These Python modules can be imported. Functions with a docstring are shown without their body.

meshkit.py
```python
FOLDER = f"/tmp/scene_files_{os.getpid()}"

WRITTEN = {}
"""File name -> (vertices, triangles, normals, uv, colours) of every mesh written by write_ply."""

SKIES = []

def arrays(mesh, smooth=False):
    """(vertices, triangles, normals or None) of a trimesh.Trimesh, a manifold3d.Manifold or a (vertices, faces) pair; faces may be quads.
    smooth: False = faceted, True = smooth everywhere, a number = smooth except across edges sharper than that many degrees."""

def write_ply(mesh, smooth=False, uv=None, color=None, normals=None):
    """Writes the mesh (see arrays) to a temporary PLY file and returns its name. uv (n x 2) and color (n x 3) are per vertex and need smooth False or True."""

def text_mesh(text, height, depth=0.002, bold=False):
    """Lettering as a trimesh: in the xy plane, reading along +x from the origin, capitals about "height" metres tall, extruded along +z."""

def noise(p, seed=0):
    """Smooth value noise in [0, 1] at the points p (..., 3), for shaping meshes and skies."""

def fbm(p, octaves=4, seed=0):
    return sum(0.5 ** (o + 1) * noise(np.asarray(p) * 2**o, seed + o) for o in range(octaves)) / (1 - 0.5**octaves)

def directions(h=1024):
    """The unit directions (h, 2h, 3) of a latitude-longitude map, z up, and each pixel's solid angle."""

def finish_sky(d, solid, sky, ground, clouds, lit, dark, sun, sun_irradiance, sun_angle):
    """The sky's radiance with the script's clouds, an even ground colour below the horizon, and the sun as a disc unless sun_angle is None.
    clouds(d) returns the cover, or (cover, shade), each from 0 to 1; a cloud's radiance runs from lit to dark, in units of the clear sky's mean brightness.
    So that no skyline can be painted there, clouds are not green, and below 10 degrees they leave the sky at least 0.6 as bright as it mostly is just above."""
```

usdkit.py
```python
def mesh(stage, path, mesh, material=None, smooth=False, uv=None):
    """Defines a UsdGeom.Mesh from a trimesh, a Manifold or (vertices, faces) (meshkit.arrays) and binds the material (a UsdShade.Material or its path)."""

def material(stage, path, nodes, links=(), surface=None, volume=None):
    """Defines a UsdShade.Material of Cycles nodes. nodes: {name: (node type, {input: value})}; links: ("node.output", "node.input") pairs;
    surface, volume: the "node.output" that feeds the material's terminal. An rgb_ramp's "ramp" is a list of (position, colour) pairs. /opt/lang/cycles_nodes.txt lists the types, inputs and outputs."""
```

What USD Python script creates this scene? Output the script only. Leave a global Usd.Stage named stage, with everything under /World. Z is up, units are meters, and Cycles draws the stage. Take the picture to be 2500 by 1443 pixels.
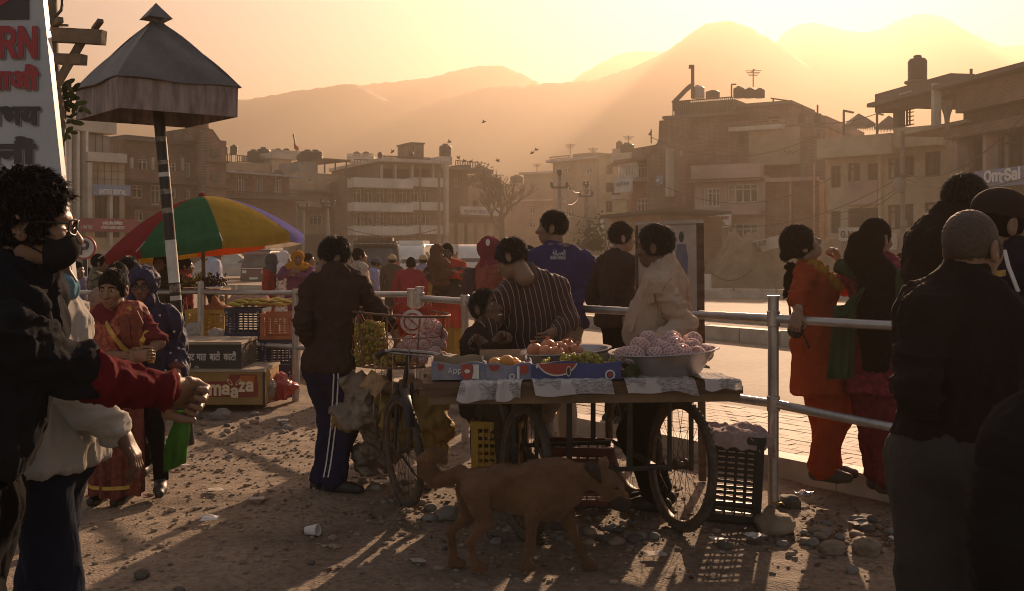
import math, glob, random
import numpy as np, trimesh, usdkit, meshkit
from pxr import Usd, UsdGeom, UsdLux, UsdShade, Gf, Sdf, Vt

stage = Usd.Stage.CreateInMemory()
UsdGeom.SetStageUpAxis(stage, 'Z'); UsdGeom.SetStageMetersPerUnit(stage, 1.0)
UsdGeom.Xform.Define(stage, '/World'); UsdGeom.Scope.Define(stage, '/World/Looks')

# ------------------------------------------------------------ camera, sky, sun, exposure
F, H, HV = 2450.0, 1.6, 602.0            # focal length in photo pixels, eye height, horizon row of the photo
SUN_AZ, SUN_EL = math.radians(17.0), math.radians(17.5)
EXPOSURE = 2.45
SKY_STRENGTH, SUN_I = 0.05, 1.25
HAZE = 0.0021
cam = UsdGeom.Camera.Define(stage, '/World/camera')
cam.CreateHorizontalApertureAttr(36.0); cam.CreateFocalLengthAttr(36.0 * F / 2500)
cam.CreateVerticalApertureOffsetAttr(-(721.5 - HV) * 36.0 / 2500)
cam.CreateExposureAttr(EXPOSURE)
cam.CreateClippingRangeAttr(Gf.Vec2f(0.05, 20000))
x = UsdGeom.Xformable(cam); x.AddTranslateOp().Set(Gf.Vec3d(0, 0, H)); x.AddRotateXOp().Set(90.0)

sky_mat = usdkit.material(stage, '/World/Looks/sky_air', {
    'tc': ('texture_coordinate', {}),
    's': ('sky_texture', {'sky_type': 'single_scattering', 'sun_disc': False, 'sun_elevation': SUN_EL, 'sun_rotation': SUN_AZ,
                          'aerosol_density': 0.35, 'air_density': 1.0, 'ozone_density': 1.0, 'altitude': 1300.0}),
    'm': ('mix_color', {'blend_type': 'multiply', 'fac': 1.0, 'b': (0.80, 0.665, 0.545)}),
    'b': ('background_shader', {'strength': SKY_STRENGTH})},
    [('s.color', 'm.a'), ('m.result', 'b.color')], surface='b.background')
dome = UsdLux.DomeLight.Define(stage, '/World/sky')
UsdShade.MaterialBindingAPI.Apply(dome.GetPrim()).Bind(sky_mat)
dome.GetPrim().SetCustomDataByKey('kind', 'structure')
sun = UsdLux.DistantLight.Define(stage, '/World/sun')
sun.CreateIntensityAttr(SUN_I); sun.CreateAngleAttr(0.55); sun.CreateNormalizeAttr(True); sun.CreateColorAttr(Gf.Vec3f(1.0, 0.66, 0.42))
S = np.array([math.sin(SUN_AZ) * math.cos(SUN_EL), math.cos(SUN_AZ) * math.cos(SUN_EL), math.sin(SUN_EL)])
x = UsdGeom.Xformable(sun); x.AddRotateZOp().Set(-math.degrees(SUN_AZ)); x.AddRotateXOp().Set(math.degrees(SUN_EL) - 90)
sun.GetPrim().SetCustomDataByKey('kind', 'structure')

# ------------------------------------------------------------ helpers
R = random.Random(7); NR = np.random.RandomState(7)
def A(*p): return np.array(p, float)
def P(u, v, d): return A((u - 1250) / F * d, d, H + (HV - v) / F * d)          # photo pixel at depth d
def G(u, v, z=0.0): return P(u, v, F * (H - z) / (v - HV))                      # photo pixel on the ground
def unit(a): a = np.asarray(a, float); return a / (np.linalg.norm(a) + 1e-12)
_names, _org = {}, {}
def numbered(path):
    k = _names.get(path, -1) + 1; _names[path] = k
    return path if k == 0 else '%s_%03d' % (path, k)
def tag(prim, label=None, cat=None, group=None, kind=None):
    for k, v in (('label', label), ('category', cat), ('group', group), ('kind', kind)):
        if v: prim.SetCustomDataByKey(k, v)
def thing(name, label=None, cat=None, base=(0, 0, 0), group=None, kind=None):
    path = numbered('/World/' + name)
    xf = UsdGeom.Xform.Define(stage, path); xf.AddTranslateOp().Set(Gf.Vec3d(*map(float, base)))
    tag(xf.GetPrim(), label, cat, group, kind); _org[path] = np.asarray(base, float)
    return path
def part(parent, name, mesh, mat, smooth=False, label=None, kind=None):
    path = numbered(parent + '/' + name)
    if isinstance(mesh, MB): mesh = mesh.get()
    if hasattr(mesh, 'to_mesh'): m_ = mesh.to_mesh(); mesh = (m_.vert_properties[:, :3], m_.tri_verts)
    if hasattr(mesh, 'vertices'): mesh = (np.array(mesh.vertices), np.array(mesh.faces))
    o = _org.get(parent, A(0, 0, 0)); _org[path] = o
    m = usdkit.mesh(stage, path, (np.asarray(mesh[0]) - o, mesh[1]), mat, smooth)
    tag(m.GetPrim(), label, None, None, kind)
    return path
def solo(name, mesh, mat, label=None, cat=None, group=None, kind=None, smooth=False, base=None):
    if isinstance(mesh, MB): mesh = mesh.get()
    if hasattr(mesh, 'vertices'): mesh = (np.array(mesh.vertices), np.array(mesh.faces))
    v = np.asarray(mesh[0], float)
    if base is None:
        lo, hi = v.min(0), v.max(0); base = A((lo[0] + hi[0]) / 2, (lo[1] + hi[1]) / 2, lo[2])
        if kind == 'structure': base = A(0, 0, 0)
    path = numbered('/World/' + name)
    m = usdkit.mesh(stage, path, (v - base, mesh[1]), mat, smooth)
    UsdGeom.Xformable(m).AddTranslateOp().Set(Gf.Vec3d(*map(float, base)))
    tag(m.GetPrim(), label, cat, group, kind)
    return path
def clone(src, loc, rz=0.0, label=None, group=None, scale=None, rx=0.0, ry=0.0):
    cd = stage.GetPrimAtPath(src).GetCustomData()
    path = numbered(src.rstrip('0123456789').rstrip('_') if src[-3:].isdigit() else src)
    xf = UsdGeom.Xform.Define(stage, path)
    xf.GetPrim().GetReferences().AddInternalReference(Sdf.Path(src)); xf.GetPrim().SetInstanceable(True)
    xf.ClearXformOpOrder()
    m = Gf.Matrix4d(1.0)
    sc = scale if scale is not None else 1.0
    rot = Gf.Rotation(Gf.Vec3d(1, 0, 0), rx) * Gf.Rotation(Gf.Vec3d(0, 1, 0), ry) * Gf.Rotation(Gf.Vec3d(0, 0, 1), rz)
    M = Gf.Matrix4d().SetScale(sc) * Gf.Matrix4d().SetRotate(rot) * Gf.Matrix4d().SetTranslate(Gf.Vec3d(*map(float, loc)))
    xf.AddTransformOp().Set(M)
    tag(xf.GetPrim(), label or cd.get('label'), cd.get('category'), group or cd.get('group'))
    return path
def place_first(path, loc, rz=0.0, scale=1.0, rx=0.0, ry=0.0):
    xf = UsdGeom.Xformable(stage.GetPrimAtPath(path)); xf.ClearXformOpOrder()
    rot = Gf.Rotation(Gf.Vec3d(1, 0, 0), rx) * Gf.Rotation(Gf.Vec3d(0, 1, 0), ry) * Gf.Rotation(Gf.Vec3d(0, 0, 1), rz)
    xf.AddTransformOp().Set(Gf.Matrix4d().SetScale(scale) * Gf.Matrix4d().SetRotate(rot) * Gf.Matrix4d().SetTranslate(Gf.Vec3d(*map(float, loc))))

class MB:
    """collects triangles of one mesh"""
    def __init__(s): s.v, s.f, s.n = [], [], 0
    def add(s, v, f):
        v = np.asarray(v, float); f = np.asarray(f, int)
        if f.shape[1] == 4: f = np.vstack([f[:, [0, 1, 2]], f[:, [0, 2, 3]]])
        s.v.append(v); s.f.append(f + s.n); s.n += len(v); return s
    def tm(s, m): return s.add(m.vertices, m.faces)
    def get(s): return np.vstack(s.v), np.vstack(s.f)
    def box(s, c, size, ax=None):                      # ax: 3 rows = local axes
        c = np.asarray(c, float); h = np.asarray(size, float) / 2
        ax = np.eye(3) if ax is None else np.asarray(ax, float)
        q = np.array([[i, j, k] for i in (-1, 1) for j in (-1, 1) for k in (-1, 1)], float) * h
        return s.add(c + q @ ax, BOXF)
    def b2(s, lo, hi): lo, hi = np.asarray(lo, float), np.asarray(hi, float); return s.box((lo + hi) / 2, hi - lo)
    def beam(s, a, b, w, h=None, up=(0, 0, 1)):
        a, b = np.asarray(a, float), np.asarray(b, float); h = h or w
        d = unit(b - a); u = np.asarray(up, float)
        if abs(d @ u) > .98: u = A(0, 1, 0)
        sd = unit(np.cross(d, u)); u = np.cross(sd, d)
        return s.box((a + b) / 2, (np.linalg.norm(b - a), w, h), [d, sd, u])
    def tube(s, pts, r, n=8, caps=True):
        p = np.asarray(pts, float); r = np.broadcast_to(np.asarray(r, float), (len(p),))
        t = np.gradient(p, axis=0); t /= np.linalg.norm(t, axis=1, keepdims=True) + 1e-12
        a = np.cross(t[0], A(0, 0, 1) if abs(t[0, 2]) < .9 else A(1, 0, 0)); a = unit(a); rows = []
        for i in range(len(p)):
            a = unit(a - (a @ t[i]) * t[i]); b = np.cross(t[i], a)
            ang = np.arange(n) * 2 * np.pi / n
            rows.append(p[i] + r[i] * (np.cos(ang)[:, None] * a + np.sin(ang)[:, None] * b))
        v = np.vstack(rows); f = []
        for i in range(len(p) - 1):
            for j in range(n):
                k = (j + 1) % n; f.append([i * n + j, i * n + k, (i + 1) * n + k, (i + 1) * n + j])
        f = np.array(f); f = np.vstack([f[:, [0, 1, 2]], f[:, [0, 2, 3]]])
        if caps:
            m = len(p) - 1
            c0 = [[0, k + 1, k] for k in range(1, n - 1)]; c1 = [[m * n, m * n + k, m * n + k + 1] for k in range(1, n - 1)]
            f = np.vstack([f, c0, c1])
        return s.add(v, f)
    def lathe(s, prof, c, n=20, ax=None, a0=0, a1=2 * math.pi):    # prof: (r, z)
        c = np.asarray(c, float); ax = np.eye(3) if ax is None else np.asarray(ax, float)
        full = abs(a1 - a0 - 2 * math.pi) < 1e-6; m = n if full else n + 1
        ang = a0 + (a1 - a0) * np.arange(m) / n
        v = np.vstack([np.stack([r * np.cos(ang), r * np.sin(ang), np.full(m, z)], 1) for r, z in prof]); f = []
        for i in range(len(prof) - 1):
            for j in range(n):
                k = (j + 1) % m; f.append([i * m + j, i * m + k, (i + 1) * m + k, (i + 1) * m + j])
        return s.add(c + v @ ax, f)
    def ell(s, c, r, sub=2, ax=None):
        m = _ico(sub); ax = np.eye(3) if ax is None else np.asarray(ax, float)
        return s.add(np.asarray(c, float) + (m.vertices * np.asarray(r, float)) @ ax, m.faces)
    def quad(s, a, b, c, d): return s.add([a, b, c, d], [[0, 1, 2, 3]])
    def prism(s, poly, o, e1, e2, depth):                        # shapely polygon in (e1,e2), extruded along e1 x e2
        for g in getattr(poly, 'geoms', [poly]):
            if g.area < 1e-9: continue
            m = trimesh.creation.extrude_polygon(g, depth, engine='earcut')
            e1_, e2_ = np.asarray(e1, float), np.asarray(e2, float); e3 = np.cross(e1_, e2_)
            s.add(np.asarray(o, float) + m.vertices @ np.array([e1_, e2_, e3]), m.faces)
        return s
BOXF = [[0, 1, 3, 2], [4, 6, 7, 5], [0, 4, 5, 1], [2, 3, 7, 6], [0, 2, 6, 4], [1, 5, 7, 3]]
_icos = {}
def _ico(k):
    if k not in _icos: _icos[k] = trimesh.creation.icosphere(k)
    return _icos[k]
def sheet(fn, nu, nv):                               # grid surface from fn(U,V) with U,V in [0,1]
    U, V = np.meshgrid(np.linspace(0, 1, nu), np.linspace(0, 1, nv), indexing='ij')
    v = np.stack(fn(U, V), -1).reshape(-1, 3); i, j = np.meshgrid(np.arange(nu - 1), np.arange(nv - 1), indexing='ij')
    q = np.stack([i * nv + j, (i + 1) * nv + j, (i + 1) * nv + j + 1, i * nv + j + 1], -1).reshape(-1, 4)
    return v, np.vstack([q[:, [0, 1, 2]], q[:, [0, 2, 3]]])
def thick(v, f, t):                                  # give a sheet a thickness
    m = trimesh.Trimesh(v, f, process=False); n = np.array(m.vertex_normals); e = m.edges_sorted
    u, c = np.unique(m.edges_sorted, axis=0, return_counts=True); bd = {tuple(x_) for x_ in u[c == 1]}
    k = len(v); side = [[a, b, b + k, a + k] for a, b in m.edges if (min(a, b), max(a, b)) in bd]
    mb = MB(); side = np.array(side)
    vv = np.vstack([v, v - n * t]); ff = np.vstack([f, f[:, ::-1] + k, side[:, [1, 0, 3]], side[:, [1, 3, 2]]])
    return vv, ff

# ------------------------------------------------------------ lettering
FONT = {'latin': 'Inter.woff2', 'deva': 'NotoSansDevanagari-Regular.woff2', 'arab': 'NotoSansArabic-VariableFont_wdth,wght.woff2'}
_txt = {}
def text_poly(text, font='latin', bold=0, size=64):
    """outline of a line of text as a shapely shape, capitals about one unit tall, origin at the left of the base line"""
    key = (text, font, bold)
    if key in _txt: return _txt[key]
    from PIL import Image, ImageDraw, ImageFont
    from shapely import affinity, box, union_all
    folder = sorted(glob.glob('/opt/blender-*/*/datafiles/fonts'))[0]
    ft = ImageFont.truetype(folder + '/' + FONT[font], size)
    x0, y0, x1, y1 = ft.getbbox(text, anchor='ls', stroke_width=bold)
    im = Image.new('L', (int(x1 - x0) + 8, int(y1 - y0) + 8))
    ImageDraw.Draw(im).text((4 - x0, 4 - y0), text, 255, ft, anchor='ls', stroke_width=bold)
    on = np.pad(np.asarray(im) > 127, ((0, 0), (1, 1))).astype(np.int8)
    rows, st = np.nonzero(np.diff(on, axis=1) == 1); en = np.nonzero(np.diff(on, axis=1) == -1)[1]
    sh = union_all(box(st, -rows - 1, en, -rows)).buffer(0.6).buffer(-0.6).simplify(0.7)
    s = 1.0 / (size * .73)
    _txt[key] = affinity.affine_transform(sh, [s, 0, 0, s, -4 * s, (4 - y0) * s])
    return _txt[key]
def letters(mb, text, o, e1, e2, height, font='latin', bold=0, depth=.004, width=None, slant=0):
    from shapely import affinity
    if '~' in text:                                # a half letter: its right stem is left off and the next letter moves in
        from shapely import box as _bx, union_all as _ua
        a_, c_ = text.split('~'); p0 = text_poly(a_, font, bold); b0 = p0.bounds; p1 = text_poly(c_, font, bold); cut = b0[2] - .20
        p = _ua([p0.intersection(_bx(b0[0] - 1, b0[1] - 1, cut, b0[3] + 1)), affinity.translate(p1, cut - p1.bounds[0] - .02, 0)])
    else: p = text_poly(text, font, bold)
    b = p.bounds
    sx = height if width is None else width / (b[2] - b[0])
    p = affinity.affine_transform(p, [sx, slant * height, 0, height, -b[0] * sx, 0])
    return mb.prism(p, o, e1, e2, depth)

# ------------------------------------------------------------ materials
_mats = {}
def mat(name, col, rough=.7, var=.25, scale=6.0, bump=0.0, bscale=None, metal=0.0, sheen=0.0, spec=.4, col2=None, detail=5.0, world=False, transl=0.0, lo=.35, hi=.65, bdist=.01, stretch=None, coat=0):
    """principled surface whose colour wanders between col and col2 (or a darker col)"""
    if name in _mats: return _mats[name]
    col = np.asarray(col, float); c2 = np.asarray(col2, float) if col2 is not None else col * (1 - var)
    nodes = {'t': ('texture_coordinate', {}), 'g': ('geometry', {}), 'mp': ('mapping', {'scale': stretch or (1, 1, 1)}),
             'n': ('noise_texture', {'scale': scale, 'detail': detail, 'roughness': .6}),
             'r': ('rgb_ramp', {'ramp': [(lo, tuple(c2)), (hi, tuple(col))]}),
             'p': ('principled_bsdf', {'roughness': rough, 'metallic': metal, 'specular_ior_level': spec, 'sheen_weight': sheen, 'sheen_roughness': .5, 'coat_weight': coat})}
    src = 'g.position' if world else 't.object'
    links = [(src, 'mp.vector'), ('mp.vector', 'n.vector'), ('n.fac', 'r.fac'), ('r.color', 'p.base_color')]
    if bump:
        nodes['bn'] = ('noise_texture', {'scale': bscale or scale * 6, 'detail': 4.0, 'roughness': .6})
        nodes['bu'] = ('bump', {'strength': bump, 'distance': bdist})
        links += [('mp.vector', 'bn.vector'), ('bn.fac', 'bu.height'), ('bu.normal', 'p.normal')]
    surf = 'p.BSDF'
    if transl:
        nodes['tr'] = ('translucent_bsdf', {}); nodes['mx'] = ('mix_closure', {'fac': transl})
        links += [('r.color', 'tr.color'), ('p.BSDF', 'mx.closure1'), ('tr.BSDF', 'mx.closure2')]; surf = 'mx.closure'
    _mats[name] = usdkit.material(stage, '/World/Looks/' + name, nodes, links, surface=surf)
    return _mats[name]
def cloth(name, col, rough=.85, var=.22, bump=.35, transl=0.0, sheen=.02, scale=5.0, fold=.32):
    """woven cloth: colour wander, soft diagonal folds and a fine weave"""
    key = 'cloth_' + name
    if key in _mats: return _mats[key]
    col = np.asarray(col, float); c2 = col * (1 - var)
    nodes = {'t': ('texture_coordinate', {}), 'n': ('noise_texture', {'scale': scale, 'detail': 5.0, 'roughness': .6}), 'r': ('rgb_ramp', {'ramp': [(.35, tuple(c2)), (.65, tuple(col))]}),
             'mp': ('mapping', {'rotation': (.35, .5, .2), 'scale': (1.0, 1.0, .55)}), 'fn': ('noise_texture', {'scale': 8.5, 'detail': 2.5, 'roughness': .5, 'distortion': .6}), 'fa': ('math', {'math_type': 'subtract', 'value2': .5}), 'fb': ('math', {'math_type': 'absolute'}),
             'b1': ('bump', {'strength': fold, 'distance': .05}), 'wn': ('noise_texture', {'scale': 240.0, 'detail': 3.0}), 'b2': ('bump', {'strength': bump, 'distance': .002}),
             'p': ('principled_bsdf', {'roughness': rough, 'specular_ior_level': .012, 'sheen_weight': sheen, 'sheen_roughness': .5})}
    links = [('t.object', 'n.vector'), ('n.fac', 'r.fac'), ('r.color', 'p.base_color'), ('t.object', 'mp.vector'), ('mp.vector', 'fn.vector'), ('fn.fac', 'fa.value1'), ('fa.value', 'fb.value1'), ('fb.value', 'b1.height'),
             ('t.object', 'wn.vector'), ('wn.fac', 'b2.height'), ('b1.normal', 'b2.normal'), ('b2.normal', 'p.normal')]
    surf = 'p.BSDF'
    if transl:
        nodes['tr'] = ('translucent_bsdf', {}); nodes['mx'] = ('mix_closure', {'fac': transl}); links += [('r.color', 'tr.color'), ('p.BSDF', 'mx.closure1'), ('tr.BSDF', 'mx.closure2')]; surf = 'mx.closure'
    _mats[key] = usdkit.material(stage, '/World/Looks/' + key, nodes, links, surface=surf)
    return _mats[key]
# ------------------------------------------------------------ ground, road, pavement, hills
def n2(p, s, seed=0): p = np.asarray(p, float); return meshkit.fbm(np.stack([p[..., 0] * s, p[..., 1] * s, np.zeros(p.shape[:-1]) + .37], -1), 4, seed)
def gz(x_, y_):                                    # height of the dirt: bumpy near the stalls, flat elsewhere
    x_ = np.asarray(x_, float); y_ = np.asarray(y_, float); p = np.stack([x_, y_], -1)
    near = np.clip((12.5 - y_) / 3, 0, 1) * np.clip((7 - np.abs(x_)) / 2, 0, 1) * np.clip((y_ - .3), 0, 1)
    z = (n2(p, 1.1, 3) - .5) * .05 + (n2(p, 5.0, 5) - .5) * .035 + (n2(p, 17.0, 9) - .5) * .016
    return near * (z - .012)
xs = np.concatenate([[-2300, -900, -300, -100, -40, -18, -10, -8], np.linspace(-6, 6, 330), [8, 10, 18, 40, 100, 300, 900, 2300]])
ys = np.concatenate([[-550, -200, -60, -15, -4, -1, 0.5, 1.5, 2.3], np.linspace(2.7, 12, 300), [13, 15, 20, 40, 90, 200, 450, 1100, 1900]])
GX, GY = np.meshgrid(xs, ys, indexing='ij')
gv = np.stack([GX, GY, gz(GX, GY)], -1).reshape(-1, 3); i, j = np.meshgrid(np.arange(len(xs) - 1), np.arange(len(ys) - 1), indexing='ij'); n_ = len(ys)
gq = np.stack([i * n_ + j, (i + 1) * n_ + j, (i + 1) * n_ + j + 1, i * n_ + j + 1], -1).reshape(-1, 4)
m_dirt = usdkit.material(stage, '/World/Looks/dry_dirt', {
    'g': ('geometry', {}), 'n1': ('noise_texture', {'scale': 1.3, 'detail': 6.0, 'roughness': .62}), 'n2': ('noise_texture', {'scale': 24.0, 'detail': 6.0, 'roughness': .7}),
    'r1': ('rgb_ramp', {'ramp': [(.32, (.155, .122, .09)), (.5, (.25, .195, .142)), (.68, (.33, .262, .19))]}),
    'r2': ('rgb_ramp', {'ramp': [(.3, (.45, .42, .4)), (.55, (1, 1, 1)), (.75, (1.15, 1.1, 1.05))]}),
    'm': ('mix_color', {'blend_type': 'multiply', 'fac': .85}), 'v': ('voronoi_texture', {'scale': 55.0}), 'n3': ('noise_texture', {'scale': 70.0, 'detail': 4.0}),
    'ad': ('math', {'math_type': 'multiply_add', 'value2': .22}),
    'b': ('bump', {'strength': .8, 'distance': .012}), 'p': ('principled_bsdf', {'roughness': .9, 'specular_ior_level': .2})},
    [('g.position', 'n1.vector'), ('g.position', 'n2.vector'), ('g.position', 'v.vector'), ('g.position', 'n3.vector'), ('n1.fac', 'r1.fac'), ('n2.fac', 'r2.fac'), ('r1.color', 'm.a'), ('r2.color', 'm.b'),
     ('m.result', 'p.base_color'), ('v.distance', 'ad.value1'), ('n3.fac', 'ad.value3'), ('ad.value', 'b.height'), ('b.normal', 'p.normal')], surface='p.BSDF')
solo('ground', (gv, gq), m_dirt, kind='structure', smooth=True)

def road_mat(name, c1, c2, rough, spec):
    return usdkit.material(stage, '/World/Looks/' + name, {
        'g': ('geometry', {}), 'n1': ('noise_texture', {'scale': .35, 'detail': 6.0, 'roughness': .65}), 'n2': ('noise_texture', {'scale': 9.0, 'detail': 6.0, 'roughness': .7}),
        'ad': ('math', {'math_type': 'multiply_add', 'value2': .5}), 'hf': ('math', {'math_type': 'multiply', 'value2': .5}),
        'r': ('rgb_ramp', {'ramp': [(.38, c1), (.62, c2)]}), 'b': ('bump', {'strength': .35, 'distance': .01}),
        'p': ('principled_bsdf', {'roughness': rough, 'specular_ior_level': spec})},
        [('g.position', 'n1.vector'), ('g.position', 'n2.vector'), ('n1.fac', 'ad.value1'), ('n2.fac', 'hf.value1'), ('hf.value', 'ad.value3'), ('ad.value', 'r.fac'), ('r.color', 'p.base_color'), ('n2.fac', 'b.height'), ('b.normal', 'p.normal')], surface='p.BSDF')
m_road = road_mat('dusty_road', (.22, .17, .115), (.38, .305, .215), .8, .12)
m_conc = mat('concrete', (.42, .36, .29), .8, .3, 3.0, .4, 40, world=True)
m_kerb = mat('kerb_concrete', (.5, .42, .33), .7, .35, 2.2, .4, 60, world=True)
# direction of the street (towards the left and away) and its normal (away from the stalls)
RD = unit(A(-.63, .777, 0)); RN = A(RD[1], -RD[0], 0)
K0 = G(1750, 1090, .13); K0[2] = 0
def RP(a, b, z=0): return K0 + RD * a + RN * b + A(0, 0, z)     # a along the kerb (to the left and away), b away from the stalls
mb = MB(); mb.quad(RP(-30, 1.65, .004), RP(-30, 40, .004), RP(60, 40, .004), RP(60, 1.65, .004)); solo('road', mb, m_road, kind='structure')
mb = MB(); mb.quad(RP(60, -8, .004), RP(60, 40, .004), RP(190, 40, .004), RP(190, -8, .004)); mb.quad(RP(14.3, -6, .004), RP(14.3, 1.65, .004), RP(60, 1.65, .004), RP(60, -6, .004)); solo('road', mb, m_road, kind='structure')
# pavement: kerb stone, bed and paving bricks
pv = thing('pavement', base=RP(0, 0), kind='structure')
mb = MB(); nk = 0
for a in np.arange(-9, 14, 1.0):
    kb = MB(); kb.box(RP(a + .5, .09, .055), (.994, .18, .17), [RD, RN, A(0, 0, 1)]); part(pv, 'kerb_stone', kb, m_kerb)
mb.box(RP(2.5, .92, .045), (23, 1.44, .13), [RD, RN, A(0, 0, 1)]); part(pv, 'paving_bed', mb, m_conc)
m_pb = [mat('paving_brick_%s' % s, c, .72, .3, 9, .3, 90, spec=.2, world=True) for s, c in zip(('pale', 'tan', 'red'), ((.42, .325, .22), (.35, .265, .175), (.30, .21, .14)))]
bricks = []
for row in range(13):
    for k in range(-42, 66):
        a = k * .215 + (row % 2) * .107; bricks.append((RP(a, .245 + row * .108, .117), row))
bricks.sort(key=lambda t: (0 if 4.9 < t[0][1] < 9.8 and t[0][0] > .9 and t[0][0] / t[0][1] < .45 else 1, t[0][1]))
rest = MB()
for k, (c, row) in enumerate(bricks):
    tl = A(R.gauss(0, .006), R.gauss(0, .006), 1); e2 = unit(RN - RN @ unit(tl) * unit(tl)); e1 = np.cross(e2, unit(tl))
    (bb := MB() if k < 300 else rest).box(c + A(0, 0, R.uniform(-.003, .003)), (.207, .1, .04), [e1, e2, unit(tl)])
    if k < 300: part(pv, 'brick', bb, m_pb[R.randrange(3)])
part(pv, 'brick', rest, m_pb[1], kind='stuff')
# median with its two rows of kerb blocks
md = thing('median_strip', base=RP(0, 9.5), kind='structure')
med_a, med_b = A(1.47, 20.0, 0), A(3.80, 17.0, 0)
MDR = unit(med_b - med_a); MDN = A(-MDR[1], MDR[0], 0)
if MDN[1] < 0: MDN = -MDN
mb = MB(); mb.box((med_a + med_b) / 2 + MDN * 1.0 + A(0, 0, .06), (60, 1.7, .14), [MDR, MDN, A(0, 0, 1)]); part(md, 'median_fill', mb, mat('median_dirt', (.33, .26, .19), .9, .3, 4, .5, 60, world=True))
for side, hgt in ((0.0, .24), (2.0, .24)):
    for k in range(-14, 12):
        c = (med_a + med_b) / 2 + MDR * (k * .82) + MDN * side; bb = MB()
        bb.box(c + A(R.gauss(0, .01), R.gauss(0, .01), hgt / 2), (.79, .22, hgt + R.uniform(-.02, .02)), [MDR, MDN, A(0, 0, 1)]); part(md, 'kerb_block', bb, m_kerb)
# far kerb
fk = thing('far_kerb', base=A(5, 31, 0), kind='structure')
for k in range(-16, 22):
    c = A(5 + k * 1.25, 31.5 - k * .42 * .6, 0); bb = MB(); bb.box(c + A(0, 0, .14), (1.22, .3, .3), [unit(A(1.25, -.252, 0)), unit(A(.252, 1.25, 0)), A(0, 0, 1)]); part(fk, 'kerb_block', bb, m_kerb)

# ---------------- hills
def hill(name, pts, D, front, seed, m):
    pts = np.array(pts, float); us = np.linspace(pts[0, 0], pts[-1, 0], 420); vs = np.interp(us, pts[:, 0], pts[:, 1])
    k = np.ones(9) / 9; vs = np.convolve(np.pad(vs, 4, 'edge'), k, 'valid')
    X = (us - 1250) / F * D; Z = H + (HV - vs) / F * D
    S_ = np.concatenate([np.linspace(0, 1, 34), np.linspace(1.06, 1.8, 6)]); v = []
    for s in S_:
        dd = front + (D - front) * s
        hgt = np.where(s <= 1, s ** 1.25, np.clip(1.0 - (s - 1) * 1.2, 0, 1))
        p = np.stack([X / 60, np.full_like(X, dd / 60), X * 0 + seed], -1)
        rg = np.abs(meshkit.fbm(p, 4, seed) - .5) * 2
        z = Z * hgt * (1 - .03 * rg * math.sin(math.pi * min(s, 1)) ** 2) + (meshkit.fbm(p * 22, 2, seed) - .5) * D * .0028 * min(1, s * 2)
        v.append(np.stack([X * (dd / D) ** .5, np.full_like(X, dd), z - (1.0 if s == 0 or s > 1.75 else 0)], -1))
    v = np.array(v); n = len(us); v = v.reshape(-1, 3); i, j = np.meshgrid(np.arange(len(S_) - 1), np.arange(n - 1), indexing='ij')
    q = np.stack([i * n + j, i * n + j + 1, (i + 1) * n + j + 1, (i + 1) * n + j], -1).reshape(-1, 4)
    solo(name, (v, q), m, kind='structure', smooth=True)
m_hill = mat('wooded_hillside', (.10, .10, .055), .95, .5, .05, .0, world=True, col2=(.05, .055, .03))
hill('hill', [(-700, 330), (-200, 240), (100, 265), (350, 240), (580, 245), (640, 238), (700, 225), (780, 215), (850, 204), (890, 212), (930, 235), (1000, 268), (1060, 320), (1150, 420), (1300, 560)], 670, 420, 11, m_hill)
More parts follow.
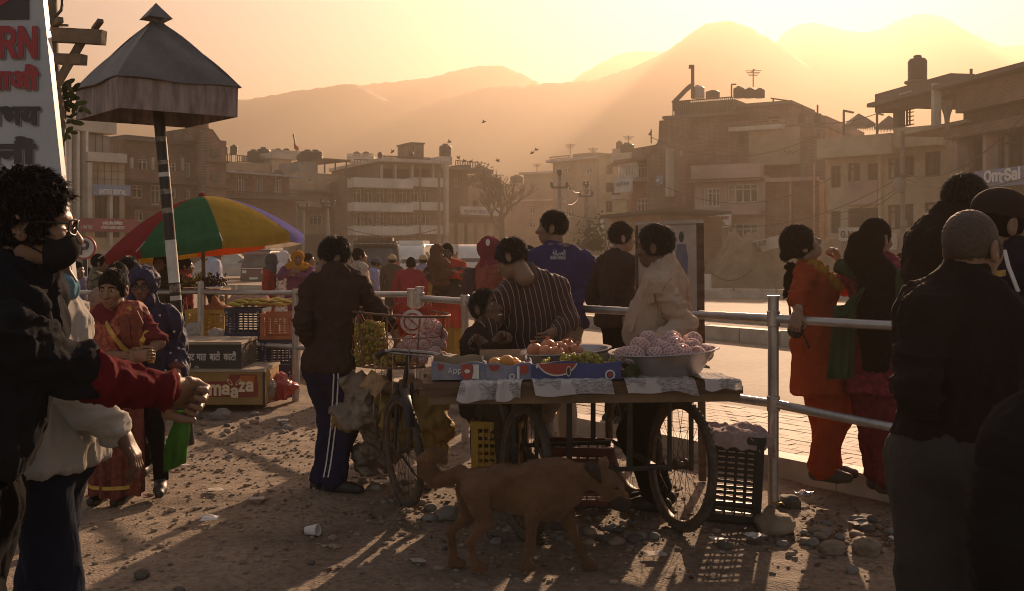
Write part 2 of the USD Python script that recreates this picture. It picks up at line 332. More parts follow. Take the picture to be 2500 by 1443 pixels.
hill('hill', [(300, 420), (550, 330), (800, 235), (890, 205), (960, 200), (1050, 190), (1110, 172), (1180, 160), (1225, 159), (1270, 178), (1320, 205), (1400, 260), (1560, 400)], 800, 560, 12, m_hill)
hill('hill', [(560, 540), (800, 370), (930, 300), (1000, 268), (1100, 235), (1200, 213), (1320, 205), (1450, 196), (1560, 160), (1640, 118), (1700, 68), (1740, 54), (1770, 51), (1820, 60), (1900, 108), (1960, 150), (2040, 215), (2120, 262), (2250, 310), (2500, 380), (2900, 420)], 600, 300, 13, m_hill)
hill('hill', [(1200, 330), (1390, 200), (1450, 162), (1500, 134), (1560, 124), (1620, 126), (1720, 140), (1900, 260)], 900, 650, 14, m_hill)
hill('hill', [(1600, 420), (1780, 210), (1895, 100), (1925, 70), (1960, 56), (2000, 56), (2050, 72), (2110, 80), (2150, 72), (2190, 52), (2230, 38), (2265, 32), (2310, 45), (2360, 75), (2420, 104), (2450, 116), (2500, 112), (2600, 95), (2800, 150), (3300, 260)], 840, 600, 15, m_hill)
# far-away bits of air
hz = MB(); hz.b2((-2400, -600, -2.0), (2400, 1950, 215)); 
haze_mat = usdkit.material(stage, '/World/Looks/dusty_air', {'v': ('principled_volume', {'color': (.40, .333, .262), 'density': HAZE, 'anisotropy': .57})}, [], volume='v.volume')
solo('haze', hz, haze_mat, kind='stuff', base=(0, 0, 0))
# ------------------------------------------------------------ buildings
Zup = A(0, 0, 1)
def brick_mat(name, c1, c2, mortar, scale=1.0):
    return usdkit.material(stage, '/World/Looks/' + name, {
        'g': ('geometry', {}), 'sp': ('separate_xyz', {}), 'ad': ('math', {'math_type': 'add'}), 'cb': ('combine_xyz', {}),
        'bt': ('brick_texture', {'scale': scale, 'color1': c1, 'color2': c2, 'mortar': mortar, 'mortar_size': .012, 'brick_width': .24, 'row_height': .08}),
        'n': ('noise_texture', {'scale': .5, 'detail': 6.0, 'roughness': .65}), 'r': ('rgb_ramp', {'ramp': [(.3, (.45, .42, .4)), (.65, (1.1, 1.1, 1.1))]}),
        'm': ('mix_color', {'blend_type': 'multiply', 'fac': .9}), 'p': ('principled_bsdf', {'roughness': .9, 'specular_ior_level': .2})},
        [('g.position', 'sp.vector'), ('sp.x', 'ad.value1'), ('sp.y', 'ad.value2'), ('ad.value', 'cb.x'), ('sp.z', 'cb.y'), ('cb.vector', 'bt.vector'), ('g.position', 'n.vector'), ('n.fac', 'r.fac'),
         ('bt.color', 'm.a'), ('r.color', 'm.b'), ('m.result', 'p.base_color')], surface='p.BSDF')
def plaster(name, c): return mat('plaster_' + name, c, .85, .4, .45, .25, 14, world=True, lo=.3, hi=.62, detail=7.0)
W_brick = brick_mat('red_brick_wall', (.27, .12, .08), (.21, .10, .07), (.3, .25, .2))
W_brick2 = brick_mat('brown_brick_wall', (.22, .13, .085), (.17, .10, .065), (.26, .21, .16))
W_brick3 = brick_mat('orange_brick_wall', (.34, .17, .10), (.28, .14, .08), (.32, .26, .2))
W_cream = plaster('cream', (.5, .41, .28)); W_pale = plaster('pale', (.52, .46, .38)); W_grey = plaster('grey', (.3, .27, .24)); W_tan = plaster('tan', (.40, .30, .20)); W_dark = plaster('dark', (.15, .12, .10)); W_pink = plaster('pink', (.48, .33, .27)); W_white = plaster('white', (.66, .6, .52)); W_yellow = plaster('yellow', (.55, .42, .24))
M_frame_w = mat('white_window_frame', (.6, .55, .48), .6, .2, 2, world=True); M_frame_d = mat('dark_window_frame', (.10, .07, .05), .6, .3, 2, world=True)
M_tank = mat('black_plastic_tank', (.025, .024, .023), .5, .3, 3); M_iron = mat('dark_iron', (.05, .042, .036), .6, .4, 8); M_rust = mat('rusty_sheet', (.20, .11, .07), .8, .4, 3, .3, world=True)
M_glass = usdkit.material(stage, '/World/Looks/window_glass', {'n': ('noise_texture', {'scale': .8, 'detail': 2.0}), 'g': ('geometry', {}), 'r': ('rgb_ramp', {'ramp': [(.4, (.02, .018, .016)), (.6, (.09, .075, .06))]}), 'p': ('principled_bsdf', {'roughness': .12, 'specular_ior_level': .6})},
    [('g.position', 'n.vector'), ('n.fac', 'r.fac'), ('r.color', 'p.base_color')], surface='p.BSDF')
M_curtain = mat('window_curtain', (.42, .34, .26), .9, .3, 3, world=True)
M_zinc = mat('zinc_sheet', (.34, .36, .38), .45, .3, 1.2, .3, 10, metal=.3, world=True)

class Fac:
    """a front wall standing on the line from pixel column u0 at depth d0 to u1 at d1"""
    def __init__(s, path, u0, d0, u1, d1, th=8.0):
        s.path = path; s.o = A((u0 - 1250) / F * d0, d0, 0); e = A((u1 - 1250) / F * d1, d1, 0) - s.o
        s.L = np.linalg.norm(e[:2]); s.e = e / s.L; s.n = A(s.e[1], -s.e[0], 0); s.th = th
        if s.n[1] > 0: s.n = -s.n
    def s_(s, u):
        k = (u - 1250) / F                      # x = k*y
        return (s.o[0] - k * s.o[1]) / (k * s.e[1] - s.e[0])
    def y_(s, u): return s.o[1] + s.s_(u) * s.e[1]
    def z_(s, u, v): return H + (HV - v) / F * s.y_(u)
    def pt(s, a, z, out=0.0): return s.o + s.e * a + s.n * out + A(0, 0, z)
    def at(s, u, v, out=0.0):                   # the point seen at pixel (u, v) on the wall plane moved out by OUT
        o = s.o + s.n * out; k = (u - 1250) / F; a = (o[0] - k * o[1]) / (k * s.e[1] - s.e[0]); y = o[1] + a * s.e[1]; return A(o[0] + a * s.e[0], y, H + (HV - v) / F * y)
    def boxl(s, mb, a0, a1, z0, z1, o0, o1): return mb.box(s.pt((a0 + a1) / 2, (z0 + z1) / 2, (o0 + o1) / 2), (abs(a1 - a0), abs(o1 - o0), abs(z1 - z0)), [s.e, s.n, Zup])
    def box(s, mb, u0, u1, v0, v1, o0, o1):      # pixel rectangle, heights read at its middle column
        uc = (u0 + u1) / 2; return s.boxl(mb, s.s_(u0), s.s_(u1), s.z_(uc, v1), s.z_(uc, v0), o0, o1)
    def wall(s, u0, u1, vtop, m, openings=(), zb=-.3, name='wall', out=0.0, reveal=.22, th=None, vbot=None):
        """wall with real window openings; vtop read at the middle column; openings: (u0,u1,v0,v1)"""
        a0, a1 = s.s_(u0), s.s_(u1); uc = (u0 + u1) / 2; z1 = s.z_(uc, vtop); th = th or s.th
        if vbot is not None: zb = s.z_(uc, vbot)
        ops = [(max(a0 + .05, s.s_(p[0])), min(a1 - .05, s.s_(p[1])), max(zb + .02, s.z_((p[0] + p[1]) / 2, p[3])), min(z1 - .05, s.z_((p[0] + p[1]) / 2, p[2]))) for p in openings]
        ops = [p for p in ops if p[1] > p[0] and p[3] > p[2]]
        ax = sorted({a0, a1, *[q for p in ops for q in p[:2]]}); az = sorted({zb, z1, *[q for p in ops for q in p[2:]]}); mb = MB()
        for x0, x1 in zip(ax, ax[1:]):
            for y0, y1 in zip(az, az[1:]):
                if any(p[0] - 1e-6 <= x0 and x1 <= p[1] + 1e-6 and p[2] - 1e-6 <= y0 and y1 <= p[3] + 1e-6 for p in ops): continue
                mb.quad(s.pt(x0, y0, out), s.pt(x1, y0, out), s.pt(x1, y1, out), s.pt(x0, y1, out))
        for x0, x1, y0, y1 in ops:
            c = [(x0, y0), (x1, y0), (x1, y1), (x0, y1)]
            for (xa, ya), (xb, yb) in zip(c, c[1:] + c[:1]): mb.quad(s.pt(xa, ya, out), s.pt(xa, ya, out - reveal), s.pt(xb, yb, out - reveal), s.pt(xb, yb, out))
        c = [(a0, zb), (a1, zb), (a1, z1), (a0, z1)]
        for (xa, ya), (xb, yb) in zip(c, c[1:] + c[:1]): mb.quad(s.pt(xa, ya, out), s.pt(xb, yb, out), s.pt(xb, yb, out - th), s.pt(xa, ya, out - th))
        mb.quad(*[s.pt(q[0], q[1], out - th) for q in c[::-1]])
        w = part(s.path, name, mb, m)
        return ops
    def windows(s, ops, fm=None, style=2, out=0.0, bars=True, curtain=.3, reveal=.22, fw=.07):
        fm = fm or M_frame_w
        for x0, x1, y0, y1 in ops:
            mb = MB(); o0, o1 = out - reveal + .02, out - reveal + .13; w = x1 - x0; h = y1 - y0; f = min(fw, w * .12)
            for a, b in ((x0, x0 + f), (x1 - f, x1)): s.boxl(mb, a, b, y0, y1, o0, o1)
            for a, b in ((y0, y0 + f), (y1 - f, y1)): s.boxl(mb, x0 + f, x1 - f, a, b, o0, o1)
            for k in range(1, style): s.boxl(mb, x0 + w * k / style - f / 2, x0 + w * k / style + f / 2, y0 + f, y1 - f, o0, o1 - .01)
            if bars: s.boxl(mb, x0 + f, x1 - f, y0 + h * .7, y0 + h * .7 + f * .8, o0, o1 - .02)
            p = part(s.path, 'window', mb, fm)
            mb = MB(); mb.quad(*[s.pt(a, b, out - reveal + .05) for a, b in ((x0, y0), (x1, y0), (x1, y1), (x0, y1))]); part(p, 'pane', mb, M_glass)
            if R.random() < curtain:
                mb = MB(); k = R.uniform(.2, .45); s.boxl(mb, x0 + f, x0 + w * k, y0 + f, y1 - f, out - reveal + .052, out - reveal + .065); part(p, 'curtain', mb, M_curtain)
    def slab(s, name, u0, u1, v0, v1, m, o0=0.0, o1=.5, label=None):
        mb = MB(); s.box(mb, u0, u1, v0, v1, o0, o1); return part(s.path, name, mb, m, label=label)
    def rail(s, u0, u1, vtop, vbot, m, out=0.0, n=12, name='railing', w=.05):
        mb = MB(); a0, a1 = s.s_(u0), s.s_(u1); uc = (u0 + u1) / 2; z0, z1 = s.z_(uc, vbot), s.z_(uc, vtop)
        s.boxl(mb, a0, a1, z1 - w * 1.4, z1, out - w / 2, out + w / 2); s.boxl(mb, a0, a1, z0, z0 + w, out - w / 2, out + w / 2)
        for k in range(n + 1):
            a = a0 + (a1 - a0) * k / n; s.boxl(mb, a - w / 2, a + w / 2, z0, z1 - w, out - w * .45, out + w * .45)
        return part(s.path, name, mb, m)
    def sign(s, name, u0, u1, v0, v1, m, label, cat='sign', o=.08, th=.12):
        t = thing(name, label, cat, s.at((u0 + u1) / 2, v1, o)); mb = MB(); s.box(mb, u0, u1, v0, v1, o, o + th); part(t, 'board', mb, m); return t
    def text(s, t, text, u, v, hpx, m, o=.2, font='latin', bold=0, wpx=None, name='lettering'):
        """text with its base line at pixel row v starting at column u"""
        mb = MB(); z = s.z_(u, v); hh = hpx / F * s.y_(u); w = None if wpx is None else s.s_(u + wpx) - s.s_(u)
        letters(mb, text, s.pt(s.s_(u), z, o), s.e, Zup, hh, font, bold, .02, width=w); return part(t, name, mb, m)
def tank(parent_or_none, c, r, h, name='water_tank', label=None, group=None, mat_=None, legs=0.0):
    """ribbed plastic water tank with a neck and lid, standing on a roof"""
    t = thing(name, label, 'water tank', c, group)
    prof = [(0, 0), (r, 0)]; n = 5
    for k in range(n):
        z0, z1 = h * .78 * k / n, h * .78 * (k + 1) / n; prof += [(r * .97, z0 + .02 * h), (r, z0 + .05 * h), (r, z1 - .03 * h)]
    prof += [(r * .98, h * .80), (r * .82, h * .88), (r * .42, h * .92), (r * .4, h * .93)]
    mb = MB(); mb.lathe(prof, A(*c) + A(0, 0, legs), 18); part(t, 'drum', mb, mat_ or M_tank, smooth=35)
    mb = MB(); mb.lathe([(r * .44, h * .925), (r * .44, h), (r * .3, h * 1.03), (0, h * 1.03)], A(*c) + A(0, 0, legs), 12); part(t, 'lid', mb, mat_ or M_tank)
    if legs:
        mb = MB()
        for sx in (-1, 1):
            for sy in (-1, 1): mb.beam(A(*c) + A(sx * r * .8, sy * r * .8, 0), A(*c) + A(sx * r * .8, sy * r * .8, legs), .07)
        mb.box(A(*c) + A(0, 0, legs - .05), (2 * r, 2 * r, .08)); part(t, 'stand', mb, M_iron)
    return t
def antenna(c, h, label, kind=0):
    t = thing('antenna', label, 'antenna', c); mb = MB(); mb.tube([c, A(*c) + A(0, 0, h)], .035, 5); part(t, 'mast', mb, M_iron); mb = MB()
    if kind == 0:
        for k in range(4): mb.beam(A(*c) + A(-.5 + .08 * k, 0, h - .12 - .1 * k), A(*c) + A(.5 - .08 * k, 0, h - .1 - .1 * k), .035)
        mb.beam(A(*c) + A(0, -.5, h - .1), A(*c) + A(0, .5, h - .1), .035)
    else: mb.lathe([(0, 0), (.25, .05), (.42, .16), (.44, .18), (.42, .18), (.24, .08), (0, .03)], A(*c) + A(0, -.05, h), 14, [A(1, 0, 0), A(0, .5, .86), A(0, -.86, .5)])
    part(t, 'aerial', mb, M_iron); return t
def px2m(px, d): return px / F * d

# ---- modern building with fins, far left
T = thing('commercial_building', 'modern grey building with tall white fins and tiled wall at far left', 'building', P(205, 640, 52)); f = Fac(T, 60, 50, 268, 54, 12)
f.wall(60, 268, 322, W_grey); f.slab('parapet', 130, 271, 292, 322, W_pale, -12, .5)
for u in (158, 178, 199): f.slab('fin', u - 3, u + 3, 322, 560, W_white, .002, .5)
for u, in ((215,), (233,), (250,)):
    f.slab('wall_joint', u - .6, u + .6, 325, 374, W_dark, .001, .04)
f2 = Fac(T, 208, 52.2, 305, 53.5, 3.0); ops = f2.wall(210, 304, 397, W_tan, [(232, 262, 478, 540), (272, 292, 478, 540), (232, 262, 556, 580), (272, 292, 556, 580)]); f2.windows(ops, M_frame_d, 2)
f2.slab('cornice', 209, 305, 374, 396.5, W_pale, -2.9, .35); f2.slab('pilaster', 210, 221, 397, 540, W_pale, .002, .3); f2.slab('pilaster', 263.5, 271, 478, 600, W_pale, .002, .3)
for k in range(1, 5): f2.slab('tile_joint', 222 + 16.5 * k - .5, 222 + 16.5 * k + .5, 398, 452, W_dark, .001, .03)
for v in (418, 438): f2.slab('tile_joint', 222, 303, v - .5, v + .5, W_dark, .001, .03)
M_signblue = mat('sign_blue', (.22, .27, .38), .5, .25, 1.0, world=True); M_signwhite = mat('sign_white', (.62, .57, .5), .5, .25, 1.0, world=True); M_letter_w = mat('letter_white', (.75, .72, .68), .5, .1); M_signred = mat('sign_red', (.26, .05, .06), .5, .3, 1.0, world=True); M_letter_d = mat('letter_dark', (.06, .05, .05), .6, .2); M_signgreen = mat('sign_green', (.12, .26, .2), .5, .3, 1.0, world=True); M_letter_r = mat('letter_red', (.35, .04, .045), .55, .2)
t = f2.sign('shop_sign', 221, 311, 452, 478, M_signblue, 'pale blue dental clinic sign on the grey building with fins', o=.36); f2.text(t, 'UNITED DENTAL', 234, 474, 11, M_letter_w, .49, wpx=66, bold=2)
t = f2.sign('shop_sign', 188, 330, 534, 566, M_signred, 'long dark red bank sign above the street shops behind the umbrella', o=.36)
f2.text(t, 'EVEREST BANK LIMITED', 240, 559, 7, M_letter_w, .49, wpx=56, bold=1); f2.text(t, 'एभरेट बैंक िलिमटेड', 243, 549, 8, M_letter_w, .49, 'deva', 1, wpx=48); f2.text(t, 'LIMITED', 192, 558, 7, M_letter_w, .49, wpx=26)

# ---- brown four-storey building
T = thing('apartment_building', 'brown four storey building with white framed windows behind the striped pole', 'building', P(400, 640, 60)); f = Fac(T, 300, 58, 490, 62, 10)
ops = f.wall(302, 488, 346, W_brick2, [(338, 362, 388, 416), (411, 431, 397, 430), (452, 466, 398, 432), (322, 350, 452, 484), (411, 431, 459, 484), (452, 466, 460, 486), (370, 392, 452, 500), (330, 352, 512, 540), (412, 430, 520, 545)]); f.windows(ops, None, 2)
f.slab('parapet', 301, 489, 338, 350, W_dark, -9.9, .25); f.slab('balcony_band', 301, 440, 417, 446, W_brick2, .002, .7); f.slab('ledge', 301, 489, 444, 450, W_dark, .003, .9); f.slab('ledge', 301, 489, 502, 507, W_dark, .003, .7)
for u in (319, 370, 443): f.slab('pilaster', u - 2.5, u + 2.5, 385, 417, W_pale, .002, .2)
tw = Fac(T, 462, 60.5, 538, 62, 5); tw.slab('stair_tower', 463, 500, 313, 346, W_brick2, -4, -.01); mb = MB()
a0, a1 = tw.s_(487), tw.s_(536); zz = [tw.z_(500, 318), tw.z_(520, 345), tw.z_(520, 600)]
from shapely.geometry import Polygon, Point, LineString, box as sbox
mb.prism(Polygon([(tw.s_(487), zz[2]), (tw.s_(536), zz[2]), (tw.s_(536), zz[1]), (tw.s_(522), zz[1]), (tw.s_(503), zz[0]), (tw.s_(487), zz[0])]), tw.pt(0, 0, .8), tw.e, Zup, -4.0); part(T, 'gable_block', mb, W_brick)
for vv in (375, 436):
    tw.slab('shutter', 497, 518, vv - 8, vv + 9, W_dark, .8, .9); tw.slab('ledge', 487, 537, vv + 19, vv + 24, W_brick2, .81, 1.1)
tank(0, tw.at(482, 313, -2), .75, 1.25, label='dark water tank on the stair tower of the brown building', mat_=M_rust)
# ---- red brick building with sloping zinc roof
T = thing('brick_house', 'red brick house with arched windows under a sloping zinc roof', 'house', P(600, 640, 68)); f = Fac(T, 500, 66, 722, 70, 9)
arch = [(531, 553), (577, 598), (623, 643), (669, 689)]
ops = f.wall(500, 706, 424, W_brick, [(a, b, 428, 470) for a, b in arch] + [(664, 682, 498, 520), (545, 570, 500, 525)]); f.windows(ops, None, 3, fw=.09)
for a, b in arch:                                   # brick arches over the windows
    c = f.at((a + b) / 2, 432, .06); r = px2m((b - a) / 2 + 3, 68); mb = MB()
    for k in range(9):
        q = math.pi * (k + .5) / 9; mb.box(c + f.e * math.cos(q) * r + Zup * math.sin(q) * r, (.28, .1, .3), [f.e * -math.sin(q) + Zup * math.cos(q), f.n, f.e * math.cos(q) + Zup * math.sin(q)])
    part(T, 'window_arch', mb, W_pink)
mb = MB(); z0, z1 = f.z_(610, 437), f.z_(610, 408)
rv = [f.pt(f.s_(516), f.z_(516, 419), .9), f.pt(f.s_(723), f.z_(723, 434), .9), f.pt(f.s_(708), f.z_(708, 414), -7), f.pt(f.s_(528), f.z_(528, 403), -7)]
V_, F_ = sheet(lambda U, W: tuple((((1 - U) * (1 - W))[..., None] * rv[0] + (U * (1 - W))[..., None] * rv[1] + (U * W)[..., None] * rv[2] + ((1 - U) * W)[..., None] * rv[3] + np.sin(U * 2 * math.pi * 46)[..., None] * A(0, 0, .05))[..., k] for k in range(3)), 280, 3)
part(T, 'roof', thick(V_, F_, .03), M_zinc, smooth=40)
f.slab('balcony', 500, 738, 479, 487, W_dark, .002, 1.2); f.rail(505, 730, 470, 480, M_iron, 1.1, 40, w=.035); f.slab('lower_wall', 500, 722, 488, 640, W_brick2, -1, -.005)
for k in range(4): f.slab('shop_shutter', 520 + 48 * k, 560 + 48 * k, 560, 640, W_grey, 0, .06)
# ---- tank stand and rooftops behind the brick house
T = thing('concrete_house', 'low tan house with a water tank stand behind the zinc roof', 'house', P(600, 640, 85)); f = Fac(T, 515, 84, 745, 90, 9)
f.wall(515, 660, 396, W_tan); f.wall(652, 745, 440, W_tan, [(700, 712, 470, 490)]); f.rail(585, 650, 380, 396, M_iron, -.4, 12)
for k, u in enumerate((546, 571)): tank(0, f.at(u, 397, -2), px2m(9.2, 86), px2m(22, 86), label='%s of two black tanks on a lattice stand over the zinc roof' % ('left one', 'right one')[k], legs=px2m(22, 86))
tank(0, f.at(619, 396, -2), .55, 1.1, label='small black tank on the low tan roof, left of the squat one'); tank(0, f.at(643, 396, -2), .6, 1.3, label='squat black tank beside the railing on the low tan roof')
f.slab('tower', 664, 712, 388, 445, W_pale, -4, -.01); f.slab('tower_cornice', 655, 728, 375, 389, W_pale, -5, .6); f.rail(657, 727, 368, 376, W_pale, .5, 14, 'balustrade', .1)
for k, u in enumerate((679, 700)): tank(0, f.at(u, 375, -1.5), px2m(9, 86), px2m(13, 86), label='%s black tank behind the balustrade of the pale tower' % ('left', 'right')[k])
t = thing('flag', 'small red flag on a leaning pole above the tan rooftops', 'flag', f.at(729, 400, .2)); mb = MB(); mb.tube([f.at(730, 402, .2), f.at(716, 327, .2)], .07, 6); part(t, 'pole', mb, M_iron)
V_, F_ = sheet(lambda U, W: (f.at(717, 350, .2)[0] + U * .42 + W * .05, f.at(717, 350, .2)[1] + .12 * np.sin(U * 6), f.at(717, 350, .2)[2] - W * .5 * (1 - .3 * U) - U * .32), 8, 5); part(t, 'cloth', thick(V_, F_, .01), cloth('flag_red', (.5, .05, .04), transl=.4))
# ---- tan houses in the middle distance
T = thing('tan_house', 'tan plaster house with balconies, left of the white banded block', 'house', P(790, 640, 84)); f = Fac(T, 712, 82, 856, 86, 8)
ops = f.wall(728, 852, 424, W_tan, [(752, 766, 428, 446), (798, 808, 430, 446), (756, 788, 525, 550), (812, 846, 525, 550)]); f.windows(ops, None, 3); f.slab('balcony', 722, 846, 494, 508, W_tan, .002, 1.1); f.slab('ledge', 705, 858, 466, 471, W_dark, .002, .6); f.slab('lower_shop', 726, 848, 572, 640, W_dark, -.5, .004)
f.slab('roof_hut', 742, 776, 395, 424, W_grey, -4, -.02); tank(0, f.at(751, 395, -1.5), .62, 1.0, label='left black tank over the grey roof hut'); tank(0, f.at(770, 395, -1.5), .62, 1.0, label='right black tank over the grey roof hut'); f.slab('roof_canopy', 778, 840, 390, 394, M_rust, -4, 1.0)
for u in (782, 808, 835): f.slab('canopy_post', u - 1, u + 1, 394, 424, M_iron, .6, .7)
antenna(f.at(738, 402, .1), .5, 'satellite dish beside the grey roof hut', 1)
T = thing('pale_house', 'pale house with a gable and a rooftop tower behind the banded block', 'house', P(860, 640, 100)); f = Fac(T, 815, 100, 935, 100, 8)
ops = f.wall(815, 932, 428, W_pale, [(822, 830, 440, 455)]); f.windows(ops); mb = MB(); mb.prism(Polygon([(f.s_(886), f.z_(900, 429)), (f.s_(922), f.z_(900, 429)), (f.s_(904), f.z_(900, 411))]), f.pt(0, 0, .3), f.e, Zup, -.3); part(T, 'gable', mb, W_white)
f.slab('tower', 856, 906, 396, 428, W_pale, -5, -.02); f.slab('tower_cornice', 849, 914, 382, 396, W_pale, -6, .5); f.rail(850, 913, 376, 384, W_pale, .4, 10, 'balustrade', .1)
for k, u in enumerate((871, 894)): tank(0, f.at(u, 384, -2), px2m(8.5, 100), px2m(14, 100), label='%s black tank on the pale rooftop tower in the middle' % ('left', 'right')[k])
# ---- the white banded block
T = thing('apartment_block', 'brick block with three white balcony bands and a roof tower', 'building', P(965, 640, 80)); f = Fac(T, 846, 80, 1078, 84, 12)
for lv, (v0, v1) in enumerate(((459, 500), (516, 556), (572, 640))):
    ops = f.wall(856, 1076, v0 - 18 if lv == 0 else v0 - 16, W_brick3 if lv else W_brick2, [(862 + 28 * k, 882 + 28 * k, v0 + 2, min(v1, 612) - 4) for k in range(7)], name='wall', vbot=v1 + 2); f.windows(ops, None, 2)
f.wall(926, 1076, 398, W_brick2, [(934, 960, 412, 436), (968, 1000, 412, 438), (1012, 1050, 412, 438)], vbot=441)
for u in (930, 963, 1004, 1055): f.slab('column', u - 2, u + 2, 402, 441, W_pale, .002, .3)
f.slab('roof_slab', 918, 1082, 391, 399, W_pale, -11.9, 1.0)
for v0, v1 in ((437, 459), (496, 516), (552, 573)): f.slab('balcony_band', 848, 990, v0 + 1, v1 + 2, W_white, .003, 1.6); f.slab('balcony_band', 990.5, 1066, v0 - 1, v1 - 1, W_white, .003, 1.3)
for u in (1009,): f.slab('drain_pipe', u - 1, u + 1, 402, 640, W_brick3, 1.35, 1.5)
f.slab('column', 1069, 1076, 398, 640, W_pale, 1.0, 1.6)
f.rail(927, 1040, 384, 392, M_iron, .8, 40); f.rail(927, 1082, 378, 392, M_iron, -6, 20)
f.slab('roof_tower', 1038, 1070, 343, 392, W_brick2, -6, -3); f.slab('roof_tower_cap', 1036, 1072, 340, 343.5, W_dark, -6.1, -2.9); f.slab('roof_box', 1064, 1090, 384, 404, W_pale, -3, 1.1); tank(0, f.at(1087, 386, -5), .55, 1.25, label='dark tank beside the tall roof tower')
for u, v in ((928, 379), (1004, 377)): mb = MB(); mb.ell(f.at(u, v, .8), (.22, .22, .28), 1); mb.tube([f.at(u, v, .8), f.at(u, 391, .8)], .05, 5); part(T, 'roof_finial', mb, M_iron)
mb = MB(); mb.tube([f.at(1010, 391, -1), f.at(1010, 357, -1)], .1, 6); part(T, 'flue', mb, M_iron)
antenna(f.at(854, 440, 1.2), .5, 'satellite dish at the corner of the top white balcony band', 1)
# ---- brown block right of it, lit window
T = thing('corner_building', 'dark brown corner building with an overhanging roof and a see-through window', 'building', P(1115, 640, 88)); f = Fac(T, 1076, 86, 1222, 92, 7)
ops = f.wall(1076, 1142, 418, W_brick2, [(1108, 1120, 434, 455)]); f.windows(ops, None, 1); f.slab('roof_slab', 1072, 1176, 412, 419, W_dark, -6.9, 1.4)
f.rail(1100, 1157, 394, 412, M_iron, .6, 14); f.slab('roof_hut', 1141, 1150, 402, 412, W_dark, -2, 0)
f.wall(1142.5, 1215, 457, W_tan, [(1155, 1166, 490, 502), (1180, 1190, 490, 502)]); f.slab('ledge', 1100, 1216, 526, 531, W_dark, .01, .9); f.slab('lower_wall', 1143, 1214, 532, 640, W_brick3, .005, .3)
for k in range(5): f.slab('door_shutter', 1086 + 24 * k, 1102 + 24 * k, 545, 600, W_tan, .31, .36)
t = f.sign('shop_sign', 1112, 1217, 506, 526, M_signwhite, 'long weathered white banner on the brown corner building', o=.5); f.text(t, 'शुभम पसल', 1120, 520, 9, M_signblue, .63, 'deva', 1, wpx=62)
# ---- hazy tan houses in the middle
T = thing('hazy_house', 'hazy tan house with a rooftop tank behind the bare tree', 'house', P(1270, 640, 115)); f = Fac(T, 1205, 116, 1352, 112, 8)
ops = f.wall(1212, 1352, 448, W_tan, [(1292, 1306, 500, 522), (1238, 1252, 500, 520), (1292, 1306, 540, 556)]); f.windows(ops, None, 2); f.slab('upper_block', 1278, 1350, 424, 448, W_tan, -5, -.05); f.slab('roof_slab', 1272, 1356, 420, 425, W_pale, -6, .5); f.slab('ledge', 1212, 1352, 488, 492, W_pale, .01, .4)
tank(0, f.at(1262, 448, -3), .8, 1.0, label='black tank on the hazy tan house behind the bare tree'); antenna(f.at(1311, 420, -1), 1.0, 'thin antenna on the hazy tan house')
T = thing('tan_block', 'tall tan block with a pale plaster side, behind the two utility poles', 'building', P(1440, 640, 96)); f = Fac(T, 1346, 100, 1462, 95, 9)
ops = f.wall(1350, 1460, 392, W_tan, [(1354, 1366, 408, 420), (1377, 1390, 408, 420), (1430, 1444, 405, 425), (1385, 1400, 450, 466), (1430, 1444, 455, 475), (1385, 1400, 510, 530)]); f.windows(ops, None, 2); f.slab('roof_slab', 1343, 1462, 387, 393, W_pale, -8.9, .6); f.rail(1346, 1396, 381, 388, M_iron, .2, 10); f.slab('parapet', 1396, 1448, 374, 387, W_tan, -6, -.1)
f = Fac(T, 1460, 95.2, 1530, 93, 9); ops = f.wall(1461, 1548, 380, W_yellow, [(1479, 1495, 402, 425), (1479, 1495, 446, 469), (1479, 1495, 490, 518)]); f.windows(ops, M_frame_d, 2)
f.slab('parapet', 1461, 1548, 374, 380.5, W_tan, -8.9, .2); f.slab('stair_hut', 1492, 1520, 362, 375, W_tan, -4, -.2); tank(0, f.at(1512, 363, -1), px2m(8, 95), px2m(19, 95), label='black tank on the stair hut of the tall tan block'); antenna(f.at(1534, 362, -.5), 1.2, 'antenna beside the tank of the tall tan block'); antenna(f.at(1392, 376, -.5), 1.0, 'roof antenna over the railing of the tall tan block'); antenna(f.at(1448, 375, -.5), .6, 'roof antenna at the corner of the tall tan block')
# ---- large building right of centre
T = thing('brick_building', 'large stepped brick building crowded with tanks, right of centre', 'building', P(1760, 640, 60)); f = Fac(T, 1536, 66, 1672, 60, 10)
ops = f.wall(1542, 1672, 352, W_brick, [(1552, 1582, 398, 436), (1622, 1632, 384, 424), (1656, 1666, 366, 380), (1552, 1580, 484, 530), (1622, 1632, 470, 510), (1592, 1606, 470, 520)]); f.windows(ops, None, 3)
f.slab('bay', 1544, 1586, 436, 445, W_pale, .01, 1.1); f.rail(1540, 1586, 397, 436, W_white, .9, 7, 'bay_window', .16); f.slab('corner_pilaster', 1608, 1614, 362, 560, W_pale, .01, .4); f.slab('corner_pilaster', 1638, 1646, 362, 480, W_pale, .01, .4)
f.slab('cornice', 1536, 1612, 388, 397, W_brick2, .01, 1.2)
t = f.sign('shop_sign', 1540, 1582, 438, 470, M_signwhite, 'pale sign board on the corner bay of the large brick building', o=1.1); f.text(t, 'सहकारी संस्था', 1544, 456, 9, M_signblue, 1.24, 'deva', 1, wpx=34); t = f.sign('shop_sign', 1608, 1636, 430, 454, M_signblue, 'small blue sign beside the corner windows of the large brick building', o=.5); f.text(t, 'हाउस', 1612, 446, 8, M_letter_w, .64, 'deva', 1, wpx=20)
g = Fac(T, 1596, 61.2, 2002, 56, 10)
mb = MB(); zt = lambda u, v: g.z_(u, v)
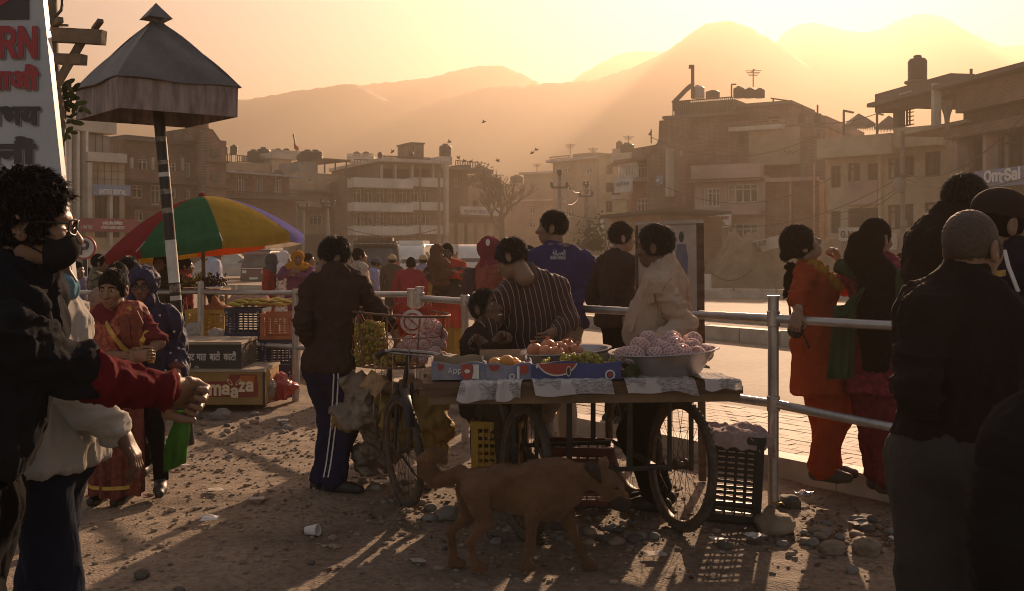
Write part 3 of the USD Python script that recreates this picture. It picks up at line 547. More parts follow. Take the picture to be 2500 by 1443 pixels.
mb.prism(Polygon([(g.s_(1598), zt(1600, 600)), (g.s_(1672), zt(1672, 600)), (g.s_(1672), zt(1672, 285)), (g.s_(1600), zt(1600, 292)), (g.s_(1598), zt(1598, 340)), (g.s_(1570), zt(1570, 388)), (g.s_(1570), zt(1570, 600))]), g.pt(0, 0, -.6), g.e, Zup, -8); part(T, 'upper_corner', mb, W_brick2)
ops = g.wall(1672, 2000, 286, W_brick, [(1762, 1780, 258, 274), (1784, 1800, 300, 345), (1822, 1858, 270, 292), (1868, 1880, 270, 292), (1820, 1842, 360, 395)], out=-1.5); g.windows(ops, M_frame_d, 2, out=-1.5)
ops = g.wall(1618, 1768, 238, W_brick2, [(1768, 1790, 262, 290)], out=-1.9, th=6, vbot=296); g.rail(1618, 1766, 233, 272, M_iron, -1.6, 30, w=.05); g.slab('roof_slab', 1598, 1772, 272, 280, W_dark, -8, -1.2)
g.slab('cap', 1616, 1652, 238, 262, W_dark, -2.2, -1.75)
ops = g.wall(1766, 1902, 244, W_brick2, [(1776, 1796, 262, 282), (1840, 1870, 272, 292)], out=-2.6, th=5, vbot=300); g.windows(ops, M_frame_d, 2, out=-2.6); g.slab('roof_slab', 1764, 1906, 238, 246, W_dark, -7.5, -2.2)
g.slab('roof_box', 1900, 1960, 262, 302, W_brick2, -6, -2); g.slab('roof_ledge', 1896, 2004, 298, 306, W_dark, -8, -1.2); g.rail(1962, 1998, 277, 300, W_brick2, -1.6, 8, w=.12)
for u in (1958, 1996): mb = MB(); mb.tube([g.at(u, 300, -1.6), g.at(u, 278, -1.6)], .22, 8); mb.tube([g.at(u, 280, -1.6), g.at(u, 256, -1.6)], .05, 6); part(T, 'terrace_post', mb, M_iron)
g.slab('blank_wall', 1814, 1942, 308, 400, W_tan, -1.49, -1.0); g.slab('side_wall', 1942.5, 2002, 306, 640, W_brick2, -1.49, -1.1); g.slab('balcony_wall', 1770, 1902, 304, 315, W_pale, -1.49, -.6)
for k in range(5): g.slab('vent_slot', 1902 + 7 * k, 1905 + 7 * k, 364 + (k % 2) * 5, 368 + (k % 2) * 5, W_dark, -.999, -.95)
ops = g.wall(1700, 1872, 432, W_pink, [(1722, 1762, 460, 505), (1780, 1854, 450, 496), (1722, 1764, 566, 600), (1780, 1854, 546, 594)], th=6, reveal=.3, out=.3); g.windows(ops, M_frame_w, 4, out=.3, curtain=.8)
g.slab('terrace_parapet', 1702, 1868, 404, 438, W_pink, .301, 1.0); g.slab('floor_ledge', 1690, 1870, 516, 526, W_pink, .301, 1.3); g.slab('floor_ledge', 1690, 1870, 440, 446, W_brick, .301, 1.1)
ops = g.wall(1872.5, 2001, 440, W_brick3, [], th=6, out=.1); g.slab('band', 1872.5, 2001, 434, 444, W_pink, .101, .5); g.slab('drain_pipe', 1931, 1935, 444, 600, W_pink, .101, .3); g.slab('drain_pipe', 1993, 1996, 400, 640, W_pink, .55, .7)
t = g.sign('shop_sign', 1749, 1806, 522, 556, M_signwhite, 'white tilted board hanging over the first floor of the brick building', o=1.4); g.text(t, 'ॐ िशवम माबल', 1753, 538, 9, M_letter_r, 1.54, 'deva', 1, wpx=48); g.text(t, 'हाउस', 1768, 552, 9, M_letter_r, 1.54, 'deva', 1, wpx=24)
# rooftop things
t = thing('roof_chute', 'dark curved metal sheet leaning on the highest roof', 'roof sheet', g.at(1665, 240, -3)); mb = MB()
V_, F_ = sheet(lambda U, W: (g.at(1646, 242, -3)[0] + (U + .12 * np.sin(U * 3)) * 1.05, g.at(1646, 242, -3)[1] + W * 1.2, g.at(1646, 242, -3)[2] + np.sin(U * 1.5) * 1.0), 10, 3); part(t, 'sheet', thick(V_, F_, .28), M_iron)
mtk = mat('steel_tank', (.36, .33, .30), .35, .2, 3, metal=.6); tank(0, g.at(1704, 240, -3), px2m(17, 59), px2m(33, 59), label='ribbed steel water tank beside the mast on the highest roof', mat_=mtk)
t = thing('roof_mast', 'tall mast with a small box on top beside the steel tank', 'mast', g.at(1691, 240, -2.5)); mb = MB(); mb.tube([g.at(1691, 240, -2.5), g.at(1691, 160, -2.5)], .11, 6); part(t, 'pole', mb, M_iron); mb = MB(); mb.box(g.at(1688, 163, -2.5), (.3, .2, .22)); part(t, 'box', mb, M_iron)
for k, (u, r, hh) in enumerate(((1804, 15, 30), (1830, 14, 26), (1855, 13, 25))): tank(0, g.at(u, 239, -4), px2m(r, 58), px2m(hh, 58), label='%s of three big black tanks on the highest roof' % ('left', 'middle', 'right')[k])
antenna(g.at(1839, 212, -4), 1.1, 'needle antenna over the three black tanks'); tank(0, g.at(1740, 240, -4), .45, .5, label='low dark tank between the steel tank and the three black ones')
mb = MB()
for a, b in (((1786, 240), (1786, 206)), ((1786, 206), (1797, 206)), ((1882, 240), (1924, 246)), ((1888, 242), (1888, 262)), ((1924, 246), (1924, 264))): mb.beam(g.at(*a, -3.2), g.at(*b, -3.2), .08)
part(T, 'pipe_frame', mb, M_iron); t = thing('flag', 'small dark pennant on a pole at the corner of the large brick building', 'flag', g.at(1590, 345, -.5)); mb = MB(); mb.tube([g.at(1590, 350, -.5), g.at(1590, 316, -.5)], .04, 5); part(t, 'pole', mb, M_iron); mb = MB(); q = g.at(1590, 317, -.5); mb.prism(Polygon([(0, 0), (-.2, -.32), (0, -.36)]), q, A(1, 0, 0), Zup, .02); part(t, 'cloth', mb, M_iron)
# neighbour with balcony, left of it
T = thing('balcony_house', 'narrow house with a balustraded balcony tucked left of the large brick building', 'house', P(1530, 640, 78)); f = Fac(T, 1516, 78, 1560, 77, 6); f.wall(1530, 1560, 398, W_tan); f.slab('balcony', 1514, 1578, 400, 406, W_dark, -1, 1.4); f.rail(1515, 1576, 376, 401, W_pale, 1.3, 14, 'balustrade', .12); tank(0, f.at(1531, 377, -1), .55, .9, label='small dark tank on the balustraded balcony'); f.slab('small_balcony', 1519, 1538, 478, 488, W_pale, .01, 1.5); f.rail(1519, 1537, 450, 479, M_iron, 1.4, 6)
# ---- cream building on the right with terrace parasols
T = thing('cream_building', 'cream building with dark window openings and a terrace, right of the brick one', 'building', P(2190, 640, 48)); f = Fac(T, 2016, 51, 2336, 46, 9)
wins = [(2028, 2052, 405, 458), (2070, 2100, 398, 450), (2118, 2146, 398, 442), (2168, 2200, 385, 438), (2206, 2232, 380, 432), (2258, 2296, 370, 430), (2028, 2052, 515, 570), (2070, 2150, 508, 565), (2168, 2200, 500, 560), (2206, 2230, 498, 556), (2258, 2294, 494, 556)]
ops = f.wall(2022, 2334, 348, W_cream, wins); f.windows(ops, M_frame_d, 2, curtain=.5)
f.slab('parapet', 2020, 2200, 336, 384, W_cream, .01, 1.0); f.slab('parapet', 2201, 2310, 312, 360, W_cream, .01, .8); f.slab('spandrel', 2068, 2148, 442, 500, W_pink, .01, .25); f.slab('roof_slab', 2016, 2336, 330, 338, W_tan, -8.9, .3)
f.slab('pilaster', 2151, 2158, 360, 640, W_cream, .01, .3)
M_poster = mat('pale_poster', (.6, .54, .5), .6, .2, 2, world=True)
t = f.sign('shop_sign', 2076, 2128, 556, 640, M_signwhite, 'tall white food shop sign behind the long haired woman', o=1.0); f.text(t, 'G.N.', 2082, 580, 15, M_letter_d, 1.13, wpx=34, bold=2); f.text(t, 'HYGIENIC', 2080, 600, 11, M_letter_d, 1.13, wpx=44, bold=1); f.text(t, 'FOOD', 2081, 618, 11, M_letter_d, 1.13, wpx=34, bold=1)
t = f.sign('shop_sign', 2014, 2068, 590, 618, M_signwhite, 'white beer banner behind the woman in orange', o=1.1); f.text(t, 'TUBORG', 2019, 612, 16, M_letter_d, 1.23, wpx=44, bold=2)
for k, (u0, u1, v0, v1) in enumerate(((2182, 2200, 570, 610), (2216, 2234, 564, 600))):
    t = f.sign('poster', u0, u1, v0, v1, M_poster, '%s pale poster on the cream building behind the utility pole' % ('left', 'right')[k], 'poster', o=.3)
for k, (u, w, v0, v1) in enumerate(((2096, 45, 276, 305), (2170, 36, 282, 308))):   # terrace parasols
    t = thing('terrace_parasol', '%s pale pyramid parasol on the terrace of the cream building' % ('larger', 'smaller')[k], 'parasol', f.at(u, 336, -2), group=None); c = f.at(u, v1, -2); r = px2m(w, 50); hh = px2m(v1 - v0, 50)
    mb = MB(); mb.lathe([(r, -.12), (r, 0), (r * .5, hh * .55), (.02, hh), (0, hh)], c, 4, a0=math.pi / 4, a1=2 * math.pi + math.pi / 4); part(t, 'canopy', mb, cloth('parasol_grey', (.22, .2, .19), transl=.3)); mb = MB()
    for q in range(20): a_ = q / 20 * 2 * r - r; mb.prism(Polygon([(a_, 0), (a_ + r * .09, 0), (a_ + r * .045, -.3)]), c + A(0, -r * .7, -.1), A(1, 0, 0), Zup, .02)
    part(t, 'fringe', mb, cloth('parasol_grey', (.22, .2, .19))); mb = MB(); b0 = f.at(u - w * .8, 330, -1.2); top = f.at(u - w * .8, v0 - 6, -1.2); mb.beam(b0, top, .09); mb.beam(top, c + A(0, .8, hh + .15), .09); part(t, 'pole', mb, M_iron)
# ---- restaurant building, far right
T = thing('restaurant_building', 'tall dark building with a roof restaurant band at the right edge', 'building', P(2380, 640, 38)); f = Fac(T, 2196, 42, 2520, 34, 9)
ops = f.wall(2352, 2640, 246, W_brick2, [(2376, 2428, 335, 420), (2440, 2500, 322, 412), (2440, 2456, 205, 260), (2470, 2486, 200, 255), (2384, 2424, 480, 560)]); f.windows(ops, M_frame_d, 3)
f.slab('terrace_floor', 2200, 2372, 308, 316, W_cream, -7, .2); f.slab('fascia', 2184, 2374, 206, 254, W_dark, -.1, .9); f.slab('fascia', 2374.5, 2640, 186, 250, W_brick2, .01, .7); f.slab('roof_slab', 2180, 2640, 196, 207, W_dark, -8.9, 1.2); f.slab('back_wall', 2225, 2350, 255, 310, W_dark, -6.5, -5)
f.slab('post', 2202, 2212, 252, 310, W_dark, .1, .4); f.slab('post', 2344, 2352, 206, 310, W_pale, .91, 1.2); f.slab('pier', 2354, 2366, 320, 640, W_pink, .01, .5); f.slab('pier', 2430, 2438, 320, 560, W_pink, .01, .5); f.slab('band', 2352, 2640, 292, 318, W_brick2, .01, .8)
f.rail(2212, 2232, 262, 309, M_iron, .2, 3, 'lattice', .06); mb = MB()
for k in range(5): a = f.at(2213, 266 + 10 * k, .2); b = f.at(2231, 263 + 10 * k, .2); mb.beam(a, b, .04)
part(T, 'lattice', mb, M_iron)
V_, F_ = sheet(lambda U, W: (f.at(2312, 300, .6)[0] + (U - .5) * .75 * (1 - .75 * np.sin(np.minimum(W * 2.2, 1.57))), f.at(2312, 300, .6)[1] + .05 * np.sin(U * 14), f.at(2312, 244, .6)[2] - W * 1.2), 9, 8); part(T, 'curtain', thick(V_, F_, .02), M_curtain, smooth=True)
f.text(T, 'AMBER', 2244, 240, 9, M_letter_w, .91, wpx=34, name='fascia_lettering', bold=1); f.text(T, 'RESTAURANT', 2284, 237, 9, M_letter_w, .91, wpx=54, name='fascia_lettering', bold=1)
t = f.sign('shop_sign', 2436, 2560, 412, 456, M_signblue, 'dark shop sign with white letters and a leaf mark at the right edge', o=.8); f.text(t, 'Om Sai', 2462, 446, 26, M_letter_w, .94, wpx=92, bold=3); mb = MB(); q = f.at(2448, 434, .94); mb.prism(Point(0, 0).buffer(.16).difference(Point(.06, -.03).buffer(.11)), q, f.e, Zup, .02); part(t, 'leaf_mark', mb, M_letter_w)
tank(0, f.at(2240, 197, -2), px2m(23, 43), px2m(62, 43), label='tall dark water tank on a round base over the restaurant terrace'); mb = MB(); mb.lathe([(0, 0), (.42, 0), (.55, .06), (.55, .14), (0, .14)], f.at(2240, 206, -2), 18); part(T, 'tank_base', mb, W_dark)
mb = MB(); mb.tube([f.at(2371, 200, -1), f.at(2371, 168, -1)], .06, 8); part(T, 'vent_pipe', mb, M_iron)
# ---- brick shed and low walls
T = thing('brick_shed', 'small brick shed with a thin flat roof in front of the large brick building', 'shed', P(1530, 640, 44)); f = Fac(T, 1476, 44, 1612, 42, 5); ops = f.wall(1480, 1610, 526, W_brick3, []); f.slab('end_wall', 1480, 1500, 527, 640, W_pink, .002, .12); mb = MB()
for a, b in (((1464, 526), (1625, 510)),): mb.beam(f.at(*a, .6), f.at(*b, .6), .12, 5.0, up=f.n)
mb = MB(); mb.add(*thick(*sheet(lambda U, W: tuple(((1 - U)[..., None] * f.at(1464, 526, .7) + U[..., None] * f.at(1630, 508, .7) - W[..., None] * f.n * 5)[..., k] for k in range(3)), 2, 2), .12)); part(T, 'roof', mb, M_iron)
mb = MB(); f.box(mb, 1472, 1480, 536, 562, .1, .18); part(T, 'notice_board', mb, M_signwhite)
T = thing('concrete_barrier', 'pale concrete block barrier behind the man in blue', 'barrier', P(1480, 720, 33))
f = Fac(T, 1400, 33.5, 1700, 32, .5)
for r_ in range(2):
    for k in range(7): mb = MB(); f.box(mb, 1392 + k * 46 + r_ * 18, 1436.5 + k * 46 + r_ * 18, 624 + 46 * r_, 669 + 46 * r_, -.45, 0); part(T, 'block', mb, W_pale)
t = thing('earth_mound', base=P(1560, 640, 40), kind='structure')
V_, F_ = sheet(lambda U, W: ((1470 + 260 * U - 1250) / F * 38 , 36 + W * 6, -.1 + 1.7 * np.sin(U * math.pi) ** .6 * np.sin(W * math.pi) * (1 + .5 * meshkit.fbm(np.stack([U * 7, W * 5, U * 0], -1), 4, 2))), 50, 16); part(t, 'earth', (V_, F_), mat('earth', (.25, .17, .1), .95, .4, 1.5, .6, 12, world=True), smooth=True)
V_, F_ = sheet(lambda U, W: ((1690 + 420 * U - 1250) / F * 39, 36 + W * 5, -.1 + 1.9 * np.minimum(1, U * 5) * np.sin(W * math.pi) ** .7 * (.6 + .8 * meshkit.fbm(np.stack([U * 9, W * 4, U * 0], -1), 4, 8))), 60, 16); part(t, 'earth', (V_, F_), mat('earth', (.25, .17, .1), .95, .4, 1.5, .6, 12, world=True), smooth=True)
t = thing('marble_banner', 'long cloth banner with marble shop lettering stretched left of the woman in orange', 'banner', P(1860, 640, 38)); f = Fac(t, 1800, 38, 1912, 36, .1)
mb = MB(); a, b, c, d = f.at(1800, 630), f.at(1912, 602), f.at(1912, 572), f.at(1800, 598)
V_, F_ = sheet(lambda U, W: tuple((((1 - U) * (1 - W))[..., None] * a + (U * (1 - W))[..., None] * b + (U * W)[..., None] * c + ((1 - U) * W)[..., None] * d + (np.sin(U * 9) * .06)[..., None] * f.n)[..., k] for k in range(3)), 24, 4); part(t, 'cloth', thick(V_, F_, .01), mat('banner_cloth', (.5, .42, .33), .8, .2, 2)); mb = MB()
ex = unit(b - a); letters(mb, 'ॐ िशवम माबल हाउस', a + ex * .12 + A(0, 0, .2) + f.n * .1, ex, Zup, .22, 'deva', 1, .01, width=1.5); letters(mb, '९८५१०२४', a + ex * .45 + A(0, 0, .02) + f.n * .1, ex, Zup, .14, 'deva', 1, .01, width=.9); part(t, 'lettering', mb, M_letter_d)
# ------------------------------------------------------------ bodies as distance fields, meshed with surface nets
def snet(D, lo, h):
    S_ = D < 0; c = [S_[i:S_.shape[0] - 1 + i, j:S_.shape[1] - 1 + j, k:S_.shape[2] - 1 + k] for i in (0, 1) for j in (0, 1) for k in (0, 1)]
    n = sum(x_.astype(np.int8) for x_ in c); cell = np.argwhere((n > 0) & (n < 8))
    if len(cell) == 0: return None
    idx = np.full(n.shape, -1, np.int64); idx[tuple(cell.T)] = np.arange(len(cell))
    off = np.array([[i, j, k] for i in (0, 1) for j in (0, 1) for k in (0, 1)])
    val = np.stack([D[tuple((cell + o).T)] for o in off], 1); pos = np.zeros((len(cell), 3)); cnt = np.zeros(len(cell))
    for a in range(8):
        for b in range(a + 1, 8):
            if np.abs(off[a] - off[b]).sum() != 1: continue
            va, vb = val[:, a], val[:, b]; m = (va < 0) != (vb < 0); t = np.where(m, va / np.where(m, va - vb, 1), 0)
            pos += m[:, None] * (off[a] + t[:, None] * (off[b] - off[a])); cnt += m
    v = lo + h * (cell + pos / cnt[:, None]); F_ = []
    for ax in range(3):
        sl0 = [slice(None)] * 3; sl1 = [slice(None)] * 3; sl0[ax] = slice(0, -1); sl1[ax] = slice(1, None)
        A0, A1 = S_[tuple(sl0)], S_[tuple(sl1)]; e = np.argwhere(A0 != A1); b, cc = (ax + 1) % 3, (ax + 2) % 3
        e = e[(e[:, b] > 0) & (e[:, cc] > 0) & (e[:, b] < n.shape[b]) & (e[:, cc] < n.shape[cc])]
        if len(e) == 0: continue
        q = []
        for db, dc in ((-1, -1), (0, -1), (0, 0), (-1, 0)):
            g = e.copy(); g[:, b] += db; g[:, cc] += dc; q.append(idx[tuple(g.T)])
        q = np.stack(q, 1); flip = ~A0[tuple(e.T)]; q[flip] = q[flip][:, ::-1]; F_.append(q)
    q = np.vstack(F_); q = q[(q >= 0).all(1)]
    return v, np.vstack([q[:, [0, 1, 2]], q[:, [0, 2, 3]]])
def RC(a, b, ra, rb=None): return ('rc', np.asarray(a, float), np.asarray(b, float), ra, ra if rb is None else rb)
def EL(c, r, ax=None): return ('el', np.asarray(c, float), np.asarray(r, float), np.eye(3) if ax is None else np.asarray(ax, float))
def prim_d(p, X):
    if p[0] == 'rc':
        _, a, b, ra, rb = p; ba = b - a; l2 = ba @ ba + 1e-12; pa = X - a
        t = np.clip(pa @ ba / l2, 0, 1); return np.sqrt(((pa - t[..., None] * ba) ** 2).sum(-1)) - (ra + (rb - ra) * t)
    _, c, r, ax = p; q = (X - c) @ ax.T; k = np.sqrt(((q / r) ** 2).sum(-1)) + 1e-9; return (k - 1) * k / (np.sqrt(((q / r ** 2) ** 2).sum(-1)) + 1e-9)
def prim_box(p):
    if p[0] == 'rc': return np.minimum(p[1] - p[3], p[2] - p[4]), np.maximum(p[1] + p[3], p[2] + p[4])
    e = np.sqrt(((p[3] * p[2][:, None]) ** 2).sum(0)); return p[1] - e, p[1] + e
def field(prims, h, k=.03, cuts=(), ck=.01, pad=.04):
    """smooth union of prims, minus cuts (each: prim or a function of the points)"""
    bx = [prim_box(p) for p in prims]; lo = np.min([b[0] for b in bx], 0) - pad; hi = np.max([b[1] for b in bx], 0) + pad
    n = np.ceil((hi - lo) / h).astype(int) + 1; ax = [lo[i] + h * np.arange(n[i]) for i in range(3)]; D = np.full(n, .5, np.float32)
    def sub(b, m):
        i0 = np.maximum(0, np.floor((b[0] - m - lo) / h).astype(int)); i1 = np.minimum(n, np.ceil((b[1] + m - lo) / h).astype(int) + 1)
        sl = tuple(slice(a, c) for a, c in zip(i0, i1)); return sl, np.stack(np.meshgrid(*[ax[i][sl[i]] for i in range(3)], indexing='ij'), -1)
    for p, b in zip(prims, bx):
        sl, X = sub(b, k + 2.5 * h); d = prim_d(p, X); o = D[sl]; kk = k
        hh = np.clip(.5 + .5 * (o - d) / kk, 0, 1); D[sl] = o * (1 - hh) + d * hh - kk * hh * (1 - hh)
    for c in cuts:
        if callable(c): D = np.maximum(D, -c(np.stack(np.meshgrid(*ax, indexing='ij'), -1))); continue
        sl, X = sub(prim_box(c), ck + 2 * h)
        if min(X.shape[:3]) == 0: continue
        d = -prim_d(c, X); o = D[sl]; hh = np.clip(.5 - .5 * (o - d) / ck, 0, 1); D[sl] = o * (1 - hh) + d * hh + ck * hh * (1 - hh)
    return snet(D, lo, h)
def normals(v, f):
    n = np.zeros_like(v); c = np.cross(v[f[:, 1]] - v[f[:, 0]], v[f[:, 2]] - v[f[:, 0]])
    for k in range(3): np.add.at(n, f[:, k], c)
    return n / (np.linalg.norm(n, axis=1, keepdims=True) + 1e-12)
def rough(m, amp, freq, seed=0, ridged=False, st=(1, 1, 1)):
    if m is None: return None
    v, f = m; q = meshkit.fbm(v * freq * np.asarray(st) + seed * 3.1, 3, seed); q = (2.2 * (1 - np.abs(2 * q - 1)) ** 4 - .75) if ridged else (q - .5) * 2
    return v + normals(v, f) * (amp * q)[:, None], f
def join(*ms):
    mb = MB()
    for m in ms:
        if m is not None: mb.add(*m)
    return mb.get()
def frame(fwd, up=(0, 0, 1)):
    f = unit(fwd); u = np.asarray(up, float); r = unit(np.cross(f, u)); u = np.cross(r, f); return np.array([r, f, u])       # rows: right, forward, up
def ik(a, c, l1, l2, hint):
    d = np.linalg.norm(c - a); d2 = min(d, (l1 + l2) * .999); u = unit(c - a); x_ = (l1 * l1 - l2 * l2 + d2 * d2) / (2 * d2); y_ = math.sqrt(max(0, l1 * l1 - x_ * x_))
    h = np.asarray(hint, float); h = unit(h - (h @ u) * u); return a + u * x_ + h * y_
def yawv(deg): a = math.radians(deg); return A(math.sin(a), math.cos(a), 0)      # 0 = away from the camera, 90 = to the right, 180 = towards it

def pose(base, h, yaw, **ov):
    """joints of a standing figure at BASE, of height h, facing yaw; any joint may be given"""
    b = np.asarray(base, float); s = h / 1.7; f = unit(ov.get('fwd', yawv(yaw))); up0 = A(0, 0, 1); J = dict(s=s)
    w = ov.get('w', 1.0); pel = ov.get('pel', b + up0 * .535 * h); neck = ov.get('neck', b + up0 * .835 * h + f * .0)
    up = unit(neck - pel); f = unit(f - (f @ up) * up); r = np.cross(f, up); J.update(pel=pel, neck=neck, up=up, fwd=f, right=r, base=b)
    hf = unit(ov.get('hf', f)); hu = unit(ov.get('hu', up0)); J['hf'], J['hu'] = hf, hu; hs = ov.get('hs', max(.95, s) if h > 1.35 else .8); J['hs'] = hs
    J['head'] = ov.get('head', neck + hu * .125 * hs + hf * .035 * hs)
    sw = .185 * s * w
    for k, sg in (('L', -1), ('R', 1)):
        sh = ov.get('sh' + k, neck - up * .055 * s + r * sg * sw); wr = ov.get('wr' + k, b * 0 + sh + r * sg * .05 * s - up0 * .53 * s + f * .06 * s)
        el = ov.get('el' + k); 
        if el is None: el = ik(sh, wr, .29 * s, .26 * s, ov.get('eh' + k, -f * 1.0 + r * sg * .6 - up0 * .5))
        L = np.linalg.norm(wr - el)
        if L > .3 * s and 'wr' + k not in ov: wr = el + (wr - el) / L * .26 * s
        hip = pel - up0 * .04 * s + np.cross(unit(A(f[0], f[1], 0) + 1e-9), up0) * sg * .085 * s * w
        an = ov.get('an' + k, A(b[0], b[1], b[2]) + np.cross(unit(A(f[0], f[1], 0) + 1e-9), up0) * sg * ov.get('stance', .09) * s + up0 * .08 * s)
        kn = ov.get('kn' + k); 
        if kn is None: kn = ik(hip, an, .405 * s, .395 * s, ov.get('kh', f))
        fd = unit(ov.get('fd' + k, A(f[0], f[1], 0)))
        J.update({'sh' + k: sh, 'el' + k: el, 'wr' + k: wr, 'hip' + k: hip, 'kn' + k: kn, 'an' + k: an, 'fd' + k: fd})
        J['hd' + k] = unit(ov.get('hd' + k, wr - el)); J['hp' + k] = ov.get('hp' + k, -r * sg); J['curl' + k] = ov.get('curl' + k, .45)
    J['belly'] = ov.get('belly', 0.0); J['bust'] = ov.get('bust', 0.0); J['w'] = w
    return J
def torso(J, t=0.0, lo=0.0, hi=1.0):
    s, w, up, f, r = J['s'], J['w'], J['up'], J['fwd'], J['right']; pel, neck = J['pel'], J['neck']; ax = np.array([r, f, up]); L = np.linalg.norm(neck - pel); P_ = []
    at = lambda k: pel + up * L * k
    P_.append(EL(at(.02) - f * .01, A(.165 * w, .115, .14) * s + t, ax)); P_.append(EL(at(.32) + f * (.02 + J['belly'] * .5), A(.148 * w, .105 + J['belly'] * .6, .17) * s + t, ax))
    P_.append(EL(at(.66), A(.165 * w, .112, .17) * s + t, ax)); P_.append(EL(at(.84), A(.165 * w, .092, .10) * s + t, ax))
    if J['belly']: P_.append(EL(at(.48) + f * J['belly'] * .4, A(.155 * w, .118 + J['belly'] * .35, .22) * s + t, ax))
    if J['bust']:
        for sg in (-1, 1): P_.append(EL(at(.66) + f * .075 * s + r * sg * .065 * s, A(.06, .055, .06) * s + t, ax))
    for k, sg in (('L', -1), ('R', 1)): P_.append(RC(neck + up * .01 * s, J['sh' + k] - r * sg * .01, .055 * s + t * .7, .06 * s + t))
    return P_
def arms(J, t=0.0, frac=1.0, keys='LR'):
    s = J['s']; P_ = []
    for k in keys:
        a, e, w = J['sh' + k], J['el' + k], J['wr' + k]; P_.append(RC(a, e, .056 * s + t, .042 * s + t)) if frac >= .5 else P_.append(RC(a, a + (e - a) * frac * 2, .058 * s + t, .05 * s + t * 1.3))
        if frac > .5: P_.append(RC(e, e + (w - e) * (frac - .5) * 2, .043 * s + t, (.043 - .016 * (frac - .5) * 2) * s + t))
    return P_
def legs(J, t=0.0, frac=1.0, flare=0.0, keys='LR'):
    s = J['s']; P_ = []
    for k in keys:
        a, n_, c = J['hip' + k], J['kn' + k], J['an' + k]; e = n_ + (c - n_) * frac
        P_ += [RC(a, n_, .088 * s + t, .06 * s + t + flare * .3), RC(n_, e, .058 * s + t + flare * .3, .042 * s + t + flare)]
    return P_
def feet(J, t=0.0, keys='LR'):
    s = J['s']; P_ = []
    for k in keys:
        c, d = J['an' + k], J['fd' + k]; z = -.045 * s; P_ += [RC(c + A(0, 0, z) - d * .045 * s, c + d * .10 * s + A(0, 0, z - .006 * s), .036 * s + t, .038 * s + t), RC(c + d * .1 * s + A(0, 0, z - .008), c + d * .17 * s + A(0, 0, z - .014 * s), .036 * s + t, .026 * s + t), RC(c, c + d * .05 * s + A(0, 0, z), .04 * s + t, .036 * s + t)]
    return P_
def hand(J, k, res=.004, big=1.0):
    """palm, four unequal bent fingers and a thumb"""
    s = J['s'] * big; sg = -1 if k == 'L' else 1; w = J['wr' + k]; d = J['hd' + k]; pn = np.asarray(J['hp' + k], float); pn = unit(pn - (pn @ d) * d); sd = np.cross(d, pn) * sg    # sd: towards the thumb
    if sd @ np.cross(d, pn) * sg < 0: sd = -sd
    c = J['curl' + k]; P_ = [RC(w - d * .03 * s, w + d * .02 * s, .027 * s, .026 * s)]
    for q in (-.026, -.009, .009, .026): P_.append(RC(w + d * .015 * s + sd * q * .7 * s, w + d * .085 * s + sd * q * s, .017 * s, .0125 * s))
    m = field(P_, res, .018); ms = [m]
    for q, L in ((-.03, .062), (-.0105, .078), (.0105, .084), (.03, .074)):
        p = w + d * .085 * s + sd * q * s; a = 0; Q = []; dv = unit(d + sd * q * 2.2)
        for sgm, (fl, rr) in enumerate(((.45, .0098), (.32, .0088), (.25, .0078))):
            a += c * (.7, 1.1, .8)[sgm]; dd = dv * math.cos(a) + pn * math.sin(a); e = p + dd * L * fl * s; Q.append(RC(p, e, rr * s, (rr - .0008) * s)); p = e
        ms.append(field([RC(w + d * .06 * s + sd * q * s, w + d * .088 * s + sd * q * s, .0125 * s, .0103 * s)] + Q, res, .006))
    p = w + d * .022 * s + sd * .026 * s; dv = unit(d * .62 + sd * .75 + pn * .25); e = p + dv * .042 * s; e2 = e + unit(d * .85 + sd * (.45 - c * .5) + pn * (.25 + c * .5)) * .033 * s; e3 = e2 + unit(d * .9 + sd * (.1 - c * .5) + pn * (.3 + c * .6)) * .027 * s
    ms.append(field([RC(p - dv * .005, e, .0155 * s, .0125 * s), RC(e, e2, .0122 * s, .0105 * s), RC(e2, e3, .0105 * s, .008 * s)], res, .008))
    return join(*ms)
def hx(J, x_, y_, z_): return J['head'] + J['hs'] * (np.array([x_, y_, z_]) @ frame(J['hf'], J['hu']))
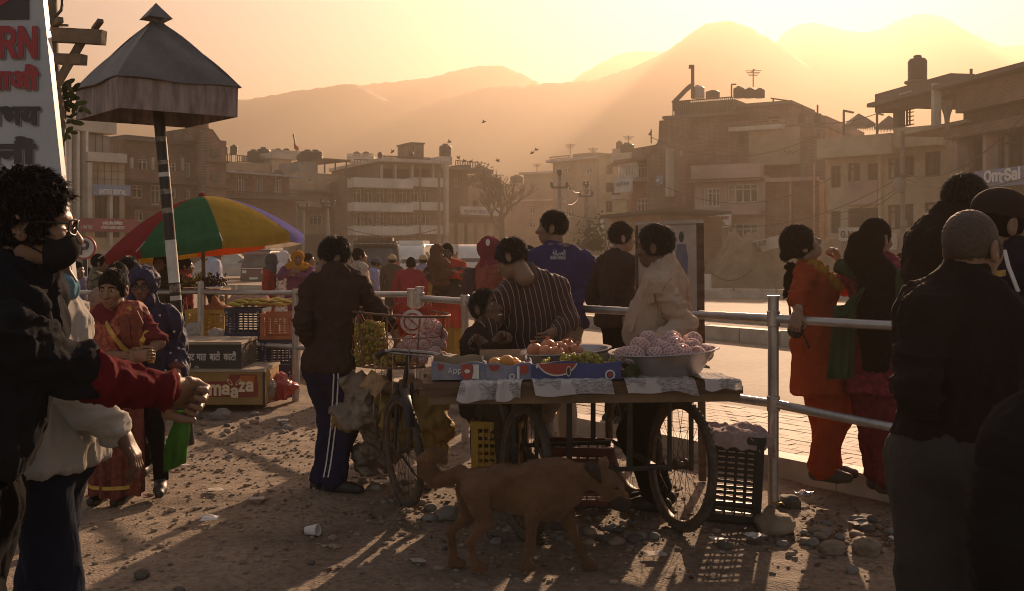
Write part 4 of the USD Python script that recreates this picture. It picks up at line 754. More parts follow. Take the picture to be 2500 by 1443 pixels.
def head(J, res, nose=1.0, female=False, ears=True):
    s = J['hs']; ax = frame(J['hf'], J['hu']); q = lambda *a: hx(J, *a); e = lambda c, r: EL(q(*c), A(*r) * s, ax); c_ = lambda a, b, ra, rb: RC(q(*a), q(*b), ra * s, rb * s); jw = .9 if female else 1.0
    P_ = [e((0, -.014, .026), (.075, .096, .090)), e((0, .03, -.035), (.06 * jw, .064, .082)), e((0, .062, -.096), (.026 * jw, .024, .02)), e((0, .07, .022), (.05, .022, .017))]
    P_ += [e((sg * .037, .062, -.024), (.026, .024, .026)) for sg in (-1, 1)] + [c_((0, .086, .006), (0, .112 * nose, -.032), .0085, .0125), e((0, .102, -.036), (.017, .012, .009)), e((0, .088, -.064), (.025, .012, .0075)), e((0, .086, -.0755), (.021, .012, .008)), e((sg * .05 * jw, .02, -.07) if False else (0, .03, -.07), (.05 * jw, .05, .04)) if False else e((0, .04, -.075), (.045 * jw, .045, .035))] if True else []
    cuts = [e((sg * .032, .098, .003), (.017, .016, .0105)) for sg in (-1, 1)] + [e((0, .106, -.0695), (.024, .014, .0018))]
    P_.append(c_((0, -.022, -.06), (0, -.03, -.16), .054 if not female else .047, .058 if not female else .05))
    P_.append(RC(q(0, -.02, -.09), J['neck'] - J['up'] * .02, .053 * s, .062 * s))
    m = [field(P_, res, .016 * s, cuts, .006 * s)]
    if ears:
        for sg in (-1, 1): m.append(field([EL(q(sg * .079, -.012, -.008), A(.011, .021, .034) * s, ax), EL(q(sg * .078, -.006, -.032), A(.009, .012, .014) * s, ax)], res, .01, [EL(q(sg * .090, -.006, -.002), A(.010, .011, .02) * s, ax)], .005))
    return join(*m)
def hairset(J, res, kind='short', amp=.008, freq=55, seed=0, th=.008, line=.0):
    s = J['hs']; ax = frame(J['hf'], J['hu']); q = lambda *a: hx(J, *a); e = lambda c, r: EL(q(*c), A(*r) * s, ax); P_ = [e((0, -.016, .028), (.075 + th, .096 + th, .090 + th * 1.5))]
    cuts = [e((0, .10, -.035 + line), (.064, .08, .085)), e((0, .02, -.115), (.12, .085, .075)), e((0, -.095, -.105), (.10, .065, .062))]
    if kind == 'short':
        for sg in (-1, 1): P_.append(e((sg * .075, .018, -.005), (.012, .018, .03)))
        cuts += [e((sg * .09, -.008, -.012), (.022, .022, .03)) for sg in (-1, 1)]
    if kind == 'fringe': P_ += [e((0, .07, .085), (.066, .045, .03)), e((.02, .088, .066), (.04, .02, .03))]; cuts = cuts[1:] + [e((0, .12, -.05), (.064, .075, .085))] + [e((sg * .09, -.008, -.012), (.022, .022, .03)) for sg in (-1, 1)]
    if kind == 'bun': P_.append(e((0, -.125, -.01), (.042, .036, .04)))
    if kind == 'topbun': P_.append(e((0, -.10, .10), (.035, .035, .03)))
    if kind in ('long', 'tail'):
        cuts = cuts[:1] + [e((0, .06, -.14), (.1, .06, .08))]; d0 = q(0, -.085, -.02); L = .62 if kind == 'long' else .3; up = J['up']; f = J['fwd']
        pts = [d0, q(0, -.105, -.12), J['neck'] - f * .125 - up * .05, J['neck'] - f * .15 - up * L * .6, J['neck'] - f * .14 - up * L]
        wd = (.06, .062, .065, .06, .03) if kind == 'long' else (.04, .035, .03, .028, .015)
        for a, b, ra, rb in zip(pts, pts[1:], wd, wd[1:]):
            for sh in ((-.05, 0, .05) if kind == 'long' else (0,)): P_.append(RC(a + J['right'] * sh, b + J['right'] * sh, ra, rb))
    m = field(P_, res, .014, cuts, .01); m = rough(m, amp * (.5 if kind == 'long' else 1), freq, seed, st=(1, 1, .25) if kind in ('long', 'tail') else (1, 1, 1))
    return rough(m, amp * .5, freq * 2.3, seed + 3, st=(1, 1, .5))
SKIN = mat('skin_brown', (.21, .115, .07), .5, .18, 9, .15, 150, spec=.4); SKIN2 = mat('skin_dark_brown', (.13, .068, .042), .5, .2, 9, .15, 150, spec=.4); SKIN3 = mat('skin_light_brown', (.28, .165, .11), .5, .15, 9, .12, 150, spec=.4)
HAIR = mat('black_hair', (.009, .007, .006), .95, .3, 60, .5, 300, spec=.03); HAIRB = mat('brown_black_hair', (.014, .010, .008), .95, .3, 60, .5, 300, spec=.03); HAIRS = mat('hair_strand', (.016, .011, .009), .45, .3, 60, spec=.5); EYEW = mat('eye_white', (.34, .3, .27), .25, .1); EYED = mat('eye_dark', (.012, .008, .006), .15, .1); LIP = mat('lip', (.2, .07, .06), .45, .15); SHOE = mat('dark_shoe', (.025, .02, .018), .5, .3, 6); SOLE = mat('sandal_strap', (.06, .04, .03), .6, .3, 6)
def strands(path, m, J, n, L, w, material, seed, lift=.35):
    """short loose hairs growing out of a hair mesh, combed away from the crown"""
    v, f = m; rs = np.random.RandomState(seed); a = np.linalg.norm(np.cross(v[f[:, 1]] - v[f[:, 0]], v[f[:, 2]] - v[f[:, 0]]), axis=1); k = rs.choice(len(f), n, p=a / a.sum()); b = rs.dirichlet((1, 1, 1), n)
    p = (v[f[k]] * b[..., None]).sum(1); nn = normals(v, f)[f[k]].mean(1); nn /= np.linalg.norm(nn, axis=1, keepdims=True) + 1e-9; cr = hx(J, 0, -.05, .12); t = p - cr; t -= (t * nn).sum(1, keepdims=True) * nn; t /= np.linalg.norm(t, axis=1, keepdims=True) + 1e-9
    dr = t * .9 + nn * lift + rs.normal(0, .22, (n, 3)); dr /= np.linalg.norm(dr, axis=1, keepdims=True); ln = L * rs.uniform(.5, 1.2, (n, 1)); q = np.stack([p - nn * .003, p + dr * ln * .5, p + dr * ln + (t * .25 - nn * .12) * ln], 1)
    o = _org[path]; c = UsdGeom.BasisCurves.Define(stage, path + '/strands'); c.CreateTypeAttr('linear'); c.CreatePointsAttr(Vt.Vec3fArray.FromNumpy((q.reshape(-1, 3) - o).astype(np.float32))); c.CreateCurveVertexCountsAttr(Vt.IntArray.FromNumpy(np.full(n, 3, np.int32)))
    c.CreateWidthsAttr(Vt.FloatArray.FromNumpy(np.tile(np.array([w, w * .85, w * .3], np.float32), n))); c.SetWidthsInterpolation('vertex'); UsdShade.MaterialBindingAPI.Apply(c.GetPrim()).Bind(material); tag(c.GetPrim(), kind='stuff')
def face(T, J, lips=True, brows=True, bindi=False):
    q = lambda *a: hx(J, *a); s = J['hs']; ax = frame(J['hf'], J['hu'])
    for sg in (-1, 1):
        mb = MB(); mb.ell(q(sg * .031, .0765, .003), A(.0125, .0125, .009) * s, 2, ax); p = part(T, 'eye', mb, EYEW, smooth=True); mb = MB(); mb.ell(q(sg * .031, .0852, .002), A(.0066, .0048, .0066) * s, 2, ax); part(p, 'iris', mb, EYED, smooth=True)
        if brows: mb = MB(); mb.tube([q(sg * .013, .0935, .022), q(sg * .03, .092, .028), q(sg * .05, .079, .022)], [.0035 * s, .004 * s, .002 * s], 6); part(T, 'eyebrow', mb, HAIR)
    if lips:
        mb = MB(); mb.ell(q(0, .0955, -.063), A(.021, .0062, .0048) * s, 2, ax); mb.ell(q(0, .0935, -.0765), A(.018, .0062, .0055) * s, 2, ax); part(T, 'lips', mb, LIP, smooth=True)
    if bindi: mb = MB(); mb.ell(q(0, .094, .034), A(.004, .003, .005) * s, 1, ax); part(T, 'bindi', mb, LIP)
def wrinkle(m, amp, seed=0, f=9, st=(1.25, 1.25, .42)): return rough(rough(m, amp, f, seed, True, st), amp * .28, f * 2.6, seed + 5, True, st)
def person(label, J, top=None, bottom=None, hair=('short',), skin=None, shoes=SHOE, d=None, group=None, hands='LR', detail=None, ears=True, female=False, sleeve=.97, hem=.0, tt=.012, bt=.012, legfrac=.93, flare=.01, cap=None, eyes=False, nohead=False, hres=None, wr=.008, hairm=None, bodylegs=True, topname='shirt', handbig=1.0, bindi=False, bottomname='trousers', legkeys='LR', footkeys=None, cutz=None):
    d = d or J['base'][1]; res = max(.009, d * .0017) if detail is None else detail; hres = hres or max(.0042, d * .00085); skin = skin or SKIN
    T = thing('person', label, 'person', J['base'], group)
    parts_ = [field(torso(J, -.012) + arms(J) + (legs(J, -.012, keys=legkeys) + feet(J, 0, legkeys) if bodylegs else []), max(res, .011), .03)]
    if not nohead: parts_.append(head(J, hres, female=female, ears=ears))
    for k in hands: parts_.append(hand(J, k, max(.0034, d * .0006), handbig))
    part(T, 'body', join(*parts_), skin, smooth=True); f, up, r, s = J['fwd'], J['up'], J['right'], J['s']
    if top is not None:
        P_ = torso(J, tt) + arms(J, tt, sleeve)
        if hem > 0:      # skirt of the shirt below the hips
            for sg in (-1, 1): P_.append(RC(J['pel'] + r * sg * .075 * s, J['pel'] - A(0, 0, hem) + r * sg * .085 * s, .105 * s + tt, .115 * s + tt + hem * .08))
            P_.append(RC(J['pel'], J['pel'] - A(0, 0, hem), .115 * s + tt, .12 * s + tt + hem * .08))
        else: P_.append(EL(J['pel'] - up * .01, A(.17 * J['w'], .125, .1) * s + tt, np.array([r, f, up])))
        z0 = cutz if cutz is not None else J['pel'][2] - (hem if hem > 0 else .07 * s); nk = J['neck'] + up * .035 * s
        na = len(arms(J, tt, sleeve)); nt = len(torso(J, tt)); m = field(P_[:nt] + P_[nt + na:], res, .04, [lambda X: X[..., 2] - z0 if hem or up[2] > .8 else (X - (J['pel'] - up * .08)) @ up], .01)
        ms = [wrinkle(m, wr * 1.6, int(d * 10) % 7, 6.5)] + [wrinkle(field(arms(J, tt, sleeve, k_), res * .9, .022), wr * 1.5, 3 + i_, 8, (.7, .7, 1.7)) for i_, k_ in enumerate('LR')]; part(T, topname, join(*ms), top, smooth=True)
    if bottom is not None:
        m = field([EL(J['pel'] - A(0, 0, .02), A(.163 * J['w'], .122, .13) * s + bt, np.array([r, unit(np.cross(A(0, 0, 1), r)), A(0, 0, 1)]))] + legs(J, bt, legfrac, flare, legkeys), res, .025); part(T, bottomname, wrinkle(m, wr * .8, int(d * 7) % 5, 7), bottom, smooth=True)
    if shoes is not None:
        for k in (footkeys or legkeys): part(T, 'shoe', field(feet(J, .007, k), max(res * .7, .006), .02, [lambda X: J['an' + k][2] + .01 - X[..., 2]], .01), shoes, smooth=True)
    if hair and not nohead:
        hm = hairset(J, hres, *hair); hp_ = part(T, 'hair', hm, hairm or HAIR, smooth=True)
        if d < 9 and cap is None and ears: strands(hp_, hm, J, int(6000 if d < 3.5 else 3600 if d < 7 else 1800), .014 if hair[0] != 'short' else .021, max(.0011, d * .00026), HAIRS, int(d * 10), .10 if hair[0] != 'short' else .2)
    if cap is not None:
        q = lambda *a: hx(J, *a); ax = frame(J['hf'], J['hu']); hs = J['hs']; m = field([EL(q(0, -.014, .05), A(.092, .112, .085) * hs, ax)], hres, .01, [EL(q(0, -.01, -.03), A(.13, .15, .06) * hs, ax)], .01); c_ = part(T, 'cap', m, cap, smooth=True)
        m = field([EL(q(0, .10, .032), A(.07, .07, .009) * hs, ax)], hres, .01); part(c_, 'brim', m, cap, smooth=True)
    if eyes: face(T, J, bindi=bindi)
    return T
def skirt(J, zb, w0, w1, n=14, amp=.02, seed=0, f0=None, top=None, dpt=.8, rows=26, cols=160, lean=A(0, 0, 0)):
    """pleated skirt or sari from the waist down to height zb"""
    pel = J['pel'] if top is None else top; r, f = J['right'], unit(A(J['fwd'][0], J['fwd'][1], 0)); r = unit(A(r[0], r[1], 0)); zt = pel[2] + .06; rs = np.random.RandomState(seed); ph = rs.rand(8) * 6.28
    def fn(U, W):
        a = W * 2 * math.pi; k = U ** 1.0; w = w0 + (w1 - w0) * k ** .8; fold = amp * (k ** .7) * (np.sin(n * a + 2 * np.sin(2 * a + ph[0]) + k * 1.5) + .5 * np.sin(2 * n * a + ph[1] + 3 * k)); x_ = (w + fold) * np.cos(a); y_ = (w * dpt + fold) * np.sin(a)
        z = zt + (zb - zt) * U + .012 * np.sin(5 * a + ph[2]) * U; c = lean * U[..., None]
        return tuple(pel[i] * (1 if i < 2 else 0) + x_ * r[i] + y_ * f[i] + c[..., i] + (z if i == 2 else 0) for i in range(3))
    v, fc = sheet(fn, rows, cols); return thick(v, fc, .006)
def hood(J, res, drape=.12, seed=0, open_=(.058, .07, .088), loose=.022):
    s = J['hs']; q = lambda *a: hx(J, *a); ax = frame(J['hf'], J['hu']); e = lambda c, r: EL(q(*c), A(*r) * s, ax); n = J['neck']
    P_ = [e((0, -.02, .022), (.08 + loose, .104 + loose, .098 + loose)), e((0, .015, -.10), (.072 + loose, .075 + loose, .07)), RC(q(0, 0, -.12), n - J['up'] * .02 + J['fwd'] * .02, .085, .115)]
    if drape: P_ += [RC(n + J['right'] * .02, n - J['up'] * .02 + J['right'] * .13, .085, .075), RC(n - J['right'] * .02, n - J['up'] * .02 - J['right'] * .13, .085, .075), EL(n - J['up'] * drape * .7 + J['fwd'] * .05, A(.17, .11, drape), np.array([J['right'], J['fwd'], J['up']]))]
    return wrinkle(field(P_, res, .03, [EL(q(0, .10, -.028), A(*open_) * s, ax)], .012), .007, seed, 14)
# ------------------------------------------------------------ things at the roadside
M_steel = mat('galvanised_pipe', (.5, .46, .42), .33, .3, 6, .15, 60, metal=.75, lo=.3, hi=.6, world=True); M_black = mat('black_paint', (.018, .016, .015), .4, .3, 5); M_whitep = mat('white_paint', (.6, .57, .52), .6, .35, 6, .2, 40)
# ---- railing
rl = thing('railing', 'galvanised pipe railing with a tall post behind the fruit cart', 'railing', A(1.61, 6.19, 0))
pa = P(1888, 778, 6.19); pb = P(1025, 728, 8.65); pc = P(2560, 809, 5.2)
def rail_pts(a, b, sag=0.0, n=9): return [a + (b - a) * k / (n - 1) + A(0, 0, -sag * math.sin(math.pi * k / (n - 1))) for k in range(n)]
for a, b in ((pa, pb), (pa, pc)):
    mb = MB(); mb.tube(rail_pts(a, b, .008), .028, 14); part(rl, 'rail', mb, M_steel, smooth=40)
    dz = -.523; a2, b2 = a + A(0, 0, dz), b + A(0, 0, dz)
    if b is pc: b2 = P(2560, 1112, 5.2)
    else: b2 = P(1040, 862, 8.6)
    mb = MB(); mb.tube(rail_pts(a2, b2, .008), .027, 14); part(rl, 'rail', mb, M_steel, smooth=40)
for p_, top, r in ((pa, .13, .033), (pb + (pa - pb) * .0, .09, .035), (pb + (pa - pb) * .17, .0, .03), (pa + (pc - pa) * .93, .12, .033)):
    mb = MB(); q = A(p_[0], p_[1], -.05); mb.tube([q, A(p_[0], p_[1], p_[2] + top)], r, 14); part(rl, 'post', mb, M_steel, smooth=40)
    mb = MB(); mb.tube([A(p_[0], p_[1], p_[2] + top - .004), A(p_[0], p_[1], p_[2] + top + .012)], r + .004, 14); part(rl, 'post_cap', mb, M_steel)
    for dz in (0, -.523): mb = MB(); mb.lathe([(r + .0, -.05), (r + .007, -.045), (r + .007, .045), (r, .05)], A(p_[0], p_[1], p_[2] + dz), 14); part(rl, 'collar', mb, M_steel)
rl = thing('railing', 'galvanised pipe railing running in front of the stacked fruit crates at left', 'railing', A(-2.3, 10.5, 0))
q = [P(1004, 718, 8.9), P(722, 715, 10.4), P(490, 712, 11.6), P(150, 713, 12.6)]; ql = [P(1004, 868, 8.9), P(722, 848, 10.4), P(490, 825, 11.6), P(150, 818, 12.6)]
for a, b in list(zip(q, q[1:])) + list(zip(ql, ql[1:])): mb = MB(); mb.tube(rail_pts(a, b, .008), .027, 12); part(rl, 'rail', mb, M_steel, smooth=40)
for k, p_ in enumerate(q[:3]): mb = MB(); mb.tube([A(p_[0], p_[1], -.05), A(p_[0], p_[1], p_[2] + (.05, .04, .12)[k])], .038, 12); part(rl, 'post', mb, M_steel, smooth=40)

# ---- fruit, made once and copied
def lattice_net(r, turns=11, rows=26, tr=.0043, z0=-.9, z1=.93):
    mb = MB()
    for sg in (-1, 1):
        for k in range(turns):
            pts = []
            for i in range(rows):
                z = z0 + (z1 - z0) * i / (rows - 1); rr = r * math.sqrt(max(.02, 1 - z * z)) + .001; a = 2 * math.pi * k / turns + sg * (z + 1) * 1.15; pts.append((rr * math.cos(a), rr * math.sin(a), r * z * .96))
            mb.tube(pts, tr, 4, False)
    return mb
M_apple = mat('apple_skin', (.76, .46, .38), .35, .3, 14, 0, col2=(.72, .34, .27), transl=.25); M_foam = mat('foam_net', (.92, .76, .74), .7, .08, 20, transl=.45); M_pome = mat('pomegranate_skin', (.40, .11, .06), .42, .35, 18, .2, 60, col2=(.45, .2, .08)); M_orange = mat('orange_peel', (.62, .26, .05), .45, .2, 12, .4, 220, bdist=.001)
M_stalk = mat('fruit_stalk', (.12, .08, .04), .8, .2)
def fruit_mesh(r, sq=.93, dip=.16, n=18):
    prof = [(0, -r * sq * .9)] + [(r * math.sin(t), -r * sq * math.cos(t) * (1 - dip * (1 if t > math.pi * .7 else .5) * abs(math.cos(t)) ** 6)) for t in np.linspace(.15, math.pi - .13, 13)] + [(0, r * sq * .78)]
    mb = MB(); mb.lathe(prof, A(0, 0, 0), n); return mb
apple = thing('apple', 'pink and white apple', 'apple'); part(apple, 'apple_body', fruit_mesh(.041), M_apple, smooth=True); part(apple, 'foam_net', lattice_net(.0435), M_foam, smooth=True)
pome = thing('pomegranate', 'pome', 'pomegranate'); part(pome, 'fruit', fruit_mesh(.045, .96, .05), M_pome, smooth=True); mb = MB(); mb.lathe([(.008, .038), (.009, .046), (.014, .058), (.011, .057), (.006, .047), (0, .045)], A(0, 0, 0), 8); part(pome, 'crown', mb, M_pome)
orng = thing('orange', 'orange', 'orange'); part(orng, 'fruit', fruit_mesh(.036, .92, .06), M_orange, smooth=True); mb = MB(); mb.ell((0, 0, .0305), (.004, .004, .003), 1); part(orng, 'stem_end', mb, M_stalk)
_used = set()
def put_fruit(src, pos, label, group=None, sc=1.0):
    a = (R.uniform(-35, 35), R.uniform(-35, 35), R.uniform(0, 360)); pr = stage.GetPrimAtPath(src)
    if src not in _used:
        _used.add(src); place_first(src, pos, a[2], sc, a[0], a[1]); tag(pr, label, None, group); return src
    return clone(src, pos, a[2], label, group, sc, a[0], a[1])

# ---- the cart
M_wood = mat('cart_wood', (.15, .085, .05), .8, .5, 3.0, .5, 30, stretch=(1, 1, 8)); M_wood2 = mat('cart_wood_pale', (.24, .15, .09), .8, .45, 3.0, .5, 30); M_tyre = mat('tyre_rubber', (.035, .029, .025), .75, .35, 14, .4, 120, col2=(.10, .075, .055)); M_rim = mat('rusty_rim', (.16, .11, .08), .45, .4, 20, metal=.5)
def wheel(parent, c, axis, r=.36, tr=.022, name='wheel', spokes=32):
    ax3 = unit(axis); e1 = unit(np.cross(A(0, 0, 1), ax3)); fr = [e1, np.cross(ax3, e1), ax3]; p = None
    mb = MB(); mb.lathe([(r - tr * 2, -tr * .5), (r - tr * 1.5, -tr), (r - tr * .6, -tr * .95), (r - .004, -tr * .5), (r, 0), (r - .004, tr * .5), (r - tr * .6, tr * .95), (r - tr * 1.5, tr), (r - tr * 2, tr * .5)], c, 48, fr)
    for k in range(60):
        a = 2 * math.pi * k / 60; d = np.array([math.cos(a), math.sin(a), 0]) @ np.array(fr); t_ = np.array([-math.sin(a), math.cos(a), 0]) @ np.array(fr); mb.box(c + d * (r - .003), (.009, .012, tr * 1.3), [d, t_, ax3])
    p = part(parent, name, mb, M_tyre, smooth=40)
    mb = MB(); rr = r - tr * 2; mb.lathe([(rr - .016, -.011), (rr + .006, -.016), (rr + .006, .016), (rr - .016, .011), (rr - .018, 0), (rr - .016, -.011)], c, 40, fr); part(p, 'rim', mb, M_rim, smooth=40)
    mb = MB(); mb.tube([c - ax3 * .045, c + ax3 * .045], .017, 10)
    for sg in (-1, 1): mb.tube([c + ax3 * sg * .03, c + ax3 * sg * .036], .032, 12)
    part(p, 'hub', mb, M_rim); mb = MB()
    for k in range(spokes):
        a = 2 * math.pi * k / spokes; b = a + (.35 if k % 4 < 2 else -.35); sg = 1 if k % 2 else -1; d = lambda t: np.array([math.cos(t), math.sin(t), 0]) @ np.array(fr)
        mb.tube([c + ax3 * sg * .032 + d(b) * .028, c + d(a) * (rr - .012)], .0016, 4, False)
    part(p, 'spokes', mb, M_rim, kind='stuff'); return p
ca = math.radians(11); E1, E2 = A(math.cos(ca), math.sin(ca), 0), A(-math.sin(ca), math.cos(ca), 0); nl = A(.072, 5.52, 0)
cart = thing('fruit_cart', 'wooden four wheeled fruit cart with bicycle wheels behind the dog', 'cart', nl + E1 * .45 + E2 * .38)
for c in (nl, nl + E1 * .90, nl + E2 * .77 + E1 * -.06, nl + E1 * .86 + E2 * .76): wheel(cart, c + A(0, 0, .365), A(math.cos(ca + .16), math.sin(ca + .16), R.gauss(0, .02)), .372)
for k in (0, .76): mb = MB(); mb.tube([nl + E2 * k - E1 * .06 + A(0, 0, .352), nl + E2 * k + E1 * .95 + A(0, 0, .352)], .014, 8); part(cart, 'axle', mb, M_iron)
TE = unit(P(1785, 936, 5.12) - P(1035, 938, 5.02)); TE[2] = 0; TE = unit(TE); TN = A(-TE[1], TE[0], 0); T0 = P(1036, 936, 5.02); TZ = T0[2]; TL = 1.60
def TT(a, b, z=0.0): return A(T0[0], T0[1], 0) + TE * a + TN * b + A(0, 0, TZ + z)      # a along the front edge, b to the back, z over the table top
for k in range(11):
    mb = MB(); l0, l1 = R.uniform(-.02, .02), TL + R.uniform(-.03, .05); mb.box(TT((l0 + l1) / 2, .06 + k * .121, -.014), (l1 - l0, .116, .026), [TE, TN, Zup]); part(cart, 'plank', mb, M_wood)
for k, (z, w, h, b) in enumerate(((-.048, .04, .04, .03), (-.09, .045, .042, .05), (-.052, .05, .05, 1.28))): mb = MB(); mb.box(TT(TL / 2 + .02 * k, b, z), (TL + .05 - .06 * k, w, h), [TE, TN, Zup]); part(cart, 'beam', mb, M_wood2 if k == 1 else M_wood)
for a in (.1, .52, 1.05, 1.5): mb = MB(); mb.box(TT(a, .66, -.062), (.05, 1.2, .03), [TE, TN, Zup]); part(cart, 'cross_beam', mb, M_wood)
for c in (nl, nl + E1 * .90, nl + E2 * .77 + E1 * -.06, nl + E1 * .86 + E2 * .76):
    for sg in (-1, 1): mb = MB(); q = c + E1 * sg * .065; mb.beam(q + A(0, 0, .33), q + A(0, 0, TZ - .07), .022, .03); part(cart, 'fork_bar', mb, M_iron)
for k in (0, .76):
    for sg in (.25, .6): mb = MB(); q = nl + E2 * k + E1 * sg; mb.beam(q + A(0, 0, .34), q + A(0, 0, TZ - .08), .03); part(cart, 'stay', mb, M_iron)
for k in (.12, .74): mb = MB(); mb.beam(nl + E2 * 0 + E1 * k + A(0, 0, .36), nl + E2 * .76 + E1 * k + A(0, 0, .36), .028); part(cart, 'stay', mb, M_iron)
# newspapers hanging over the edge
M_news = usdkit.material(stage, '/World/Looks/newsprint', {'t': ('texture_coordinate', {}), 'mp': ('mapping', {'scale': (40, 40, 260)}), 'n': ('noise_texture', {'scale': 1.0, 'detail': 3.0, 'roughness': .8}), 'n2': ('noise_texture', {'scale': 9.0, 'detail': 1.0}),
    'r': ('rgb_ramp', {'ramp': [(.44, (.86, .82, .80)), (.56, (.40, .38, .38))]}), 'r2': ('rgb_ramp', {'ramp': [(.5, (0, 0, 0)), (.53, (1, 1, 1))]}), 'm': ('mix_color', {'blend_type': 'mix', 'a': (.88, .84, .82)}), 'p': ('principled_bsdf', {'roughness': .9, 'specular_ior_level': .1}), 'tr': ('translucent_bsdf', {}), 'mx': ('mix_closure', {'fac': .45})},
    [('t.object', 'mp.vector'), ('mp.vector', 'n.vector'), ('t.object', 'n2.vector'), ('n.fac', 'r.fac'), ('n2.fac', 'r2.fac'), ('r2.color', 'm.fac'), ('r.color', 'm.b'), ('m.result', 'p.base_color'), ('m.result', 'tr.color'), ('p.BSDF', 'mx.closure1'), ('tr.BSDF', 'mx.closure2')], surface='mx.closure')
for k, (a0, a1, dr, lab) in enumerate(((.175, .37, .085, 'folded newspaper sheet hanging over the cart edge under the left fruit box'), (.375, .50, .09, 'torn newspaper sheet hanging beside the folded one at the cart edge'), (.56, .96, .062, 'long crumpled newspaper under the blue grape box on the cart'), (1.01, 1.37, .058, 'flat newspaper under the big steel basin at the cart edge'), (1.40, 1.585, .045, 'torn newspaper at the right corner of the cart'))):
    def fn(U, W, a0=a0, a1=a1, dr=dr, k=k):
        tot = .30; s_ = W * tot - (tot - dr * (1 + .25 * np.sin(U * (5 + k)) * (U if k % 2 else 1 - U))); over = np.maximum(s_, 0); inn = np.minimum(s_, 0); a = a0 + (a1 - a0) * U + .02 * np.sin(W * 4 + k)
        x_ = TT(0, 0)[:, None, None] + TE[:, None, None] * a; b = -inn - .022 + .0; y_ = np.where(s_ < 0, b + .0, -.028 - .012 * np.sin(U * 11 + k) - over * .12); z = np.where(s_ < 0, .006 + .003 * k % .01 + .004 * np.sin(U * 17 + W * 3) ** 2, .004 - over)
        return tuple(x_[i] + TN[i] * y_ + (z if i == 2 else 0) for i in range(3))
    t = solo('newspaper', thick(*sheet(fn, 24, 22), .0012), M_news, lab, 'newspaper', smooth=40)
# fruit boxes
M_boxblue = mat('printed_box_blue', (.055, .065, .20), .55, .25, 5); M_boxgrey = mat('printed_box_worn_blue', (.13, .15, .25), .65, .4, 6, col2=(.28, .26, .27)); M_card = mat('cardboard', (.33, .23, .14), .85, .25, 6, .2, 40); M_print_r = mat('print_red', (.40, .06, .04), .55, .25, 9); M_print_w = mat('print_white', (.65, .6, .56), .6, .15, 9); M_print_g = mat('print_green', (.02, .05, .03), .5, .2)
def carton(label, a0, a1, b0, b1, h, mside, prints=(), wav=.008):
    t = thing('fruit_box', label, 'box', TT((a0 + a1) / 2, (b0 + b1) / 2, .008)); th = .006; z0 = .008
    mb = MB(); mb.box(TT((a0 + a1) / 2, (b0 + b1) / 2, z0 + .004), (a1 - a0 - .014, b1 - b0 - .014, .006), [TE, TN, Zup]); part(t, 'bottom', mb, M_card)
    for (aa, bb, ca_, cb, nm) in ((a0, b0, a1, b0, 'front_side'), (a0, b1, a1, b1, 'back_side'), (a0, b0 + .007, a0, b1 - .007, 'end_side'), (a1, b0 + .007, a1, b1 - .007, 'end_side')):
        pa_, pb_ = TT(aa, bb, z0), TT(ca_, cb, z0); n_ = np.cross(unit(pb_ - pa_), Zup)
        v, f_ = sheet(lambda U, W: tuple((pa_ + 0)[i] + (pb_ - pa_)[i] * U + (W * (h + wav * np.sin(U * 9 + a0 * 20)) if i == 2 else 0) + n_[i] * .004 * np.sin(U * 7) * W for i in range(3)), 16, 3); part(t, nm, thick(v, f_, th), mside if nm != 'back_side' else M_card, smooth=30)
    for nm, poly, m, dz in prints:
        mb = MB(); mb.prism(poly, TT(a0, b0, z0) - TN * (.011 + dz), TE, Zup, .0012); part(t, nm, mb, m)
    return t
circ = lambda x_, y_, r, sx=1, sy=1: __import__('shapely').affinity.scale(Point(x_, y_).buffer(r), sx, sy)
clipb = lambda p, w, h: p.intersection(sbox(.003, .004, w - .003, h - .004))
def boxtext(text, x_, y_, h, bold=1):
    from shapely import affinity
    p = text_poly(text, 'latin', bold); return affinity.translate(affinity.scale(p, h, h, origin=(0, 0)), x_, y_)
fb1 = carton('worn blue apple box with red printing at the left end of the cart', .04, .305, .06, .40, .085, M_boxgrey, [('print_fruit', clipb(circ(.04, .09, .018, 1, 2.2), .265, .085), M_print_r, 0), ('print_fruit', clipb(circ(.175, .05, .032, 1, 1.7), .265, .085), M_print_r, 0), ('print_panel', sbox(.20, .006, .235, .078), M_print_w, 0), ('lettering', boxtext('Apple', .075, .035, .028), M_print_w, 0), ('print_label', circ(.175, .045, .012, 1.2, .8), M_print_w, .0014)])
fb2 = carton('worn blue fruit box with oranges inside, second from the left on the cart', .312, .54, .05, .40, .08, M_boxgrey, [('print_fruit', clipb(circ(.04, .085, .03, 1, 1.3), .228, .08), M_print_r, 0), ('print_fruit', clipb(circ(.19, .07, .02, 1, 2.2), .228, .08), M_print_r, 0), ('print_seal', circ(.13, .018, .014).difference(circ(.13, .018, .009)), M_print_w, 0), ('print_panel', sbox(.155, .004, .168, .07), M_print_w, 0)])
fb3 = carton('bright blue grape box with a big printed apple on its front', .545, 1.0, .03, .42, .088, M_boxblue, [('print_apple', clipb(circ(.125, .115, .095, 1.15, 1.0), .455, .088).difference(circ(.125, .115, .001)), M_print_w, 0), ('print_apple', clipb(circ(.125, .118, .090, 1.15, 1.0), .455, .088), M_print_r, .0014), ('print_leaf', circ(.183, .045, .012, 1, 2.2), M_print_w, .0016), ('print_leaf', circ(.183, .045, .009, 1, 2.3), M_print_g, .003), ('print_seal', circ(.395, .025, .026).intersection(sbox(0, .004, 1, .088)).difference(circ(.395, .025, .018)), M_print_w, 0), ('print_seal', circ(.395, .025, .012).intersection(sbox(0, .004, 1, .088)), M_print_r, 0), ('print_drop', circ(.022, .07, .006, 1, 1.6), M_print_w, 0)])
